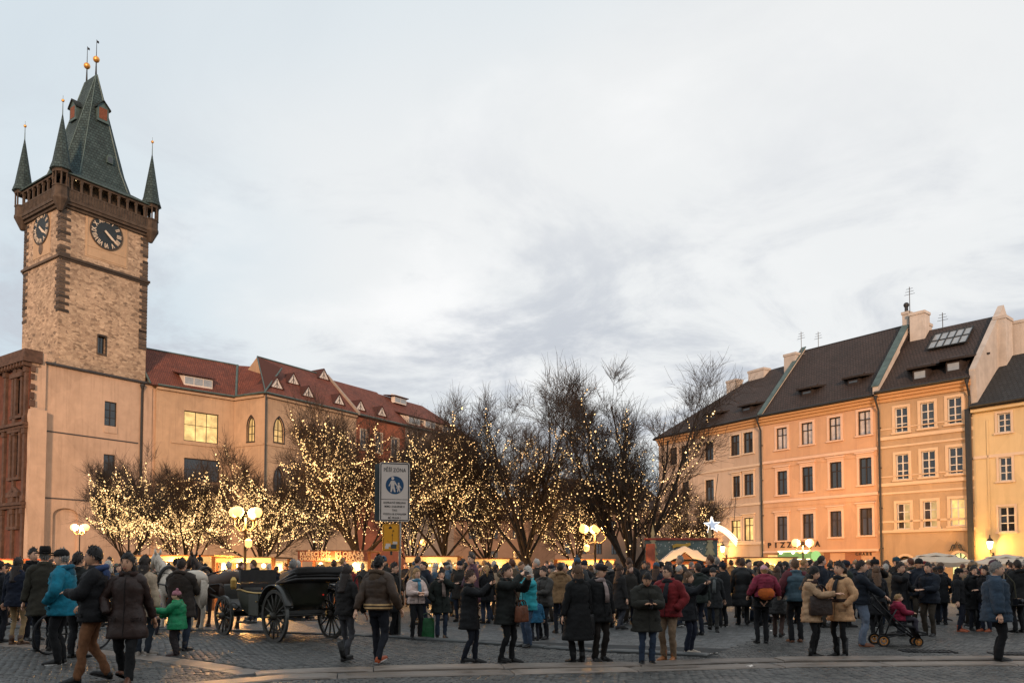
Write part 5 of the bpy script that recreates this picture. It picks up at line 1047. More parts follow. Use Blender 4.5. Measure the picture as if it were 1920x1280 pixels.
stall('sausage_stall', 'sausage stall with red sign boards behind the carriage', 562, 692, 30, 1034, 1052, [('KUŘECÍ ŠPÍZ', .25, .74, .24), ('CHICKEN SKEWER', .25, .26, .22), ('KLOBÁSA', .74, .74, .24), ('SAUSAGE', .74, .26, .24)], STW, power=150, gl=False)
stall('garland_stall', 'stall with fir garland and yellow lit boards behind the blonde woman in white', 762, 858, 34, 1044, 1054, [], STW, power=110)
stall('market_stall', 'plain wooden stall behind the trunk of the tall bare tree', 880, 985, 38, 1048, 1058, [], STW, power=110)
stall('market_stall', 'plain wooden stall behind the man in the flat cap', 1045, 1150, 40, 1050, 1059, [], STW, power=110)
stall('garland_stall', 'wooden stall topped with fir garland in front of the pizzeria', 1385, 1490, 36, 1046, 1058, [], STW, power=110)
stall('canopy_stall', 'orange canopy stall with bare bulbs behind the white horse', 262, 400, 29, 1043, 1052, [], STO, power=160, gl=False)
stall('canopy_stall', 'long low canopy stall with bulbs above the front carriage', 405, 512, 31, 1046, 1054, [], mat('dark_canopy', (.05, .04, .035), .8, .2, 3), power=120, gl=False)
stall('canopy_stall', 'red canopy stall at the foot of the sandstone fragment', -40, 46, 27, 1050, 1058, [], mat('red_canopy', (.5, .12, .06), .85, .15, 3), power=90, gl=False)
# steaming grill kettle cone on the canopy stall omitted from view; nativity hut with painted snowy board
y = 31.0; a, b_ = at_y(1214, HOR, y), at_y(1352, HOR, y); W = b_.x - a.x; hw = W / 2
hut = thing('snowy_market_hut', 'market hut with snowy scalloped roof and painted winter backdrop board', 'market hut', ((a.x + b_.x) / 2, y, 0), 0.0)
zt, zm, zl = zat(1011, y), zat(1030, y), zat(1047, y)
m = MB(); m.box(-hw, hw, .5, .56, zl - .4, zt); bd = m.build('backdrop_board', mat('painted_winter_board', (.13, .17, .16), .8, .25, 5), hut)
m = MB(); m.box(-hw - .03, hw + .03, .44, .62, zt, zt + .08); m.build('board_capping', mat('red_trim', (.33, .06, .04), .6, .1, 3), hut)
rs = random.Random(3); m = MB()
for k in range(46): x, z = rs.uniform(-hw + .5, hw - .4), rs.uniform(zm - .1, zt - .08); m.lathe([(rs.uniform(.012, .026), 0), (.004, .006)], (0, 0, 0), 6); n = len(m.v) - 12; m.v[n:] = [(x + v[0], .494 - v[2], z + v[1]) for v in m.v[n:]]
o = m.build('painted_snow', SNOW, bd); o['kind'] = 'stuff'
for sx in (-1, 1):       # painted fir-tree silhouettes at both ends
    m = MB()
    for k in range(5): z = zl - .1 + k * .26; wd = .5 * (1 - k / 6); m.prism([(sx * (hw - .3) - wd / 2, z), (sx * (hw - .3) + wd / 2, z), (sx * (hw - .3), z + .42)], .46 - .004 * k, .495)
    m.build('painted_fir_tree', mat('pale_fir_paint', (.42, .36, .22), .8, .15, 4), bd)
m = MB(); m.prism([(-.34, zt - .33), (-.2, zt - .27), (.2, zt - .27), (.36, zt - .2), (.34, zt - .1), (.1, zt - .16), (-.2, zt - .14), (-.36, zt - .2)], .44, .496); m.build('scroll_plaque', mat('gold_paint', (.55, .33, .06), .5, .1, 3), bd)
m = MB(); xs = [-hw + .45, -hw + .8, -hw + 1.0, -.32, 0, .32, hw - .95, hw - .7, hw - .3]; zsn = [zl - .12, zm - .2, zm - .02, zm - .02, zm + .14, zm - .02, zm - .02, zm - .25, zl - .06]
lower = [zl - .22, zl - .12, zl, zl + .02, zm - .08, zl + .02, zl, zl - .06, zl - .14]
m.prism([(x, z) for x, z in zip(xs, lower)] + [(x, z) for x, z in list(zip(xs, zsn))[::-1]], -.15, .3); m.build('snow_roof', SNOW, hut)
m = MB(); m.prism([(-.3, zl - .02), (.3, zl - .02), (0, zm - .12)], -.1, .1); m.build('gable', STW, hut)
m = MB(); m.box(-hw + .5, hw - .4, .32, .4, .02, zl - .1); bw_ = m.build('hut_wall', mat('hut_red_wood', (.30, .10, .045), .75, .25, 4, bump=.2), hut)
for k in range(int((W - 1.0) / .2)): q = MB(); q.box(-hw + .52 + k * .2, -hw + .7 + k * .2, .29, .319, .05, zl - .14); q.build('plank', _M['hut_red_wood'], bw_)
m = MB(); m.box(-.25, .22, .26, .285, zl - .45, zl - .22); m.build('notice', SNOW, hut)
m = MB(); m.box(-hw + .02, -hw + .35, .3, .5, .02, zt - .15); m.build('side_curtain', mat('red_white_curtain', (.45, .12, .07), .85, .3, 1.5), hut)
for x in (-hw * .55, hw * .5): m = MB(); m.ball((x, .1, zl - .25), .07, 8); m.build('lamp', LAMPS, hut)
point('hut_light', (0, -.95, zl - .9), 160, (1, .55, .2), .2, hut)
# comet star of white lights, hung over the hut
y = 34; c = at_y(1335, 984, y); star = thing('comet_star', 'white glowing comet star decoration over the market hut', 'star light', c)
SW = glow('comet_white', (.92, .95, 1), 1.7); SWW = glow('comet_warm', (1, .78, .5), 2.2)
def px_(dx, dy): return (dx / F * y, 0, -dy / F * y)
m = MB(); pts = []
for k in range(10): r = 16 if k % 2 == 0 else 6; an = R(-105 + 36 * k + 12); pts.append(px_(r * math.cos(an), r * math.sin(an)))
m.tube(pts + [pts[0]], .022, 6); m.build('star', SW, star)
m = MB(); m.prism([(p[0] * .75, p[2] * .75) for p in pts][::-1], -.02, .02); m.build('star_face', mat('star_blue', (.5, .6, .75), .6, .1, 2, emit=(.7, .8, 1), estr=.5), star)
for k in range(4):
    off = -7 + 5 * k; m = MB(); m.tube([px_(6 + 42 * u * (1 - .02 * k), off * .55 + 3 + 30 * u ** 1.7 + off * .25 * u) for u in [q / 10 for q in range(11)]], .019, 5); m.build('tail_strand', SW if k % 3 else SWW, star)
m = MB(); m.tube([(0, 0, 0), (.3, .05, 2.2)], .012, 4); m.tube([px_(40, 12), (1.1, .05, 1.9)], .012, 4); m.build('hanging_wire', DARKM, star)
# parasols by the ochre house
PARA = mat('parasol_canvas', (.62, .50, .38), .85, .06, 3)
def parasol(px, y, pyt, pyb, rad, lab):
    p = at_y(px, HOR, y); t = thing('parasol', lab, 'parasol', (p.x, y, 0), .3, 'cream cafe parasols'); zt, zb = zat(pyt, y), zat(pyb, y)
    m = MB(); m.lathe([(.3, 0), (.3, .06), (.035, .07), (.03, zt - .05)], (0, 0, 0), 8); m.build('pole', DARKM, t)
    m = MB(); n = 8; ring = lambda r, z, sag=0: [(r * (1 - sag * (k % 2)) * math.cos(math.pi * k / n), r * (1 - sag * (k % 2)) * math.sin(math.pi * k / n), z - (.06 if sag and k % 2 else 0)) for k in range(2 * n)]
    m.loft([ring(rad * .98, zb - .2, .04), ring(rad, zb, .04), ring(rad * .45, zb + (zt - zb) * .66), ring(.05, zt - .08)], 0, False, True); m.loft([ring(rad * .5, zb + (zt - zb) * .75, .02), ring(.04, zt + .04)], 0, False, True); m.build('canopy', PARA, t)
    for k in range(8): m = MB(); m.tube([(0, 0, zt - .12), (rad * .95 * math.cos(math.pi * k / 4), rad * .95 * math.sin(math.pi * k / 4), zb)], .014, 4); m.build('rib', DARKM, t)
    m = MB(); m.ball((0.1, -.1, zb - .25), .1, 8); m.build('heater_lamp', LAMPS, t); point('parasol_light', (0, 0, zb - .3), 90, (1, .6, .25), .15, t)
parasol(1755, 38, 1037, 1053, 1.75, 'cream parasol before the arches of the ochre house')
parasol(1885, 35, 1040, 1056, 1.55, 'cream parasol before the yellow house')
# ================================================================== PEDESTRIAN ZONE SIGN
SGW = mat('sign_white', (.74, .62, .54), .5, .05, 3); SGB = mat('sign_blue', (.012, .065, .15), .45, .05, 3); SGY = mat('sign_yellow', (.85, .36, .02), .5, .05, 3); SGG = mat('sign_grey_back', (.07, .085, .09), .5, .1, 3, metal=.4); SGK = mat('sign_black', (.02, .02, .02), .5, 0)
def rrectpts(w_, h_, r, n=5):
    pts = []
    for cx_, cz_, a0 in ((w_ / 2 - r, h_ / 2 - r, 0), (-w_ / 2 + r, h_ / 2 - r, 90), (-w_ / 2 + r, -h_ / 2 + r, 180), (w_ / 2 - r, -h_ / 2 + r, 270)):
        for k in range(n + 1): a = R(a0 + 90 * k / n); pts.append((cx_ + r * math.cos(a), cz_ + r * math.sin(a)))
    return pts
ys = 17.6; sc_ = at_y(740, 922, ys); sign = thing('pedestrian_zone_sign', 'white pedestrian zone sign with blue disc above a small yellow plate', 'road sign', (at_y(745, HOR, ys).x, ys, 0), R(14)); SWd, SHt = .66, 1.30; zc = sc_.z; ox = sc_.x - at_y(745, HOR, ys).x
m = MB(); m.tube([(.06, .06, 0), (.06, .06, zc + .5)], .03, 8); m.tube([(-.13, .06, zat(1040, ys)), (-.13, .06, zc + .5)], .025, 8); m.lathe([(.09, 0), (.09, .04), (.035, .06)], (.06, .06, 0), 10); m.build('post', mat('galvanised_steel', (.30, .30, .29), .45, .15, 6, metal=.6), sign, True)
def plate(name, w_, h_, loc, face, border, par, y0=0.0, bw=.022, rad=.05):
    m = MB(); m.prism(rrectpts(w_, h_, rad), y0 - .012, y0 + .012, 0); o = m.build(name, SGG if border is None else face, par, loc=loc)
    m = MB(); A = rrectpts(w_ - .03, h_ - .03, rad - .008); B = rrectpts(w_ - .03 - 2 * bw, h_ - .03 - 2 * bw, max(.01, rad - .01 - bw)); n = len(A)
    if border is not None: m.add([(x, y0 - .0145, z) for x, z in A + B], [(k, (k + 1) % n, n + (k + 1) % n, n + k) for k in range(n)]); m.build('border', border, o)
    return o
main = plate('sign_plate', SWd, SHt, (ox, 0, zc), SGW, SGK, sign)
m = MB(); m.box(-SWd / 2 + .04, SWd / 2 - .04, -.0145, -.0125, -.17, -.16); m.build('divider', SGK, main)
o = text_mesh('lettering', 'PĚŠÍ ZÓNA', .118, .001, SGK, main, sx=.8, bold=.001); o.location = (0, -.0145, .48)
for k, (txt, s) in enumerate((('DOPRAVNÍ OBSLUHA', .062), ('MIMO 18.00-09.00 H', .062), ('TAXI', .062), ('VOZIDLA SE SOUHLASEM', .055), ('MČ PRAHA 1', .062))):
    o = text_mesh('lettering', txt, s, .001, SGK, main, bold=.001, sx=.78); o.location = (0, -.0145, -.24 - .083 * k)
n = 36; m = MB(); m.add([(.165 * math.cos(2 * math.pi * k / n), -.0148, .15 + .2 * math.sin(2 * math.pi * k / n)) for k in range(n)], [tuple(range(n))]); m.v = [(x * 1.2, y_, .15 + (z - .15) * 1.0) for x, y_, z in m.v]; m.build('blue_disc', SGB, main)
def picto(x, z, s):
    m = MB(); yy0, yy1 = -.017, -.0152
    m.prism([(x + .032 * s * math.cos(2 * math.pi * k / 12), z + .30 * s + .036 * s * math.sin(2 * math.pi * k / 12)) for k in range(12)], yy0, yy1)
    for P in ([(-.045, .13), (.035, .13), (.045, .25), (-.03, .25)], [(-.05, 0), (-.02, 0), (.015, .13), (-.04, .13)], [(.03, 0), (.065, 0), (.035, .14), (-.01, .14)], [(-.09, .13), (-.07, .125), (-.02, .23), (-.035, .25)], [(.02, .22), (.04, .25), (.1, .14), (.085, .125)]): m.prism([(x + p * s, z + q * s) for p, q in P], yy0, yy1)
    m.build('pictogram', SGW, main)
picto(-.045, .0, 1.0); picto(.085, .0, .62)
m = MB(); m.prism(rrectpts(SWd * .96, SHt * .98, .05), .16, .185); m.build('rear_plate', SGG, sign, loc=(ox - .12, -.03, zc - .0), rotz=R(-4))
m = MB(); m.tube([(ox - .3, .09, zc + .3), (ox + .3, .09, zc + .3)], .02, 6); m.tube([(ox - .3, .09, zc - .35), (ox + .3, .09, zc - .35)], .02, 6); m.build('bracket', SGG, sign)
c2 = at_y(733, 1007, ys); yp = plate('yellow_plate', .36, .60, (c2.x - sign.location.x, 0, c2.z), SGY, SGK, sign, 0, .008, .03)
m = MB(); m.box(-.003 + .03, .003 + .03, -.015, -.0125, -.12, .06); m.prism([(.015, .04), (.045, .04), (.03, .09)], -.015, -.0125); m.prism([(-.09, -.06), (-.08, -.07), (-.03, -.11), (-.035, -.1)], -.015, -.0125); m.prism([(-.05, .19), (.02, .19), (.02, .22), (-.015, .25), (-.05, .22)], -.015, -.0125); m.build('arrow', SGK, yp)
for x, z, w_, h_, cc in ((-.06, -.17, .11, .07, SGW), (.06, -.2, .12, .09, SGG), (.09, -.12, .1, .06, SGW), (-.09, -.22, .08, .06, SGW)): m = MB(); m.box(x - w_ / 2, x + w_ / 2, -.0165 - abs(x) * .02, -.0155 - abs(x) * .02, z - h_ / 2, z + h_ / 2); m.build('sticker', cc, yp)
o = text_mesh('lettering', 'P', .08, .001, SGK, yp); o.location = (.05, -.0145, .13)
# ================================================================== PEOPLE
SKIN = [mat('skin_light', srgb(238, 188, 158), .6, .06, 8), mat('skin_tan', srgb(218, 166, 134), .6, .06, 8), mat('skin_rosy', srgb(242, 194, 170), .6, .06, 8)]
EYE = mat('eye_dark', (.02, .015, .012), .3, 0); LIP = mat('lips', srgb(165, 85, 75), .6, 0)
def cloth(c, rough=.85, puffy=False):
    k = 'cloth_%02x%02x%02x%d' % (*c, int(puffy)); return mat(k, srgb(*c), .55 if puffy else rough, .32, 9, bump=.8, bscale=15 if not puffy else 9)  # colour mottling holds both cloth wear and painted fold highlights
HAIRC = dict(black=(24, 19, 17), dark=(42, 30, 24), brown=(72, 48, 33), lbrown=(98, 70, 48), blonde=(165, 128, 84), grey=(130, 125, 120), white=(190, 182, 172), auburn=(92, 48, 28))
def hairm(c): return mat('hair_' + c, srgb(*HAIRC[c]), .45, .45, 45, bump=.7, bscale=90)
def ik(a, t, l1, l2, pole):
    a, t = Vector(a), Vector(t); d = t - a; L = min(d.length, (l1 + l2) * .999); u = d.normalized(); x = (l1 * l1 - l2 * l2 + L * L) / (2 * L); h = math.sqrt(max(0, l1 * l1 - x * x))
    p = Vector(pole); p = p - u * p.dot(u); p.normalize(); return a + u * x + p * h, a + u * L
def catm(keys, n):          # resample list of tuples smoothly
    K = np.array(keys, float); t = np.linspace(0, len(K) - 1, n); a = np.minimum(t.astype(int), len(K) - 2); f = (t - a)[:, None]
    p0 = K[np.maximum(a - 1, 0)]; p1 = K[a]; p2 = K[a + 1]; p3 = K[np.minimum(a + 2, len(K) - 1)]
    return .5 * (2 * p1 + (p2 - p0) * f + (2 * p0 - 5 * p1 + 4 * p2 - p3) * f ** 2 + (3 * p1 - p0 - 3 * p2 + p3) * f ** 3)
def wrinkle(P, amp, seed, f=1.0):
    x, y, z = P; return amp * (math.sin(x * 31 * f + z * 47 * f + seed) + math.sin(z * 83 * f - y * 29 * f + seed * 1.7) * .7 + math.sin(y * 53 * f + x * 17 + z * 19 * f + seed * .6) * .8)
def sleeve(mb, pts, rad, n=10, m=14, amp=.004, seed=0, puff=0, flat=1.0, mat=0):
    K = catm([(*p, r) for p, r in zip(pts, rad)], m); rings = []; up = None
    for i in range(m):
        p = Vector(K[i, :3]); t = Vector(K[min(i + 1, m - 1), :3] - K[max(i - 1, 0), :3]).normalized()
        if up is None: up = Vector((0, 1, 0)) if abs(t.y) < .8 else Vector((0, 0, 1))
        a = t.cross(up).normalized(); b_ = a.cross(t).normalized(); up = b_; r = K[i, 3]
        if puff: r *= 1 + .07 * math.sin(i / (m - 1) * math.pi * 2 * puff)
        ring = []
        for k in range(n):
            q = 2 * math.pi * k / n; d = a * math.cos(q) + b_ * math.sin(q) * flat; v = p + d * r; ring.append(v + d * wrinkle(v, amp * 1.7, seed))
        rings.append(ring)
    mb.loft(rings, mat)
def torso_prof(sex, bulk):
    T = [(.40, .235, .175), (.60, .215, .16), (.80, .198, .148), (.95, .190, .142), (1.08, .172, .126), (1.20, .185, .134), (1.32, .190, .134), (1.40, .172, .118), (1.445, .130, .098), (1.48, .095, .080), (1.53, .070, .072)]
    if sex == 'f': T = [(z, rx * (.94 if z > 1.15 else (.88 if z > 1.0 else 1.0)), ry * .97) for z, rx, ry in T]
    return [(z, rx + bulk * (1 if z < 1.42 else .3), ry + bulk * (1 if z < 1.42 else .3)) for z, rx, ry in T]
def torso(mb, z0, z1, sex, bulk, seed, amp=.006, puff=0, lean=0., n=18, m=22, flare=0., collar=0., mat=0):
    T = torso_prof(sex, bulk); zs = [t[0] for t in T]; rings = []
    for i in range(m):
        z = z0 + (z1 - z0) * i / (m - 1); rx = np.interp(z, zs, [t[1] for t in T]); ry = np.interp(z, zs, [t[2] for t in T])
        fl = 1 + flare * max(0, (1.05 - z) / .6); rx *= fl; ry *= fl
        if puff and z < 1.44: s_ = 1 + .045 * (abs(math.sin((z - z0) / .095 * math.pi * .5 * puff)) - .5); rx *= s_; ry *= s_
        if z > 1.49: rx += collar; ry += collar
        cy = .015 - lean * (z - .9) + (.02 if z > 1.45 else 0); ring = []
        for k in range(n):
            q = 2 * math.pi * k / n; c, s = math.cos(q), math.sin(q); e = .85; X = rx * math.copysign(abs(c) ** e, c); Y = ry * math.copysign(abs(s) ** e, s)
            w_ = wrinkle((X, Y, z), amp * 1.7, seed); r_ = math.hypot(X, Y) + 1e-6; ring.append((X * (1 + w_ / r_), cy + Y * (1 + w_ / r_), z))
        rings.append(ring)
    mb.loft(rings, mat, True, True)
def head_pt(th, ph, s=1.0):        # th from top 0..pi, ph azimuth, front is -y
    x = math.sin(th) * math.sin(ph); y = -math.sin(th) * math.cos(ph); z = math.cos(th); lower = max(0, -z)
    X = .074 * x * (1 - .30 * lower ** 1.3); Y = .094 * y * (1 - .12 * lower) - .010 * lower; Z = .118 * z
    if y > .3: Y *= 1 - .25 * lower
    if s == 1.0:
        f = max(0, -y); nz = math.exp(-(x / .16) ** 2 - ((z + .12) / .22) ** 2) * f; Y -= .024 * nz
        Y += .008 * f * (math.exp(-((abs(x) - .38) / .16) ** 2 - ((z - .08) / .12) ** 2)); Y -= .006 * f * math.exp(-(x / .5) ** 2 - ((z - .28) / .12) ** 2); Y -= .008 * f * math.exp(-(x / .3) ** 2 - ((z + .85) / .15) ** 2); Y -= .005 * f * math.exp(-(x / .3) ** 2 - ((z + .5) / .1) ** 2)
    return Vector((X * s, Y * s, Z * s))
ARMS = dict(down=((.255, -.02, .86), (.6, .8, 0)), pocket=((.225, -.13, .97), (.9, .6, -.2)), hold=((.07, -.33, 1.13), (.8, .3, -.8)), phone=((.075, -.40, 1.50), (.8, -.1, -1)), look=((.045, -.29, 1.17), (.9, .3, -.6)), fwd=((.17, -.46, 1.02), (.5, .5, -1)), walkf=((.24, -.24, .90), (.5, 1, 0)), walkb=((.25, .20, .89), (.5, 1, 0)), cross=((-.03, -.24, 1.15), (1, .2, -.5)), hip=((.16, -.15, 1.02), (1, .4, 0)), camera=((.05, -.30, 1.56), (1, -.1, -.8)), reach=((.10, -.45, 1.25), (.5, .3, -1)), side=((.36, -.06, .92), (.4, .9, 0)), mouth=((.04, -.19, 1.50), (.9, -.2, -.6)), behind=((.10, .17, 1.0), (1, .6, 0)))
def hand(mb, w, d, s, n_f=True):
    d = Vector(d).normalized(); side = d.cross(Vector((0, 0, 1))); side = Vector((1, 0, 0)) if side.length < .2 else side.normalized(); nrm = side.cross(d).normalized()
    w = Vector(w); rings = []
    for t, a, b_ in ((-.02, .026, .02), (.02, .034, .018), (.06, .042, .016), (.095, .038, .014)): rings.append([w + d * t + side * a * math.cos(q) + nrm * b_ * math.sin(q) for q in [math.pi * k / 4 for k in range(8)]])
    mb.loft(rings, 0)
    for k, (o, l) in enumerate(((-.03, .06), (-.01, .074), (.011, .07), (.031, .054))):
        p = w + d * .088 + side * o; mb.tube([p, p + d * l * .5 - nrm * .006, p + d * l * .85 - nrm * .028], [.0092, .0088, .007], 5, 0)
    p = w + d * .03 - side * s * .036; mb.tube([p, p + d * .03 - side * s * .022 - nrm * .01, p + d * .062 - side * s * .022 - nrm * .022], [.0115, .0105, .008], 5, 0)
def shoe_mesh(kind):
    m = MB(); K = catm([(.075, .030, .055), (.055, .040, .085), (0, .044, .10), (-.07, .045, .072), (-.14, .048, .055), (-.185, .040, .042), (-.205, .018, .024)], 10); rings = []
    for y, w_, h in K: rings.append([(math.cos(q) * w_, y, (max(0.0, math.sin(q)) ** .7 * h + .012) if math.sin(q) > 0 else 0.0) for q in [2 * math.pi * k / 12 for k in range(12)]])
    m.loft(rings, 0)
    if kind in ('boot', 'tall'): h = .2 if kind == 'boot' else .38; m.tube([(0, .02, .05), (0, .02, .12), (0, .025, h)], [.052, .05, .062 if kind == 'tall' else .056], 10, 0)
    m.loft([[(c[0] * 1.03, c[1] * 1.02, z) for c in [(w_ * sg, y) for y, w_, h in K[::3] for sg in (1,)] + [(-w_, y) for y, w_, h in K[::3]][::-1]] for z in (0.0, .018)], 1)
    return m
SOLE = mat('shoe_sole', (.03, .028, .026), .8, .2, 8); SHOES = {}
def shoe_data(kind, c):
    k = (kind, c)
    if k not in SHOES: SHOES[k] = shoe_mesh(kind).mesh('shoe', [cloth(c, .45), SOLE if kind != 'sneaker' else mat('white_sole', (.6, .58, .55), .7, 0)], True)
    return SHOES[k]
PID = [0]
def person(x=None, top=None, feet=None, d=None, height=None, face=0, sex='f', coat='jacket', cc=(20, 22, 26), hem=None, bulk=.02, puff=0, tc=(24, 26, 34), shoe='shoe', sc=(18, 16, 15), hair='brown', hl='short', hat=None, hc=(25, 25, 28), arms=('down', 'down'), stride=0., label='', hyaw=0., hpitch=0., scarf=None, hood=None, skin=0, legw=1.0, stripes=None, sleeves=None, belt=None, skirt=None, hands=True, group='people in the square', pos=None, lift=0., sit=False, scale_w=1.0, glasses=False, lean=.0, backpack=None, collar=0., fur=None, inner=None, seed=None, lod=0):
    PID[0] += 1; seed = seed if seed is not None else PID[0] * 1.37; rr = random.Random(PID[0])
    if pos is None:
        p = gnd(x, feet) if d is None else at_y(x, HOR, d); p = Vector((p.x, p.y, 0)); yy = p.y
        h = height or max(.6, min(1.98, zat(top, yy) - (.05 if hat in ('fedora',) else .0)))
    else: p = Vector(pos); h = height
    s = h / (1.765 if hat is None else 1.79); t = thing('person', label, 'person', p, R(face), group); t.scale = (s * scale_w, s * scale_w, s)
    fem = sex == 'f'; hipz = .90 if not sit else .50; n0 = 10 if lod == 0 else 7
    # ---- joints
    sh_x = (.160 if fem else .180) + bulk * .35; legs = []
    for sg in (-1, 1):
        hip = Vector((sg * .088, .01, hipz))
        if sit: knee, ank = hip + Vector((sg * .03, -.42, .02)), hip + Vector((sg * .03, -.46, -.38)); fl = 0
        else:
            ph = stride * (sg if True else 1); ank_t = Vector((sg * .095, -.30 * ph, .085 + (.06 * abs(stride) if ph < 0 else 0))); knee, ank = ik(hip, ank_t, .425, .405, (sg * .12, -1, .1)); fl = ph
        legs.append((sg, hip, knee, ank, fl))
    arm = []; dz = hipz - .90
    for sg, key in ((-1, arms[1]), (1, arms[0])):       # arms = (left, right); right hand is at -x
        tg, pole = ARMS[key]; S = Vector((sg * (sh_x - .02), .02 - lean * .5, 1.395 + dz)); W = Vector((sg * (tg[0] + (bulk * 1.1 if key in ('down', 'walkf', 'walkb') else 0)), tg[1] - lean * .4, tg[2] + dz)); E, W = ik(S, W, .285, .255, (sg * pole[0], pole[1], pole[2])); arm.append((sg, S, E, W, key))
    Hm = Matrix.Translation((0, -lean * .65 + .005, 1.50 + dz)) @ Matrix.Rotation(R(hyaw), 4, 'Z') @ Matrix.Rotation(R(hpitch), 4, 'X')
    # ---- body: head, neck, trunk, limbs in one mesh
    b = MB(); nu, nv = (18, 14) if lod == 0 else (12, 9); rings = []
    hp = lambda v: Hm @ (Vector(v) * 1.07 + Vector((0, -.015, .135)))
    for i in range(nv + 1): th = math.pi * (i + .03) / (nv + .06); rings.append([hp(head_pt(th, -2 * math.pi * k / nu)) for k in range(nu)])
    b.loft(rings[::-1], 0)
    b.tube([(0, .02, 1.40 + dz), (0, .015 - lean * .5, 1.47 + dz), hp((0, .02, -.08))], [.068, .056, .053], 10, 0)
    for sg in (-1, 1):
        b.ball(hp((sg * .030, -.0795, .012)), .0105, 6, 1); b.ball(hp((sg * .076, .008, -.006)), .022, 6, 0, (.45, .8, 1.3)); b.tube([hp((sg * .018, -.0905, .034)), hp((sg * .045, -.081, .034))], .005, 4, 3)
    b.tube([hp((-.022, -.086, -.062)), hp((0, -.0945, -.060)), hp((.022, -.086, -.062))], .0055, 4, 2)
    b.tube([(0, .01, hipz - .05), (0, .01, 1.1 + dz), (0, .015, 1.3 + dz), (0, .015, 1.42 + dz)], [.11, .10, .12, .07], 8, 0)
    for sg, S, E, W, key in arm:
        b.tube([S, E, W], [.045, .036, .027], 7, 0); dd = (W - E).normalized()
        if key in ('phone', 'look', 'camera', 'cross', 'hold', 'mouth'): dd = (dd + Vector((-sg * .35, 0, .1))).normalized()
        if key != 'pocket' and hands: hand(b, W + dd * .02, dd, sg)
    for sg, hip, knee, ank, fl in legs: b.tube([hip, knee, ank + Vector((0, .01, 0))], [.05, .026, .022], 7, 0)
    b.build('body', [SKIN[skin], EYE, LIP, hairm(hair)], t, True)
    # ---- trousers and shoes
    tm = cloth(tc); m = MB()
    for sg, hip, knee, ank, fl in legs:
        lw = legw * (.94 if fem else 1.0); sleeve(m, [hip + Vector((0, .005, .04)), (hip + knee) / 2 + Vector((0, -.01, 0)), knee, (knee + ank) / 2 + Vector((0, .018, 0)), ank + Vector((0, .008, -.035))], [.094 * lw, .084 * lw, .062 * lw, .060 * lw, .053 * lw], n0, 16 if lod == 0 else 9, .0045, seed + sg)
    if sit: m.ball((0, 0, hipz + .02), .17, 10, 0, (1, .85, .7))
    else: sleeve(m, [(0, .01, hipz - .12), (0, .012, hipz + .0), (0, .012, hipz + .12), (0, .012, hipz + .2)], [.135, .168, .165, .15], 12, 8, .003, seed, flat=.72)
    m.build('trousers', tm, t, True)
    for sg, hip, knee, ank, fl in legs:
        o = link('shoe', shoe_data(shoe, sc), t); o.location = (ank.x, ank.y - .015, ank.z - .085); o.rotation_euler = (R(-28 * abs(fl)) if fl < 0 else R(10 * fl), 0, R(sg * 9))
        if fl < 0: o.location.z += .01
    # ---- coat
    hem = hem if hem is not None else dict(jacket=.80, coat=.58, long=.42, parka=.66, sweater=.86, vest=.80)[coat]
    m = MB(); zt = 1.535 + collar
    if sit: hem = .86; 
    cm = cloth(cc, puffy=bool(puff)); ms = [cm]
    tor = MB(); torso(tor, hem, zt, sex, bulk, seed, .005 if not puff else .003, puff, lean, 18 if lod == 0 else 12, 26 if lod == 0 else 13, .16 if hem < .75 else 0.03, .012)
    if dz: tor.v = [(x_, y_, z_ + dz) for x_, y_, z_ in tor.v]
    m.v, m.f, m.m = tor.v, tor.f, tor.m
    if stripes:
        ms += [cloth(c_) for c_ in stripes[1]]
        for i, f_ in enumerate(m.f):
            z_ = sum(m.v[k][2] for k in f_) / len(f_)
            for (z0, z1, mi) in stripes[0]:
                if z0 < z_ < z1 and len(f_) == 4: m.m[i] = mi
    sm = 0
    if sleeves: ms.append(cloth(sleeves)); sm = len(ms) - 1
    for sg, S, E, W, key in arm:
        rb = bulk * .75; sleeve(m, [S + Vector((-sg * .075, 0, .012)), S + Vector((sg * .012, 0, -.005)), (S + E) / 2, E, (E + W) / 2, W + (W - E).normalized() * .01], [.064 + rb, .066 + rb, .056 + rb, .049 + rb, .043 + rb, .037 + rb * .7], n0, 15 if lod == 0 else 9, .004, seed + sg * 3, puff=(3 if puff else 0), mat=sm)
    m.build({'vest': 'vest', 'sweater': 'sweater', 'coat': 'coat', 'long': 'coat', 'parka': 'parka'}.get(coat, 'jacket'), ms, t, True)
    if lod == 0 and coat in ('jacket', 'coat', 'parka', 'long'):      # front closure and pocket flaps
        q = MB(); T = torso_prof(sex, bulk); zz_ = np.linspace(hem + .02 + dz, 1.44 + dz, 12)
        q.tube([(0.004, .015 - lean * (z - .9 - dz) - (np.interp(z - dz, [a[0] for a in T], [a[2] for a in T]) * (1 + (.16 if hem < .75 else .03) * max(0, (1.05 - z + dz) / .6))) - .004, z) for z in zz_], .007, 4, 0); q.build('zip', cloth(tuple(int(v * .55) for v in cc)), t)
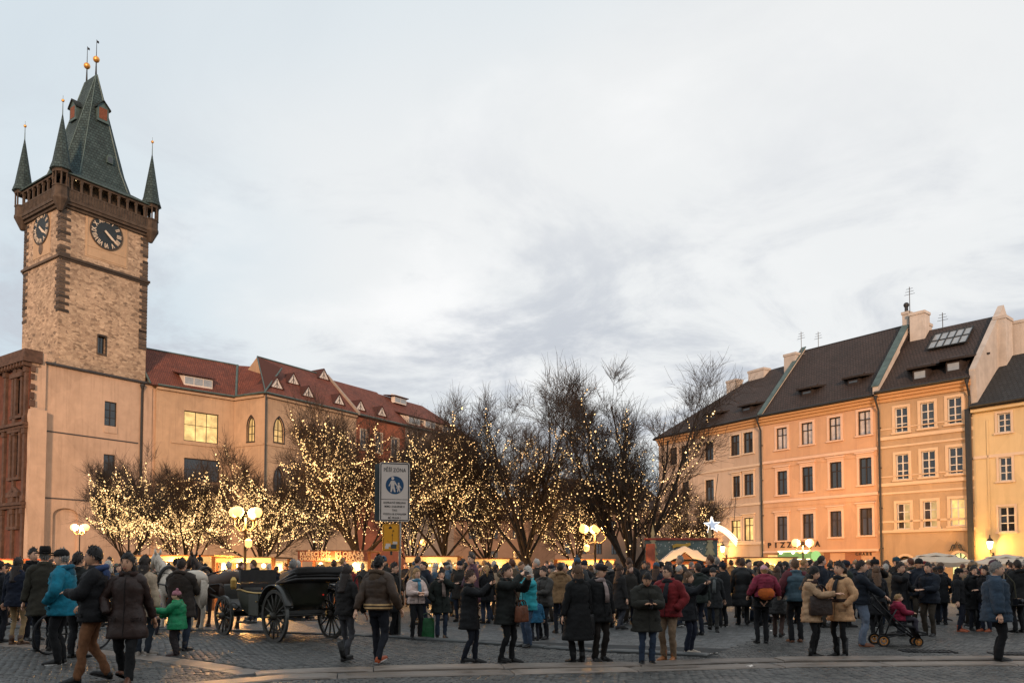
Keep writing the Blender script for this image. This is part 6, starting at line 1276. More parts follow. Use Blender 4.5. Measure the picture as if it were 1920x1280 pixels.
    if coat != 'sweater' and lod == 0:
        q = MB(); pts = [(.098 * math.cos(a), .018 - lean * .55 + .092 * math.sin(a), 1.497 + dz + .012 * math.sin(a)) for a in [R(-62 + 304 * k / 12) for k in range(13)]]; q.tube(pts, [.012] + [.026] * 11 + [.012], 6, 0, flat=1.5); q.build('collar', cloth(tuple(min(255, int(v * 1.18 + 5)) for v in cc)), t, True)
        T = torso_prof(sex, bulk); zp = max(hem + .09, .88)
        if not sit and zp < 1.1:
            for sg in (-1, 1):
                rx, ry = np.interp(zp, [a[0] for a in T], [a[1] for a in T]), np.interp(zp, [a[0] for a in T], [a[2] for a in T]); q = MB(); an = R(-90 + sg * 42); c0 = Vector((sg * abs(rx * math.cos(an)) * 1.03, .015 + ry * math.sin(an) * 1.12, zp)); q.obox(c0, (.13, .02, .045), Matrix.Rotation(R(sg * 38), 3, 'Z')); q.build('pocket_flap', cloth(tuple(int(v * .75) for v in cc)), t)
    if belt: q = MB(); torso(q, 1.03, 1.09, sex, bulk + .012, seed, .001, 0, lean, 18, 4, .0, 0); q.build('belt', cloth(belt), t, True)
    if skirt: q = MB(); torso(q, skirt[0], .95, sex, .012, seed, .004, 0, 0, 14, 8, .1, 0); q.build('skirt', cloth(skirt[1]), t, True)
    if hood or fur:
        q = MB(); pts = []; c_ = hood or cc
        for k in range(13): a = R(-140 + 280 * k / 12 + 90); pts.append((.105 * math.cos(a), .035 + .105 * math.sin(a) - lean * .5, 1.47 + dz + .04 * math.sin(a) - (.03 if k in (0, 12) else 0)))
        q.tube(pts, [.03] + [.05 + (.012 if fur else 0)] * 11 + [.03], 8, 0, flat=.85); q.ball((0, .135, 1.40 + dz), .10, 10, 0, (1.15, .6, 1.05))
        if fur:
            for k in range(220): pp = Vector(pts[rr.randrange(13)]); dd_ = Vector((rr.gauss(0, 1), rr.gauss(0, 1), rr.gauss(0, 1))).normalized(); e_ = pp + dd_ * .062; s_ = dd_.orthogonal().normalized() * .012; q.add([e_ - s_, e_ + s_, e_ + dd_ * .045], [(0, 1, 2)], 1)
        q.build('hood', [cloth(c_), cloth(fur or c_)], t, True)
    if scarf:
        q = MB(); pts = [(.088 * math.cos(a), .01 - lean * .5 + .088 * math.sin(a), 1.475 + dz + .012 * math.sin(3 * a)) for a in [2 * math.pi * k / 14 for k in range(15)]]; q.tube(pts, .042, 8, 0, flat=1.1); q.tube([(.03, -.11, 1.45 + dz), (.035, -.165, 1.36 + dz), (.03, -.17 - bulk, 1.22 + dz), (.03, -.165 - bulk, 1.08 + dz)], [.035, .045, .05, .05], 8, 0, flat=.4); q.build('scarf', cloth(scarf), t, True)
    # ---- hair and hat
    q = MB(); rings = []; nv2, nu2 = (10, 20) if lod == 0 else (7, 14)
    if hl != 'bald':
        for i in range(nv2 + 1):
            ring = []
            for k in range(nu2):
                ph = -2 * math.pi * k / nu2; front = max(0, math.cos(ph)); bk_ = max(0, -math.cos(ph)); sd = 1.52 if hl in ('short', 'tail', 'bun') else 1.95; th_max = sd + (2.02 - sd) * bk_ ** .7 - (sd - .98) * min(1, front ** .9 * 1.1); th = (i / nv2) * th_max + .01
                v = head_pt(th, ph, 1.15 - (.105 if hl == 'short' else .04) * (i / nv2) ** 2.5 + (.05 if th < 1.2 else .02) * (1 if hl != 'short' else .3) + .035 * math.sin(ph * 7 + i * 1.7 + seed) + .02 * math.sin(ph * 13 - i * 2.1 + seed * 2)); ring.append(hp(v + Vector((0, .006, .006))))
            rings.append(ring)
        q.loft(rings, 0, True, False)
        q.loft([[Vector(v) * .0 + (Vector(v) - hp((0, 0, 0))) * .93 + hp((0, 0, 0)) for v in r] for r in rings[-2:]], 0, False, False)
        if hl in ('long', 'bob'):
            L_ = .34 if hl == 'long' else .16; rg = []
            for i in range(9):
                f_ = i / 8; z = .0 - f_ * L_ - .02; ring = []
                for k in range(13):
                    ph = R(36 + 288 * k / 12); w_ = .102 + .024 * f_; dp = .110 + (.03 * f_ if hl == 'long' else .0); j = .008 * math.sin(k * 2.3 + i * .9 + seed); x_ = math.sin(ph) * (w_ + j); y_ = -math.cos(ph) * (dp + j) * (1 if math.cos(ph) < 0 else .55) + .01 + .045 * f_ * (hl == 'long'); ring.append(Hm @ Vector((x_, y_, .135 + z)))
                inner_ = [hp((0, .01, z)) + (v - hp((0, .01, z))) * .82 for v in ring][::-1]; rg.append(ring + inner_)
            q.loft(rg, 0)
        if hl == 'tail': q.tube([hp((0, .10, .03)), hp((0, .15, .0)), hp((0, .16, -.1)), hp((0, .14, -.22))], [.03, .042, .036, .012], 8, 0)
        if hl == 'bun': q.ball(hp((0, .06, .13)), .05, 10, 0)
        for k in range(110 if lod == 0 else 40):        # loose tufts break the outline
            i = rr.choice([nv2, nv2, nv2 - 1, nv2 - 2, rr.randrange(1, nv2)]); v = Vector(rings[i][rr.randrange(nu2)]); c0 = hp((0, 0, 0)); d_ = (v - c0).normalized(); dn = (Vector((rr.uniform(-.5, .5), rr.uniform(-.3, .6), -1 if i > nv2 - 3 else .3)) + d_ * .55).normalized(); s_ = d_.cross(dn).normalized() * .014; q.add([v - s_, v + s_, v + dn * rr.uniform(.018, .045)], [(0, 1, 2)])
        q.build('hair', hairm(hair), t, True)
    if hat:
        q = MB(); C = lambda r1, r2, z, y0=0.: [hp((r1 * math.sin(-a), y0 - r2 * math.cos(a), z)) for a in [2 * math.pi * k / 18 for k in range(18)]]
        if hat == 'beanie': q.loft([C(.084, .104, .015), C(.086, .107, .05), C(.080, .101, .09), C(.058, .075, .13), C(.02, .025, .15)])
        elif hat == 'pompom': q.loft([C(.084, .104, .015), C(.086, .107, .05), C(.080, .101, .09), C(.058, .075, .13), C(.02, .025, .15)]); q.ball(hp((0, .01, .17)), .035, 8)
        elif hat == 'fedora': q.loft([C(.085, .105, .045), C(.084, .104, .12), C(.074, .094, .165), C(.045, .06, .155)]); q.loft([C(.078, .098, .05), C(.14, .165, .04), C(.15, .175, .055), C(.08, .1, .06)], 0, False, False)
        elif hat in ('cap', 'flatcap'):
            q.loft([C(.083, .104, .03), C(.087, .108, .06), C(.082 if hat == 'cap' else .09, .102 if hat == 'cap' else .118, .095, 0 if hat == 'cap' else -.012), C(.06, .07, .13), C(.02, .02, .14)]); q.loft([[hp((x_, y_ - .09, z_)) for x_, y_, z_ in ((-.07, 0, .05), (-.05, -.055, .04), (0, -.075, .042), (.05, -.055, .04), (.07, 0, .05))] + [hp((x_, y_ - .09, z_)) for x_, y_, z_ in ((.07, 0, .058), (.05, -.055, .048), (0, -.075, .05), (-.05, -.055, .048), (-.07, 0, .058))], [hp((x_ * .9, -.06, .055)) for x_ in (-.07, -.05, 0, .05, .07)] + [hp((x_ * .9, -.06, .065)) for x_ in (.07, .05, 0, -.05, -.07)]])
        q.build('hat', cloth(hc), t, True)
    if glasses:
        q = MB()
        for sg in (-1, 1): q.tube([hp((sg * .031 + .021 * math.cos(a), -.097, .012 + .016 * math.sin(a))) for a in [2 * math.pi * k / 10 for k in range(11)]], .003, 4); q.tube([hp((sg * .052, -.095, .014)), hp((sg * .078, 0, .012))], .003, 4)
        q.tube([hp((-.01, -.1, .013)), hp((.01, -.1, .013))], .003, 4); q.build('glasses', INK, t)
    return t, arm, s, Hm
def local(t, v): return t.matrix_basis @ Vector(v)
def wpos(t, v):
    M = Matrix.Translation(t.location) @ Matrix.Rotation(t.rotation_euler.z, 4, 'Z') @ Matrix.Diagonal((*t.scale, 1)); return M @ Vector(v)
PHM = mat('phone_black', (.015, .015, .018), .25, 0); PHS = mat('phone_screen', (.1, .12, .14), .2, 0, emit=(.8, .75, .65), estr=.5)
def phone(t, arm, label, screen_back=True, flat=False):
    W = [(a[3] + (a[3] - a[2]).normalized() * .11) for a in arm if a[4] in ('phone', 'look', 'camera', 'mouth')]; c = sum(W, Vector()) / len(W); p = wpos(t, c); o = thing('phone', label, 'phone', p, t.rotation_euler.z)
    m = MB(); m.prism(rrectpts(.15, .075, .01), -.005, .005); b_ = m.build('case', PHM, o); m = MB(); m.prism(rrectpts(.135, .064, .006), .0052, .0062); s_ = m.build('screen', PHS, o)
    if flat:
        for q in (b_, s_): q.rotation_euler = (R(60), R(90), 0)
def bag(label, pos, rot, size, c, handle=.22, name='handbag', strap=None):
    t = thing(name, label, 'bag', pos, rot); w_, d_, h_ = size; m = MB(); rings = []
    for z, k in ((0, .94), (.02, 1.0), (h_ * .5, 1.0), (h_ * .85, .96), (h_, .9)):
        f_ = 1 - .55 * (z / h_) ** 2; rings.append([(x * k, y * k * f_, z) for x, y in [(w_ / 2 * math.copysign(abs(math.cos(a)) ** .35, math.cos(a)), d_ / 2 * math.copysign(abs(math.sin(a)) ** .5, math.sin(a))) for a in [2 * math.pi * q / 16 for q in range(16)]]])
    m.loft(rings); m.build('pouch', cloth(c, .5), t, True)
    for yy in (-.02, .02): m = MB(); m.tube([(w_ * .3 * math.cos(a), yy, h_ * .95 + handle * math.sin(a)) for a in [math.pi * q / 10 for q in range(11)]], .011, 6); m.build('handle', cloth(tuple(int(v * .7) for v in c), .5), t, True)
    if strap: m = MB(); m.tube([Vector(q) - Vector(pos) for q in strap], .014, 5, 0, flat=.5); o = m.build('strap', cloth(tuple(int(v * .7) for v in c), .5), t, True); o.rotation_euler = (0, 0, -rot)
    return t
# ------------------------------------------------------------------ people one can pick out in the photograph
P = person; K0 = (19, 20, 23)
P(x=30, top=1046, feet=1208, face=178, coat='coat', hem=.78, cc=(16, 24, 42), bulk=.03, tc=(150, 126, 92), legw=.82, shoe='boot', sc=(84, 58, 42), hair='dark', hl='long', label='woman from behind in navy coat, beige leggings and ankle boots')
P(x=80, top=1020, feet=1221, face=215, sex='m', coat='long', hem=.62, cc=(48, 45, 36), bulk=.035, tc=(18, 22, 30), hat='fedora', hc=(20, 18, 17), hair='grey', label='man in black brimmed hat and long olive coat', arms=('down', 'pocket'))
P(x=58, top=1028, feet=1200, face=60, sex='m', cc=(14, 14, 16), hair='black', label='person in black hooded jacket behind the brimmed hat')
P(x=-4, top=1052, feet=1204, face=160, sex='m', cc=(26, 28, 34), hair='dark', label='person in dark jacket beside the woman in beige leggings')
P(x=112, top=1028, feet=1245, face=-80, sex='m', cc=(14, 112, 136), bulk=.045, hem=.76, tc=(14, 15, 18), hat='cap', hc=(22, 20, 20), hair='grey', hood=(18, 82, 104), arms=('pocket', 'pocket'), label='man in bright blue jacket and dark cap looking sideways', shoe='sneaker')
P(x=142, top=1036, feet=1234, face=170, sex='m', cc=(20, 22, 20), hair='dark', tc=(26, 26, 30), label='person in black backpack jacket between the blue jacket and tan trousers', bulk=.04)
P(x=172, top=1026, feet=1279, face=-72, sex='m', cc=(24, 24, 27), bulk=.045, hem=.80, tc=(124, 84, 56), sc=(26, 24, 24), hair='black', hood=(50, 70, 110), stride=.55, arms=('look', 'hip'), label='dark-haired man in black jacket and tan trousers walking', skin=1)
P(x=236, top=1038, feet=1281, face=8, sex='f', coat='coat', hem=.62, cc=(46, 29, 24), bulk=.03, puff=1, tc=(16, 16, 18), legw=1.12, sc=(90, 54, 38), hair='black', hl='long', stride=.75, arms=('walkb', 'pocket'), label='long-haired woman in long brown quilted coat striding towards the camera', skin=1, hyaw=-8)
P(x=268, top=1043, feet=1228, face=165, coat='sweater', hem=.70, cc=(170, 150, 128), bulk=.03, tc=(40, 48, 58), hair='dark', hl='long', label='woman in cream knitted coat behind the brown quilted coat', shoe='sneaker', sc=(150, 140, 130))
bag('tan leather shoulder bag on the woman in the cream coat', gnd(272, 1226) + Vector((.1, -.18, .78)), .3, (.3, .12, .24), (120, 62, 34), .28)
P(x=338, top=1047, feet=1221, face=172, sex='m', coat='parka', cc=(46, 38, 33), bulk=.055, tc=(36, 46, 62), hair='dark', hood=(52, 42, 36), arms=('hold', 'hold'), label='person in thick dark brown hooded parka behind the green child', shoe='boot')
P(x=330, top=1106, feet=1229, face=-78, sex='f', coat='jacket', cc=(14, 126, 80), bulk=.07, puff=1, hem=.74, tc=(44, 38, 40), legw=1.25, hat='pompom', hc=(168, 112, 122), hair='brown', scarf=(36, 190, 110), arms=('reach', 'fwd'), label='small child in puffy green jacket and pink knitted hat', shoe='boot', sc=(56, 40, 38), hyaw=0, scale_w=1.12)
P(x=293, top=1113, feet=1190, face=120, sex='f', cc=(150, 138, 160), bulk=.06, hem=.72, tc=(36, 34, 44), hat='beanie', hc=(176, 100, 118), hair='brown', label='toddler in pale patterned jacket beside the horse', scale_w=1.15)
P(x=648, top=1060, feet=1240, face=155, sex='f', cc=(30, 28, 28), bulk=.02, hem=.86, tc=(66, 66, 70), legw=.86, shoe='tall', sc=(18, 17, 17), hair='dark', hl='long', stride=.55, arms=('walkf', 'side'), label='long-haired woman in short black leather jacket and tall boots walking away')
bag('black shoulder bag of the long-haired walking woman', gnd(640, 1238) + Vector((.3, -.12, .86)), .4, (.32, .13, .25), (30, 40, 44), .3)
P(x=709, top=1042, feet=1243, face=160, sex='m', cc=(66, 50, 38), bulk=.045, puff=1, hem=.88, tc=(24, 27, 36), sc=(168, 76, 34), hair='black', hood=(82, 64, 48), stride=.5, arms=('walkb', 'side'), stripes=([(.905, .93, 1), (.955, .985, 1)], [(196, 160, 112)]), label='man in brown padded jacket with cream hem stripes walking away', shoe='sneaker')
P(x=738, top=1055, feet=1194, face=70, sex='m', coat='long', hem=.6, cc=(16, 17, 19), tc=(18, 18, 20), hair='dark', label='man in black coat standing against the sign post', glasses=True)
P(x=780, top=1066, feet=1198, face=25, cc=(206, 182, 172), bulk=.035, puff=1, hem=.9, tc=(17, 18, 20), hair='blonde', hl='long', scarf=(70, 118, 140), arms=('hold', 'look'), label='blonde woman in white padded jacket with blue scarf', hyaw=20)
bag('green and red shopping bag beside the blonde woman', gnd(800, 1196) + Vector((0, 0, .0)), .2, (.34, .16, .44), (30, 92, 50), .12, 'shopping_bag')
P(x=827, top=1068, feet=1196, face=15, coat='parka', cc=(24, 30, 26), bulk=.05, tc=(44, 54, 70), hair='black', hl='bob', scarf=(130, 112, 104), fur=(86, 66, 48), arms=('mouth', 'pocket'), label='woman in dark green parka with fur hood and grey scarf')
t, a, s, _ = P(x=881, top=1070, feet=1243, face=78, coat='coat', hem=.66, cc=(17, 18, 21), bulk=.03, tc=(20, 26, 38), hair='brown', hl='short', arms=('phone', 'phone'), label='woman in black coat holding a phone up in front of her', stride=.3)
phone(t, a, 'phone held up by the woman in the black coat')
t, a, s, _ = P(x=950, top=1058, feet=1242, face=62, coat='coat', hem=.70, cc=(26, 29, 27), bulk=.035, tc=(15, 17, 20), hair='dark', hl='short', arms=('phone', 'camera'), label='woman in charcoal coat with brown shoulder bag taking a picture', stride=.2)
phone(t, a, 'small camera raised by the woman with the brown shoulder bag')
p_ = gnd(950, 1242); bag('brown leather shoulder bag hanging across the charcoal coat', p_ + Vector((.24, -.12, .66)), .9, (.3, .1, .26), (104, 58, 34), .1, strap=[p_ + Vector(v) for v in ((.24, -.12, .9), (.16, -.2, 1.1), (.02, -.16, 1.3), (-.1, -.02, 1.42))])
P(x=990, top=1062, feet=1213, face=-60, cc=(44, 150, 160), hem=.82, bulk=.03, tc=(58, 72, 92), hair='white', hl='bob', label='white-haired woman in turquoise jacket', arms=('phone', 'down'))
P(x=1004, top=1118, feet=1200, face=200, cc=(34, 88, 118), hem=.74, bulk=.06, tc=(34, 36, 46), hat='beanie', hc=(30, 36, 48), hair='brown', label='child in blue jacket beside the white-haired woman', scale_w=1.12)
P(x=1019, top=1063, feet=1197, face=-40, sex='m', cc=(46, 42, 38), puff=1, bulk=.045, tc=(20, 22, 28), hair='dark', label='person in shiny brown padded jacket behind the blue child', arms=('hold', 'pocket'))
P(x=1050, top=1055, feet=1186, face=190, coat='parka', hem=.76, cc=(136, 106, 74), bulk=.05, tc=(18, 22, 32), hair='dark', fur=(120, 88, 60), label='person in beige parka with fur hood seen from behind', arms=('phone', 'pocket'))
P(x=1083, top=1060, feet=1242, face=205, coat='long', hem=.42, cc=(15, 16, 18), bulk=.03, tc=(15, 15, 17), hair='lbrown', hl='bob', shoe='boot', label='woman in long black coat standing next to the flat cap', hyaw=25)
P(x=1124, top=1055, feet=1239, face=30, sex='m', coat='coat', hem=.72, cc=(19, 20, 22), bulk=.04, tc=(38, 32, 28), hair='grey', hat='flatcap', hc=(34, 32, 32), hyaw=25, label='old man in black jacket and flat cap looking up', hpitch=8, scarf=(150, 132, 128))
bag('black handbag hanging between the long black coat and the flat cap man', gnd(1098, 1241) + Vector((0, -.05, .44)), .2, (.3, .14, .34), (20, 20, 22), .2)
t, a, s, _ = P(x=1213, top=1072, feet=1246, face=4, sex='m', coat='parka', hem=.64, cc=(38, 37, 31), bulk=.06, tc=(46, 60, 80), hair='black', hood=(48, 44, 36), arms=('look', 'look'), hpitch=26, label='young man in dark olive parka looking down at his phone', sc=(24, 22, 22), shoe='sneaker', skin=1)
phone(t, a, 'phone in the hands of the man in the olive parka', flat=True)
P(x=1254, top=1060, feet=1238, face=-35, sex='m', cc=(116, 28, 32), bulk=.05, hem=.82, tc=(128, 106, 84), sc=(156, 98, 56), shoe='boot', hair='dark', glasses=True, hyaw=-25, scarf=(22, 24, 30), label='man in red jacket, glasses, khaki trousers and tan boots', arms=('pocket', 'pocket'))
t, a, s, _ = P(x=1292, top=1072, feet=1225, face=50, cc=(18, 21, 27), hem=.72, bulk=.035, tc=(22, 28, 46), hair='lbrown', hl='long', arms=('phone', 'phone'), sc=(190, 176, 160), shoe='sneaker', label='woman in dark jacket and pale sneakers photographing with both hands')
phone(t, a, 'phone raised by the woman in pale sneakers')
P(x=1338, top=1063, feet=1183, face=-15, coat='parka', cc=(34, 36, 38), bulk=.04, tc=(50, 48, 44), hair='dark', hat='beanie', hc=(52, 50, 50), scarf=(84, 88, 88), stride=.6, shoe='boot', label='woman in grey knitted hat and scarf walking with a dark bag', arms=('walkb', 'pocket'))
P(x=1393, top=1047, feet=1171, face=170, sex='m', coat='long', hem=.5, cc=(20, 20, 22), puff=1, bulk=.05, tc=(18, 19, 22), hair='brown', stride=.5, label='tall man in black quilted coat walking away from the garland stall')
P(x=1429, top=1062, feet=1206, face=178, sex='f', cc=(18, 20, 22), bulk=.03, hem=.84, tc=(17, 18, 22), hair='dark', label='woman in black carrying a small child on her back', arms=('behind', 'behind'))
pb = gnd(1427, 1206); P(pos=(pb.x, pb.y - .26, .64), height=1.2, face=180, cc=(128, 42, 62), bulk=.06, tc=(72, 84, 104), hat='beanie', hc=(214, 160, 170), hair='blonde', label='toddler in pink hat and crimson jacket riding in an orange carrier', sit=True, arms=('side', 'side'), scale_w=1.2)
m = MB(); m.ball((0, 0, 0), .17, 12, 0, (1, .5, .8)); bt = thing('child_carrier', 'orange patterned child carrier on the back of the woman in black', 'carrier', (pb.x, pb.y - .37, 1.02)); m.build('pouch', cloth((186, 92, 34)), bt, True)
for sg in (-1, 1): m = MB(); m.tube([(sg * .12, 0, .1), (sg * .17, .1, .3), (sg * .16, .3, .36)], .03, 6, 0, flat=.5); m.build('strap', cloth((150, 72, 30)), bt, True)
P(x=1459, top=1062, feet=1194, face=150, coat='coat', cc=(26, 24, 24), bulk=.03, tc=(70, 52, 46), hair='brown', hl='long', label='woman in black coat and brown tights behind the child carrier', stride=.4, arms=('down', 'pocket'))
P(x=1493, top=1048, feet=1204, face=180, sex='m', coat='vest', cc=(58, 82, 94), bulk=.06, puff=1, hem=.88, sleeves=(92, 42, 48), tc=(20, 22, 26), hair='lbrown', sc=(100, 64, 44), label='man in teal padded vest with maroon sleeves from behind', arms=('pocket', 'pocket'))
t, a, s, _ = P(x=1524, top=1062, feet=1233, face=55, coat='coat', hem=.70, cc=(178, 144, 112), bulk=.025, tc=(17, 17, 19), legw=.88, shoe='boot', hair='black', hl='long', arms=('look', 'reach'), label='black-haired woman in beige coat with dark handbag reading a phone', hpitch=14, scarf=(58, 40, 40))
phone(t, a, 'phone held by the black-haired woman in the beige coat')
bag('dark brown handbag on the arm of the woman in the beige coat', gnd(1530, 1232) + Vector((0, -.24, .73)), .15, (.40, .15, .32), (50, 36, 30), .2)
P(x=1577, top=1053, feet=1232, face=-62, coat='coat', hem=.68, cc=(196, 152, 112), bulk=.025, tc=(16, 16, 18), legw=.86, shoe='tall', sc=(18, 17, 17), hair='dark', hl='tail', belt=(52, 38, 32), scarf=(30, 30, 34), arms=('pocket', 'hip'), label='woman in belted camel coat with ponytail and tall black boots')
P(x=1617, top=1051, feet=1212, face=72, sex='m', cc=(20, 27, 38), bulk=.04, hem=.88, tc=(104, 116, 134), legw=1.1, hair='dark', arms=('fwd', 'fwd'), sc=(120, 72, 48), label='man in navy jacket and light jeans pushing the pushchair')
P(x=1690, top=1055, feet=1192, face=35, coat='coat', cc=(19, 20, 24), bulk=.04, tc=(52, 52, 58), hair='dark', hl='bun', arms=('hold', 'mouth'), label='woman in black coat with hair bun eating', fur=(40, 34, 30))
P(x=1743, top=1055, feet=1192, face=-55, sex='m', cc=(24, 31, 43), bulk=.045, tc=(62, 54, 44), hair='dark', label='man in navy jacket and olive trousers facing the eating woman', arms=('hold', 'pocket'))
P(x=1766, top=1060, feet=1170, face=150, sex='m', coat='parka', cc=(22, 24, 28), tc=(24, 26, 34), hat='beanie', hc=(22, 22, 26), label='man in black beanie and dark parka', arms=('look', 'pocket'))
P(x=1800, top=1064, feet=1184, face=50, cc=(20, 21, 25), bulk=.03, tc=(24, 28, 42), hair='black', hl='long', sc=(168, 84, 50), shoe='boot', label='long-haired woman in black jacket and orange boots', hat='cap', hc=(20, 20, 24))
P(x=1828, top=1061, feet=1182, face=0, cc=(17, 18, 20), bulk=.03, tc=(20, 24, 34), hair='black', hl='long', label='black-haired woman in black coat facing forward beside the orange boots', arms=('mouth', 'pocket'), coat='coat', scarf=(50, 50, 54))
P(x=1850, top=1061, feet=1184, face=-70, cc=(19, 20, 24), tc=(34, 40, 56), hair='black', hl='long', sc=(150, 76, 44), label='long-haired woman in black turned towards her friend in black', arms=('hold', 'down'))
P(x=1872, top=1054, feet=1240, face=62, sex='m', coat='parka', hem=.72, cc=(50, 66, 82), bulk=.075, tc=(18, 19, 22), legw=1.15, hair='grey', label='stout grey-haired man in blue-grey jacket with camera strap', sc=(18, 17, 17), scale_w=1.05)
pb = gnd(1872, 1240); m = MB(); st_ = thing('camera', 'black camera hanging at the hip of the man in the blue-grey jacket', 'camera', (pb.x + .22, pb.y - .2, .98), .5); m.box(-.07, .07, -.04, .04, -.05, .05); m.build('camera_body', PHM, st_); m = MB(); m.lathe([(.035, 0), (.04, .06), (.03, .065)], (0, 0, 0), 10); o = m.build('lens', PHM, st_, True); o.rotation_euler = (R(90), 0, 0); o.location = (0, -.04, 0); m = MB(); m.tube([(-.05, 0, .05), (-.1, .0, .3), (-.2, .1, .47)], .012, 5); m.build('strap', cloth((70, 66, 50)), st_)
P(x=1911, top=1050, feet=1186, face=190, coat='parka', cc=(26, 26, 26), bulk=.05, tc=(20, 21, 24), hair='dark', fur=(110, 80, 54), label='person in dark parka with brown fur hood beside the blue-grey jacket')
P(x=1180, top=1046, feet=1168, face=178, sex='m', coat='coat', cc=(16, 17, 20), bulk=.05, tc=(34, 42, 58), hair='brown', hl='short', label='tall man in black coat from behind at the foot of the big bare tree')
P(x=1163, top=1060, feet=1180, face=120, coat='coat', cc=(34, 32, 32), tc=(60, 62, 70), hair='brown', hl='long', label='woman in dark coat with white paper bag behind the flat cap man', stride=.5)
P(x=1310, top=1056, feet=1190, face=200, sex='m', cc=(30, 38, 34), bulk=.04, tc=(24, 30, 44), hair='dark', label='man with bright patterned backpack behind the raised phone')
P(x=1645, top=1062, feet=1196, face=170, cc=(22, 22, 26), tc=(22, 22, 26), hair='lbrown', hl='long', label='woman in black with brown hair behind the pushchair', coat='coat')
# ------------------------------------------------------------------ the crowd behind
rc = random.Random(42); COLS = [((20, 21, 24), 'black'), ((26, 32, 44), 'navy'), ((44, 40, 36), 'dark brown'), ((60, 62, 64), 'grey'), ((36, 44, 38), 'dark green'), ((84, 70, 54), 'olive'), ((112, 36, 38), 'red'), ((140, 116, 90), 'beige'), ((60, 84, 104), 'steel blue'), ((170, 160, 150), 'white'), ((80, 46, 60), 'plum'), ((30, 60, 74), 'teal')]
WTS = [10, 8, 6, 5, 4, 4, 2.2, 3, 2.5, 1.6, 1.5, 2]
MARK = [(60, 'the sandstone fragment'), (230, 'the town hall wall'), (400, 'the horses'), (560, 'the carriage'), (700, 'the sausage stall'), (860, 'the yellow lit stall'), (1000, 'the tall bare tree'), (1150, 'the three-globe lamp'), (1210, 'the big bare tree'), (1360, 'the snowy-roofed hut'), (1490, 'the garland stall'), (1640, 'the pizzeria'), (1800, 'the ochre house'), (2000, 'the yellow house')]
taken = [(gnd(x, y).x, gnd(x, y).y) for x, y in ((1180, 1168), (1393, 1171), (1050, 1186), (1338, 1183), (780, 1198), (827, 1196), (1163, 1180), (1310, 1190), (1766, 1170), (1800, 1184))]
XS = []; crowd = 0; tries = 0
OBST = [(at_y(px, HOR, y).x, y, r) for px, y, r in ((1190, 33, .6), (1002, 36, .6), (838, 38, .5), (690, 37, .5), (500, 40, .5), (459, 30, .5), (1116, 39, .5))]
STALLS = [(562, 692, 30), (762, 858, 34), (880, 985, 38), (1045, 1150, 40), (1385, 1490, 36), (262, 400, 29), (405, 512, 31), (-40, 46, 27), (1214, 1352, 31)]
while crowd < 236 and tries < 9000:
    tries += 1; px = rc.uniform(-10, 1930); d_ = 20.6 + 13 * rc.random() ** 1.6
    if 250 < px < 700 and d_ < 22.8: continue
    p = at_y(px, HOR, d_)
    if any((p.x - a_) ** 2 + (p.y - b_) ** 2 < .56 ** 2 for a_, b_ in taken) or any((p.x - a_) ** 2 + (p.y - b_) ** 2 < r_ ** 2 for a_, b_, r_ in OBST): continue
    if any(at_y(x0, HOR, y_).x - .4 < p.x < at_y(x1, HOR, y_).x + .4 and y_ - .75 < p.y < y_ + 2.9 for x0, x1, y_ in STALLS): continue
    taken.append((p.x, p.y)); crowd += 1
    sex = rc.choice('mf'); (c_, cn) = rc.choices(COLS, WTS)[0]; hc_ = rc.choice(list(HAIRC) + ['dark', 'black', 'brown']); hl_ = 'short' if sex == 'm' else rc.choice(['long', 'bob', 'tail', 'short', 'long']); hat_ = rc.choices([None, 'beanie', 'cap', 'pompom', 'flatcap'], [7, 2, .8, .8, .4])[0]; (h2, hn) = rc.choices(COLS, WTS)[0]
    kind = rc.choices(['jacket', 'coat', 'parka', 'long'], [5, 3, 3, 1])[0]; fa = rc.choices([180, 0, 90, -90], [5, 2.2, 1.6, 1.6])[0] + rc.uniform(-40, 40); ht = rc.gauss(1.76 if sex == 'm' else 1.66, .06); ar = rc.choice([('pocket', 'pocket'), ('down', 'down'), ('hold', 'down'), ('down', 'pocket'), ('mouth', 'pocket'), ('look', 'look'), ('hold', 'hold'), ('pocket', 'mouth')])
    fn = 'from behind' if abs(abs(fa) - 180) < 45 or abs(fa) > 180 else ('front on' if abs(fa) < 45 else 'side on'); mk = [n_ for x_, n_ in MARK if px < x_][0]; hd = f'{hn} {"knitted hat" if hat_ in ("beanie", "pompom") else "cap"}' if hat_ else f'{ {"lbrown": "light brown"}.get(hc_, hc_) } {"long " if hl_ == "long" else ""}hair'
    P(pos=(p.x, p.y, 0), height=min(1.95, ht), face=fa, sex=sex, coat=kind, cc=c_, bulk=rc.uniform(.015, .055), puff=int(rc.random() < .25), tc=rc.choice([(22, 24, 28), (34, 42, 58), (50, 60, 78), (60, 52, 44), (20, 20, 22)]), hair=hc_, hl=hl_, hat=hat_, hc=h2, arms=ar, scarf=rc.choice(COLS)[0] if rc.random() < .2 else None, hood=c_ if rc.random() < .3 else None, skin=rc.randrange(3), lod=1, stride=rc.choice([0, 0, 0, .35]), hyaw=rc.uniform(-30, 30), shoe=rc.choice(['shoe', 'boot', 'sneaker']), label=f'person in {cn} {kind if kind != "long" else "overcoat"}, {hd}, {fn}, before {mk}', group='people in the market crowd')
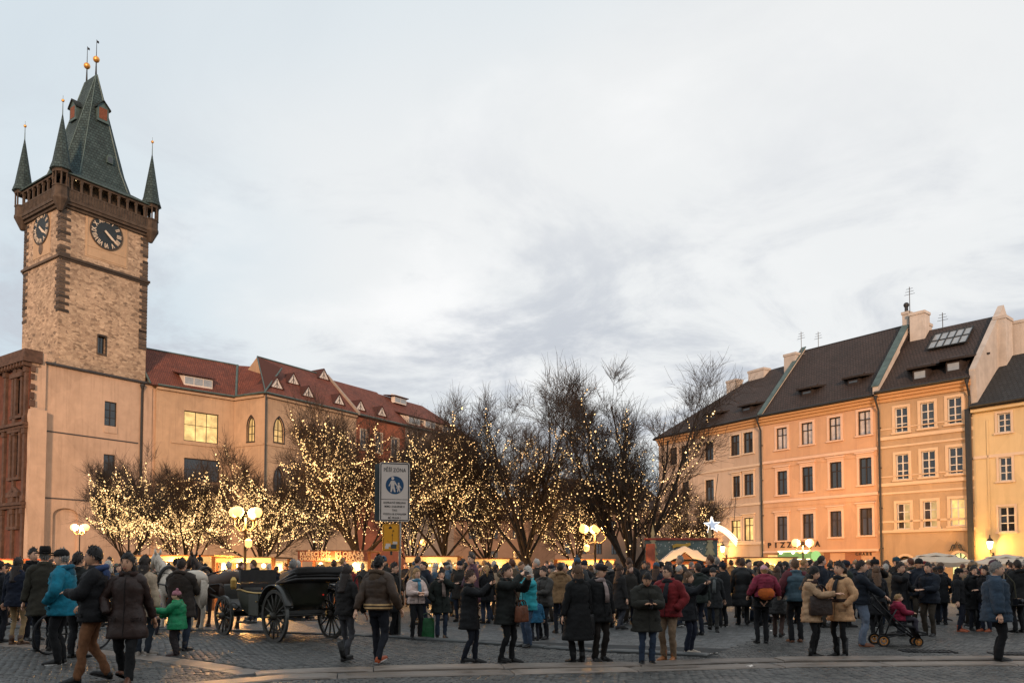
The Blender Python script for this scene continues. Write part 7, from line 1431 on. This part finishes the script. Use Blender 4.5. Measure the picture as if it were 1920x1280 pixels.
# ================================================================== CARRIAGES, HORSES, PUSHCHAIR, BICYCLE
CBLK = mat('carriage_black_paint', (.026, .025, .021), .36, .3, 3, spec=.6); CGRN = mat('carriage_dark_green', (.036, .038, .024), .4, .3, 3, spec=.6); CWOOD = mat('wheel_wood', (.045, .04, .032), .5, .3, 6); RIMM = mat('iron_tyre', (.09, .09, .085), .45, .3, 6, metal=.6); BRASS = mat('brass', (.5, .32, .1), .35, .1, 5, metal=.8); LEA = mat('black_leather', (.02, .018, .017), .45, .3, 6); RREF = mat('red_reflector', (.4, .02, .02), .25, 0, emit=(1, .05, .03), estr=.25)
def wheel(par, loc, r, spokes=12, rot=0.0):
    o = link('wheel', None, par, loc, 0); bpy.data.objects.remove(o)
    m = MB(); n = 28; ring = lambda rr, y: [(rr * math.cos(2 * math.pi * k / n), y, rr * math.sin(2 * math.pi * k / n)) for k in range(n)]
    A = [ring(r, -.028), ring(r, .028), ring(r - .055, .024), ring(r - .055, -.024), ring(r, -.028)]; m.loft(A, 0, False, False); w_ = m.build('wheel', CWOOD, par, loc=loc); 
    m = MB(); m.loft([ring(r + .002, -.03), ring(r + .016, -.03), ring(r + .016, .03), ring(r + .002, .03), ring(r + .002, -.03)], 0, False, False); m.build('tyre', RIMM, w_)
    sp_ = MB(); sp_.tube([(0, 0, .05), (0, 0, r * .5), (0, 0, r - .05)], [.024, .019, .017], 6); sm = sp_.mesh('spoke', CWOOD, True)
    for k in range(spokes): q = link('spoke', sm, w_); q.rotation_euler = (0, 2 * math.pi * (k + .3) / spokes, 0)
    m = MB(); m.lathe([(.05, -.13), (.075, -.1), (.085, 0), (.075, .1), (.05, .12)], (0, 0, 0), 12); h_ = m.build('hub', CWOOD, w_, True); h_.rotation_euler = (R(90), 0, 0)
    m = MB(); m.ball((0, -.14, 0), .04, 8); m.build('hub_cap', BRASS, w_, True)
    return w_
def carriage(pos, rot, label, hood_up, green, L=2.35, wf=.40, wr=.52):
    """faces local -x; body between the axles"""
    t = thing('carriage', label, 'carriage', pos, rot, None); paint = CGRN if green else CBLK; tr = .66; xf, xr = -L / 2 + .05, L / 2 - .25
    for sy in (-1, 1): wheel(t, (xf, sy * tr, wf), wf, 12); wheel(t, (xr, sy * tr, wr), wr, 14)
    for x, z in ((xf, wf), (xr, wr)): m = MB(); m.tube([(x, -tr, z), (x, tr, z)], .03, 8); m.box(x - .05, x + .05, -tr + .2, tr - .2, z + .03, z + .1); m.build('axle', CBLK, t)
    for x, z in ((xf, wf), (xr, wr)):
        for sy in (-1, 1): m = MB(); m.tube([(x - .38, sy * .48, z + .2), (x - .2, sy * .48, z + .12), (x, sy * .48, z + .1), (x + .2, sy * .48, z + .12), (x + .38, sy * .48, z + .2)], .022, 6, 0, flat=1.3); m.tube([(x - .38, sy * .48, z + .2), (x - .2, sy * .48, z + .28), (x, sy * .48, z + .30), (x + .2, sy * .48, z + .28), (x + .38, sy * .48, z + .2)], .022, 6); m.build('leaf_spring', CBLK, t)
    # boat-shaped tub
    m = MB(); K = catm([(-.95, .62, 1.02, .52), (-.7, .52, 1.03, .56), (-.35, .44, .99, .58), (.1, .43, .97, .58), (.55, .50, .99, .58), (.95, .62, 1.10, .57), (1.22, .78, 1.20, .52)], 16); rings = []
    for x, zb, zt_, hw_ in K: rings.append([(x, -hw_, zt_), (x, -hw_ * .98, (zt_ + zb) / 2 + .05), (x, -hw_ * .82, zb + .03), (x, -hw_ * .6, zb), (x, hw_ * .6, zb), (x, hw_ * .82, zb + .03), (x, hw_ * .98, (zt_ + zb) / 2 + .05), (x, hw_, zt_)])
    ins = [[(x * .95, y * .92, max(z, .72) if abs(z - r_[0][2]) > .01 else z - .002) for x, y, z in r_] for r_ in rings]
    m.loft(rings, 0, True, True, False); m.loft([r_[::-1] for r_ in ins], 1, True, True, False)
    for i in range(len(rings) - 1):
        for e in (0, 7): m.poly([rings[i][e], rings[i + 1][e], ins[i + 1][e], ins[i][e]], 0)
    tub = m.build('body', [paint, LEA], t, True)
    for sy in (-1, 1):
        m = MB(); m.tube([(x, sy * (hw_ + .005), zt_ + .01) for x, zb, zt_, hw_ in K], .022, 6); m.build('rail', BRASS if green else RIMM, t, True)
        m = MB(); m.box(-.22, .24, sy * .585 - .012, sy * .585 + .012, .5, .96); dr = m.build('door', paint, t); m = MB(); m.tube([(.16, sy * .61, .8), (.2, sy * .62, .8)], .018, 6); m.build('handle', BRASS, dr)
        m = MB(); fp = [(xr + (wr + .1) * math.cos(a), wr + (wr + .1) * math.sin(a)) for a in [R(20 + 140 * k / 12) for k in range(13)]]; m.loft([[(x, sy * tr - .09, z), (x, sy * tr + .09, z), (x, sy * tr + .09, z + .02), (x, sy * tr - .09, z + .02)] for x, z in fp]); m.build('mudguard', CBLK, t, True)
        m = MB(); m.box(-.25, .25, sy * .62, sy * .84, .34, .37); m.tube([(-.2, sy * .7, .36), (-.2, sy * .5, .55)], .014, 5); m.tube([(.2, sy * .7, .36), (.2, sy * .5, .55)], .014, 5); m.build('step', CBLK, t)
        m = MB(); m.lathe([(.05, 0), (.07, .05), (.07, .2), (.03, .27)], (-.85, sy * .66, 1.05), 8); m.build('carriage_lamp', BRASS, t)
        m = MB(); m.ball((1.2, sy * .4, .95), .03, 8); m.build('reflector', RREF, t)
    for x, z in ((.75, .80), (-.55, .76)): m = MB(); m.box(x - .24, x + .24, -.47, .47, z - .06, z + .07); m.build('seat', LEA, t)
    m = MB(); m.loft([[(1.0 + q * .14, -.47, .85 + q * .42), (1.0 + q * .14, .47, .85 + q * .42), (1.09 + q * .14, .47, .85 + q * .42), (1.09 + q * .14, -.47, .85 + q * .42)] for q in (0, .5, 1)]); m.build('seat_back', LEA, t)
    # driver's box
    m = MB(); m.box(-1.42, -.98, -.46, .46, 1.08, 1.18); m.box(-1.06, -.98, -.44, .44, 1.182, 1.48); m.build('driver_seat', LEA, t)
    m = MB(); m.loft([[(x, -.46, z), (x, .46, z), (x + .03, .46, z - .03), (x + .03, -.46, z - .03)] for x, z in ((-1.2, .62), (-1.5, .66), (-1.72, .82), (-1.8, 1.15))]); m.tube([(-1.2, -.3, .64), (-1.2, -.3, 1.1)], .025, 6); m.tube([(-1.2, .3, .64), (-1.2, .3, 1.1)], .025, 6); m.build('footboard', CBLK, t)
    m = MB(); m.box(-1.25, 1.1, -.05, .05, .40, .46); m.build('perch', CBLK, t)
    m = MB(); m.tube([(xf - .2, 0, .48), (-2.2, 0, .62), (-3.6, 0, .86)], [.045, .04, .03], 8); m.build('draught_pole', CWOOD, t)
    # folded leather hood
    m = MB(); c_ = (.98, 1.2)
    ang = (R(150), R(162), R(174), R(186)) if not hood_up else (R(30), R(80), R(120), R(150))
    for k in range(4 if hood_up else 3):
        a = R(12 + 9 * k); pts = [(c_[0] + .55 * math.cos(a) * 0 + .95 * math.cos(a) * s_, y_, c_[1] + .95 * math.sin(a) * s_ * .5) for s_, y_ in ((0, -.55), (.9, -.56), (1.0, -.4), (1.03, 0), (1.0, .4), (.9, .56), (0, .55))]; m.tube(pts, .035, 6)
    m.loft([[(c_[0] + r_ * .95, y_, c_[1] + r_ * .18 + h_) for r_, y_ in ((.1, -.54), (.9, -.55), (1.0, -.38), (1.0, .38), (.9, .55), (.1, .54))] for h_ in (.02, .07, .13, .17)]); m.build('folded_hood', LEA, t, True)
    return t
gR, gFr = gnd(515, 1203), gnd(400, 1187); th_ = math.atan2(-(gFr.y - gR.y), -(gFr.x - gR.x)); CL = 2.75; cr_, sr_ = math.cos(th_), math.sin(th_); lx, ly = CL / 2 - .25, -.66
carA = carriage((gR.x - (cr_ * lx - sr_ * ly), gR.y - (sr_ * lx + cr_ * ly), 0), th_, 'black and green open horse carriage with tall spoked wheels', False, True, CL, .44, .53)
person(pos=tuple(wpos(carA, (.55, .05, .36))), height=1.72, face=165, sex='m', cc=(30, 46, 84), bulk=.045, tc=(24, 26, 32), hair='grey', hl='short', sit=True, arms=('hold', 'hold'), label='grey-haired man in blue jacket sitting in the carriage', stride=0)
# ---- horses
def horse(pos, rot, col, label, mane, s=1.0):
    t = thing('horse', label, 'horse', pos, rot, 'carriage horses'); t.scale = (s,) * 3; hm = mat('horse_coat_' + col[0], col[1], .6, .12, 4, bump=.15, bscale=60); b = MB()
    def trunk(keys, n=14, m_=22):
        K = catm(keys, m_); rings = []
        for i in range(m_):
            x, y, z, rx, rz = K[i]; T = K[min(i + 1, m_ - 1)] - K[max(i - 1, 0)]; tv = Vector(T[:3]).normalized(); a = Vector((0, 1, 0)); b2 = a.cross(tv).normalized() * -1
            rings.append([Vector((x, y, z)) + a * rx * math.cos(q) + b2 * rz * math.sin(q) for q in [2 * math.pi * k / n for k in range(n)]])
        b.loft(rings, 0)
    # faces local -x
    trunk([(.98, 0, 1.22, .10, .14), (.88, 0, 1.26, .25, .27), (.6, 0, 1.24, .30, .31), (.2, 0, 1.16, .30, .31), (-.25, 0, 1.14, .29, .33), (-.6, 0, 1.18, .25, .33), (-.82, 0, 1.24, .16, .26), (-.92, 0, 1.28, .08, .14)])
    trunk([(-.52, 0, 1.26, .15, .27), (-.78, 0, 1.45, .12, .23), (-1.0, 0, 1.66, .095, .18), (-1.14, 0, 1.84, .08, .14), (-1.2, 0, 1.92, .06, .10)])
    trunk([(-1.10, 0, 1.94, .06, .08), (-1.2, 0, 1.88, .095, .13), (-1.36, 0, 1.74, .085, .115), (-1.5, 0, 1.58, .06, .08), (-1.6, 0, 1.47, .06, .065), (-1.64, 0, 1.42, .04, .04)], 12, 14)
    for sy in (-1, 1):
        b.tube([(-1.12, sy * .06, 1.96), (-1.11, sy * .075, 2.05), (-1.12, sy * .08, 2.12)], [.03, .032, .006], 6, 0)
        b.tube([(-.55, sy * .15, 1.05), (-.56, sy * .16, .82), (-.55, sy * .15, .58), (-.55, sy * .15, .50), (-.56, sy * .15, .22), (-.59, sy * .15, .11), (-.60, sy * .15, .06)], [.13, .088, .062, .058, .042, .05, .058], 10, 0)
        b.tube([(.72, sy * .14, 1.18), (.62, sy * .17, .92), (.70, sy * .16, .72), (.84, sy * .15, .56), (.83, sy * .15, .46), (.78, sy * .15, .22), (.75, sy * .15, .11), (.74, sy * .15, .06)], [.2, .15, .1, .068, .056, .043, .05, .058], 10, 0)
        for x in (-.60, .73): b.lathe([(.075, 0), (.06, .075)], (x, sy * .15, 0), 10, 1)
        b.ball((-1.30, sy * .082, 1.82), .02, 6, 1); b.ball((-1.6, sy * .045, 1.47), .014, 5, 1)
    b.build('body', [hm, mat('hoof', (.04, .035, .03), .6, .2, 9)], t, True)
    q = MB(); rr = random.Random(4)
    for k in range(60): f_ = rr.random(); x0, z0 = -.55 - .58 * f_, 1.53 + .42 * f_ ; q.tube([(x0, .0, z0), (x0 + .03, rr.choice((-1, 1)) * .1, z0 - .08), (x0 + .06, rr.choice((-1, 1)) * .13, z0 - .26 - .1 * rr.random())], [.02, .02, .006], 4)
    q.build('mane', mane, t, True)
    q = MB()
    for k in range(26): a, l_ = rr.uniform(-.07, .07), rr.uniform(-.05, .05); q.tube([(.96, a * .3, 1.36), (1.06, a * .8, 1.25), (1.09 + l_ * .4, a, .95), (1.06 + l_, a * 1.2, .55 + rr.random() * .15)], [.02, .026, .024, .006], 5)
    q.build('tail', mane, t, True)
    q = MB(); ell = lambda x, z, ry, rz, r_=.022, tilt=0.: q.tube([(x + tilt * math.sin(a), ry * math.cos(a), z + rz * math.sin(a)) for a in [2 * math.pi * k / 18 for k in range(19)]], r_, 6)
    ell(-.62, 1.3, .25, .34, .05, .1); ell(-.15, 1.14, .31, .34); ell(-1.4, 1.69, .093, .11, .012); ell(-1.5, 1.58, .07, .085, .012)
    for sy in (-1, 1): q.tube([(-.6, sy * .27, 1.2), (0, sy * .32, 1.15), (.6, sy * .32, 1.2), (1.1, sy * .3, 1.0)], .018, 5); q.tube([(-1.45, sy * .08, 1.6), (-.9, sy * .16, 1.5), (-.2, sy * .2, 1.45)], .01, 4)
    q.tube([(-.15, 0, 1.49), (.4, 0, 1.56), (.98, 0, 1.36)], .02, 5); q.build('harness', LEA, t, True)
WMANE = mat('pale_mane', (.55, .48, .40), .7, .2, 20); DMANE = mat('dark_mane', (.02, .016, .014), .7, .2, 20)
gT = gnd(379, 1184); hd_ = Vector((-.80, .60, 0)); ha_ = math.atan2(-hd_.y, -hd_.x); ho = gT + hd_ * .98
horse((ho.x, ho.y, 0), ha_, ('white', (.60, .52, .43)), 'white carriage horse with pale tail standing behind the brown parka', WMANE, .95)
h2_ = ho + Vector((.6, .8, 0)) * 1.0; horse((h2_.x, h2_.y, 0), ha_, ('bay', (.05, .028, .018)), 'dark bay carriage horse standing on the far side of the white horse', DMANE, .94)
# ---- pushchair with child
pc = gnd(1676, 1210); push = thing('pushchair', 'black three-wheeled pushchair with orange wheel hubs', 'pushchair', (pc.x, pc.y, 0), R(-6)); CHR = mat('pushchair_frame', (.03, .03, .032), .4, .1, 6, metal=.5); ORW = mat('orange_hub', (.6, .25, .06), .4, .1, 3); TYR = mat('rubber', (.015, .015, .016), .8, .1, 8)
for x, y, r in ((-.28, -.26, .115), (-.28, .26, .115), (.42, -.10, .09), (.42, .10, .09)):
    m = MB(); n = 20; ring = lambda rr, yy: [(x + rr * math.cos(2 * math.pi * k / n), y + yy, r + rr * math.sin(2 * math.pi * k / n)) for k in range(n)]; m.loft([ring(r, -.02), ring(r, .02), ring(r * .72, .022), ring(r * .72, -.022), ring(r, -.02)], 0, False, False); w_ = m.build('wheel', TYR, push, True); m = MB(); m.loft([ring(r * .7, -.018), ring(r * .7, .018), ring(r * .55, .02), ring(r * .55, -.02), ring(r * .7, -.018)], 0, False, False); m.loft([ring(.03, -.03), ring(.03, .03)], 0); m.build('hub', ORW, w_)
for sy in (-1, 1):
    m = MB(); m.tube([(.42, sy * .1, .13), (.1, sy * .22, .38), (-.30, sy * .25, .78), (-.48, sy * .25, 1.02)], .016, 7); m.tube([(-.28, sy * .26, .14), (-.12, sy * .24, .55), (-.02, sy * .24, .72)], .014, 6); m.tube([(-.28, sy * .26, .16), (.2, sy * .22, .28)], .012, 6); m.build('frame_tube', CHR, push, True)
m = MB(); m.tube([(-.48, -.25, 1.02), (-.50, 0, 1.04), (-.48, .25, 1.02)], .02, 8); m.build('handlebar', TYR, push, True)
m = MB(); m.loft([[(x, -.19, z), (x, .19, z), (x + .02, .19, z - .05), (x + .02, -.19, z - .05)] for x, z in ((-.22, .86), (-.12, .6), (-.02, .44), (.18, .42), (.32, .40), (.42, .22))]); m.build('seat', cloth((28, 28, 32)), push, True)
m = MB(); ring = lambda a: [(-.2 + .26 * math.cos(a), y_, .78 + .26 * math.sin(a) * (1 - .4 * (y_ / .22) ** 2)) for y_ in (-.22, -.15, 0, .15, .22)]; m.loft([ring(R(110 + 60 * k / 6)) for k in range(7)], 0, False, False, False); m.build('canopy', cloth((24, 24, 28)), push, True)
m = MB(); m.box(-.2, .15, -.17, .17, .2, .24); m.build('basket', CHR, push)
person(pos=tuple(wpos(push, (.10, 0, .24))), height=.98, face=74, cc=(138, 32, 58), bulk=.07, tc=(60, 56, 66), hair='blonde', hl='short', sit=True, arms=('hold', 'hold'), label='toddler in crimson jacket sitting in the pushchair', scale_w=1.25)
# ---- bicycle behind the man in the blue jacket
pb = gnd(128, 1224); bike = thing('bicycle', 'black city bicycle half hidden behind the man in the blue jacket', 'bicycle', (pb.x, pb.y + .2, 0), R(72))
for x in (-.52, .52):
    m = MB(); n = 30; rr_ = .34; m.tube([(x + rr_ * math.cos(2 * math.pi * k / n), 0, rr_ + .02 + rr_ * math.sin(2 * math.pi * k / n)) for k in range(n + 1)], .02, 6); w_ = m.build('wheel', TYR, bike, True); m = MB(); m.tube([(x, -.05, .36), (x, .05, .36)], .025, 8); [m.tube([(x, 0, .36), (x + .33 * math.cos(R(20 * k)), 0, .36 + .33 * math.sin(R(20 * k)))], .002, 3) for k in range(18)]; m.build('spokes', RIMM, w_)
m = MB()
for a_, b_ in (((-.52, 0, .36), (-.08, 0, .34)), ((-.08, 0, .34), (-.2, 0, .82)), ((-.52, 0, .36), (-.18, 0, .76)), ((-.18, 0, .76), (.34, 0, .82)), ((-.08, 0, .34), (.36, 0, .72)), ((.32, 0, .92), (.52, 0, .36))): m.tube([a_, b_], .018, 6)
m.build('frame', CBLK, bike, True)
m = MB(); m.loft([[(x, -w_, .9), (x, w_, .9), (x, w_ * .8, .95), (x, -w_ * .8, .95)] for x, w_ in ((-.32, .08), (-.2, .07), (-.06, .02))]); m.build('saddle', LEA, bike, True)
m = MB(); m.tube([(.2, -.28, 1.0), (.3, -.1, 1.02), (.3, .1, 1.02), (.2, .28, 1.0)], .014, 6); m.tube([(.32, 0, .9), (.3, 0, 1.02)], .014, 6); m.build('handlebar', CBLK, bike, True)

# ---- scraps of paper on the paving
for px, py, lab in ((1338, 1227, 'crumpled white paper scrap lying on the setts behind the red jacket'), (1408, 1256, 'small white paper scrap on the front kerb'), (1448, 1184, 'flattened white paper cup on the paving behind the child carrier'), (238, 1244, 'pale paper scrap on the paving beside the quilted coat')):
    p = gnd(px, py); t = thing('paper_scrap', lab, 'litter', (p.x, p.y, .05 if py > 1250 else .014), px); m = MB(); rr = random.Random(px); g = [[(-.06 + .04 * i + rr.uniform(-.012, .012), -.04 + .04 * j + rr.uniform(-.01, .01), rr.uniform(.0, .035)) for i in range(4)] for j in range(3)]
    m.loft(g, 0, False, False, False); m.build('paper', SNOW, t)
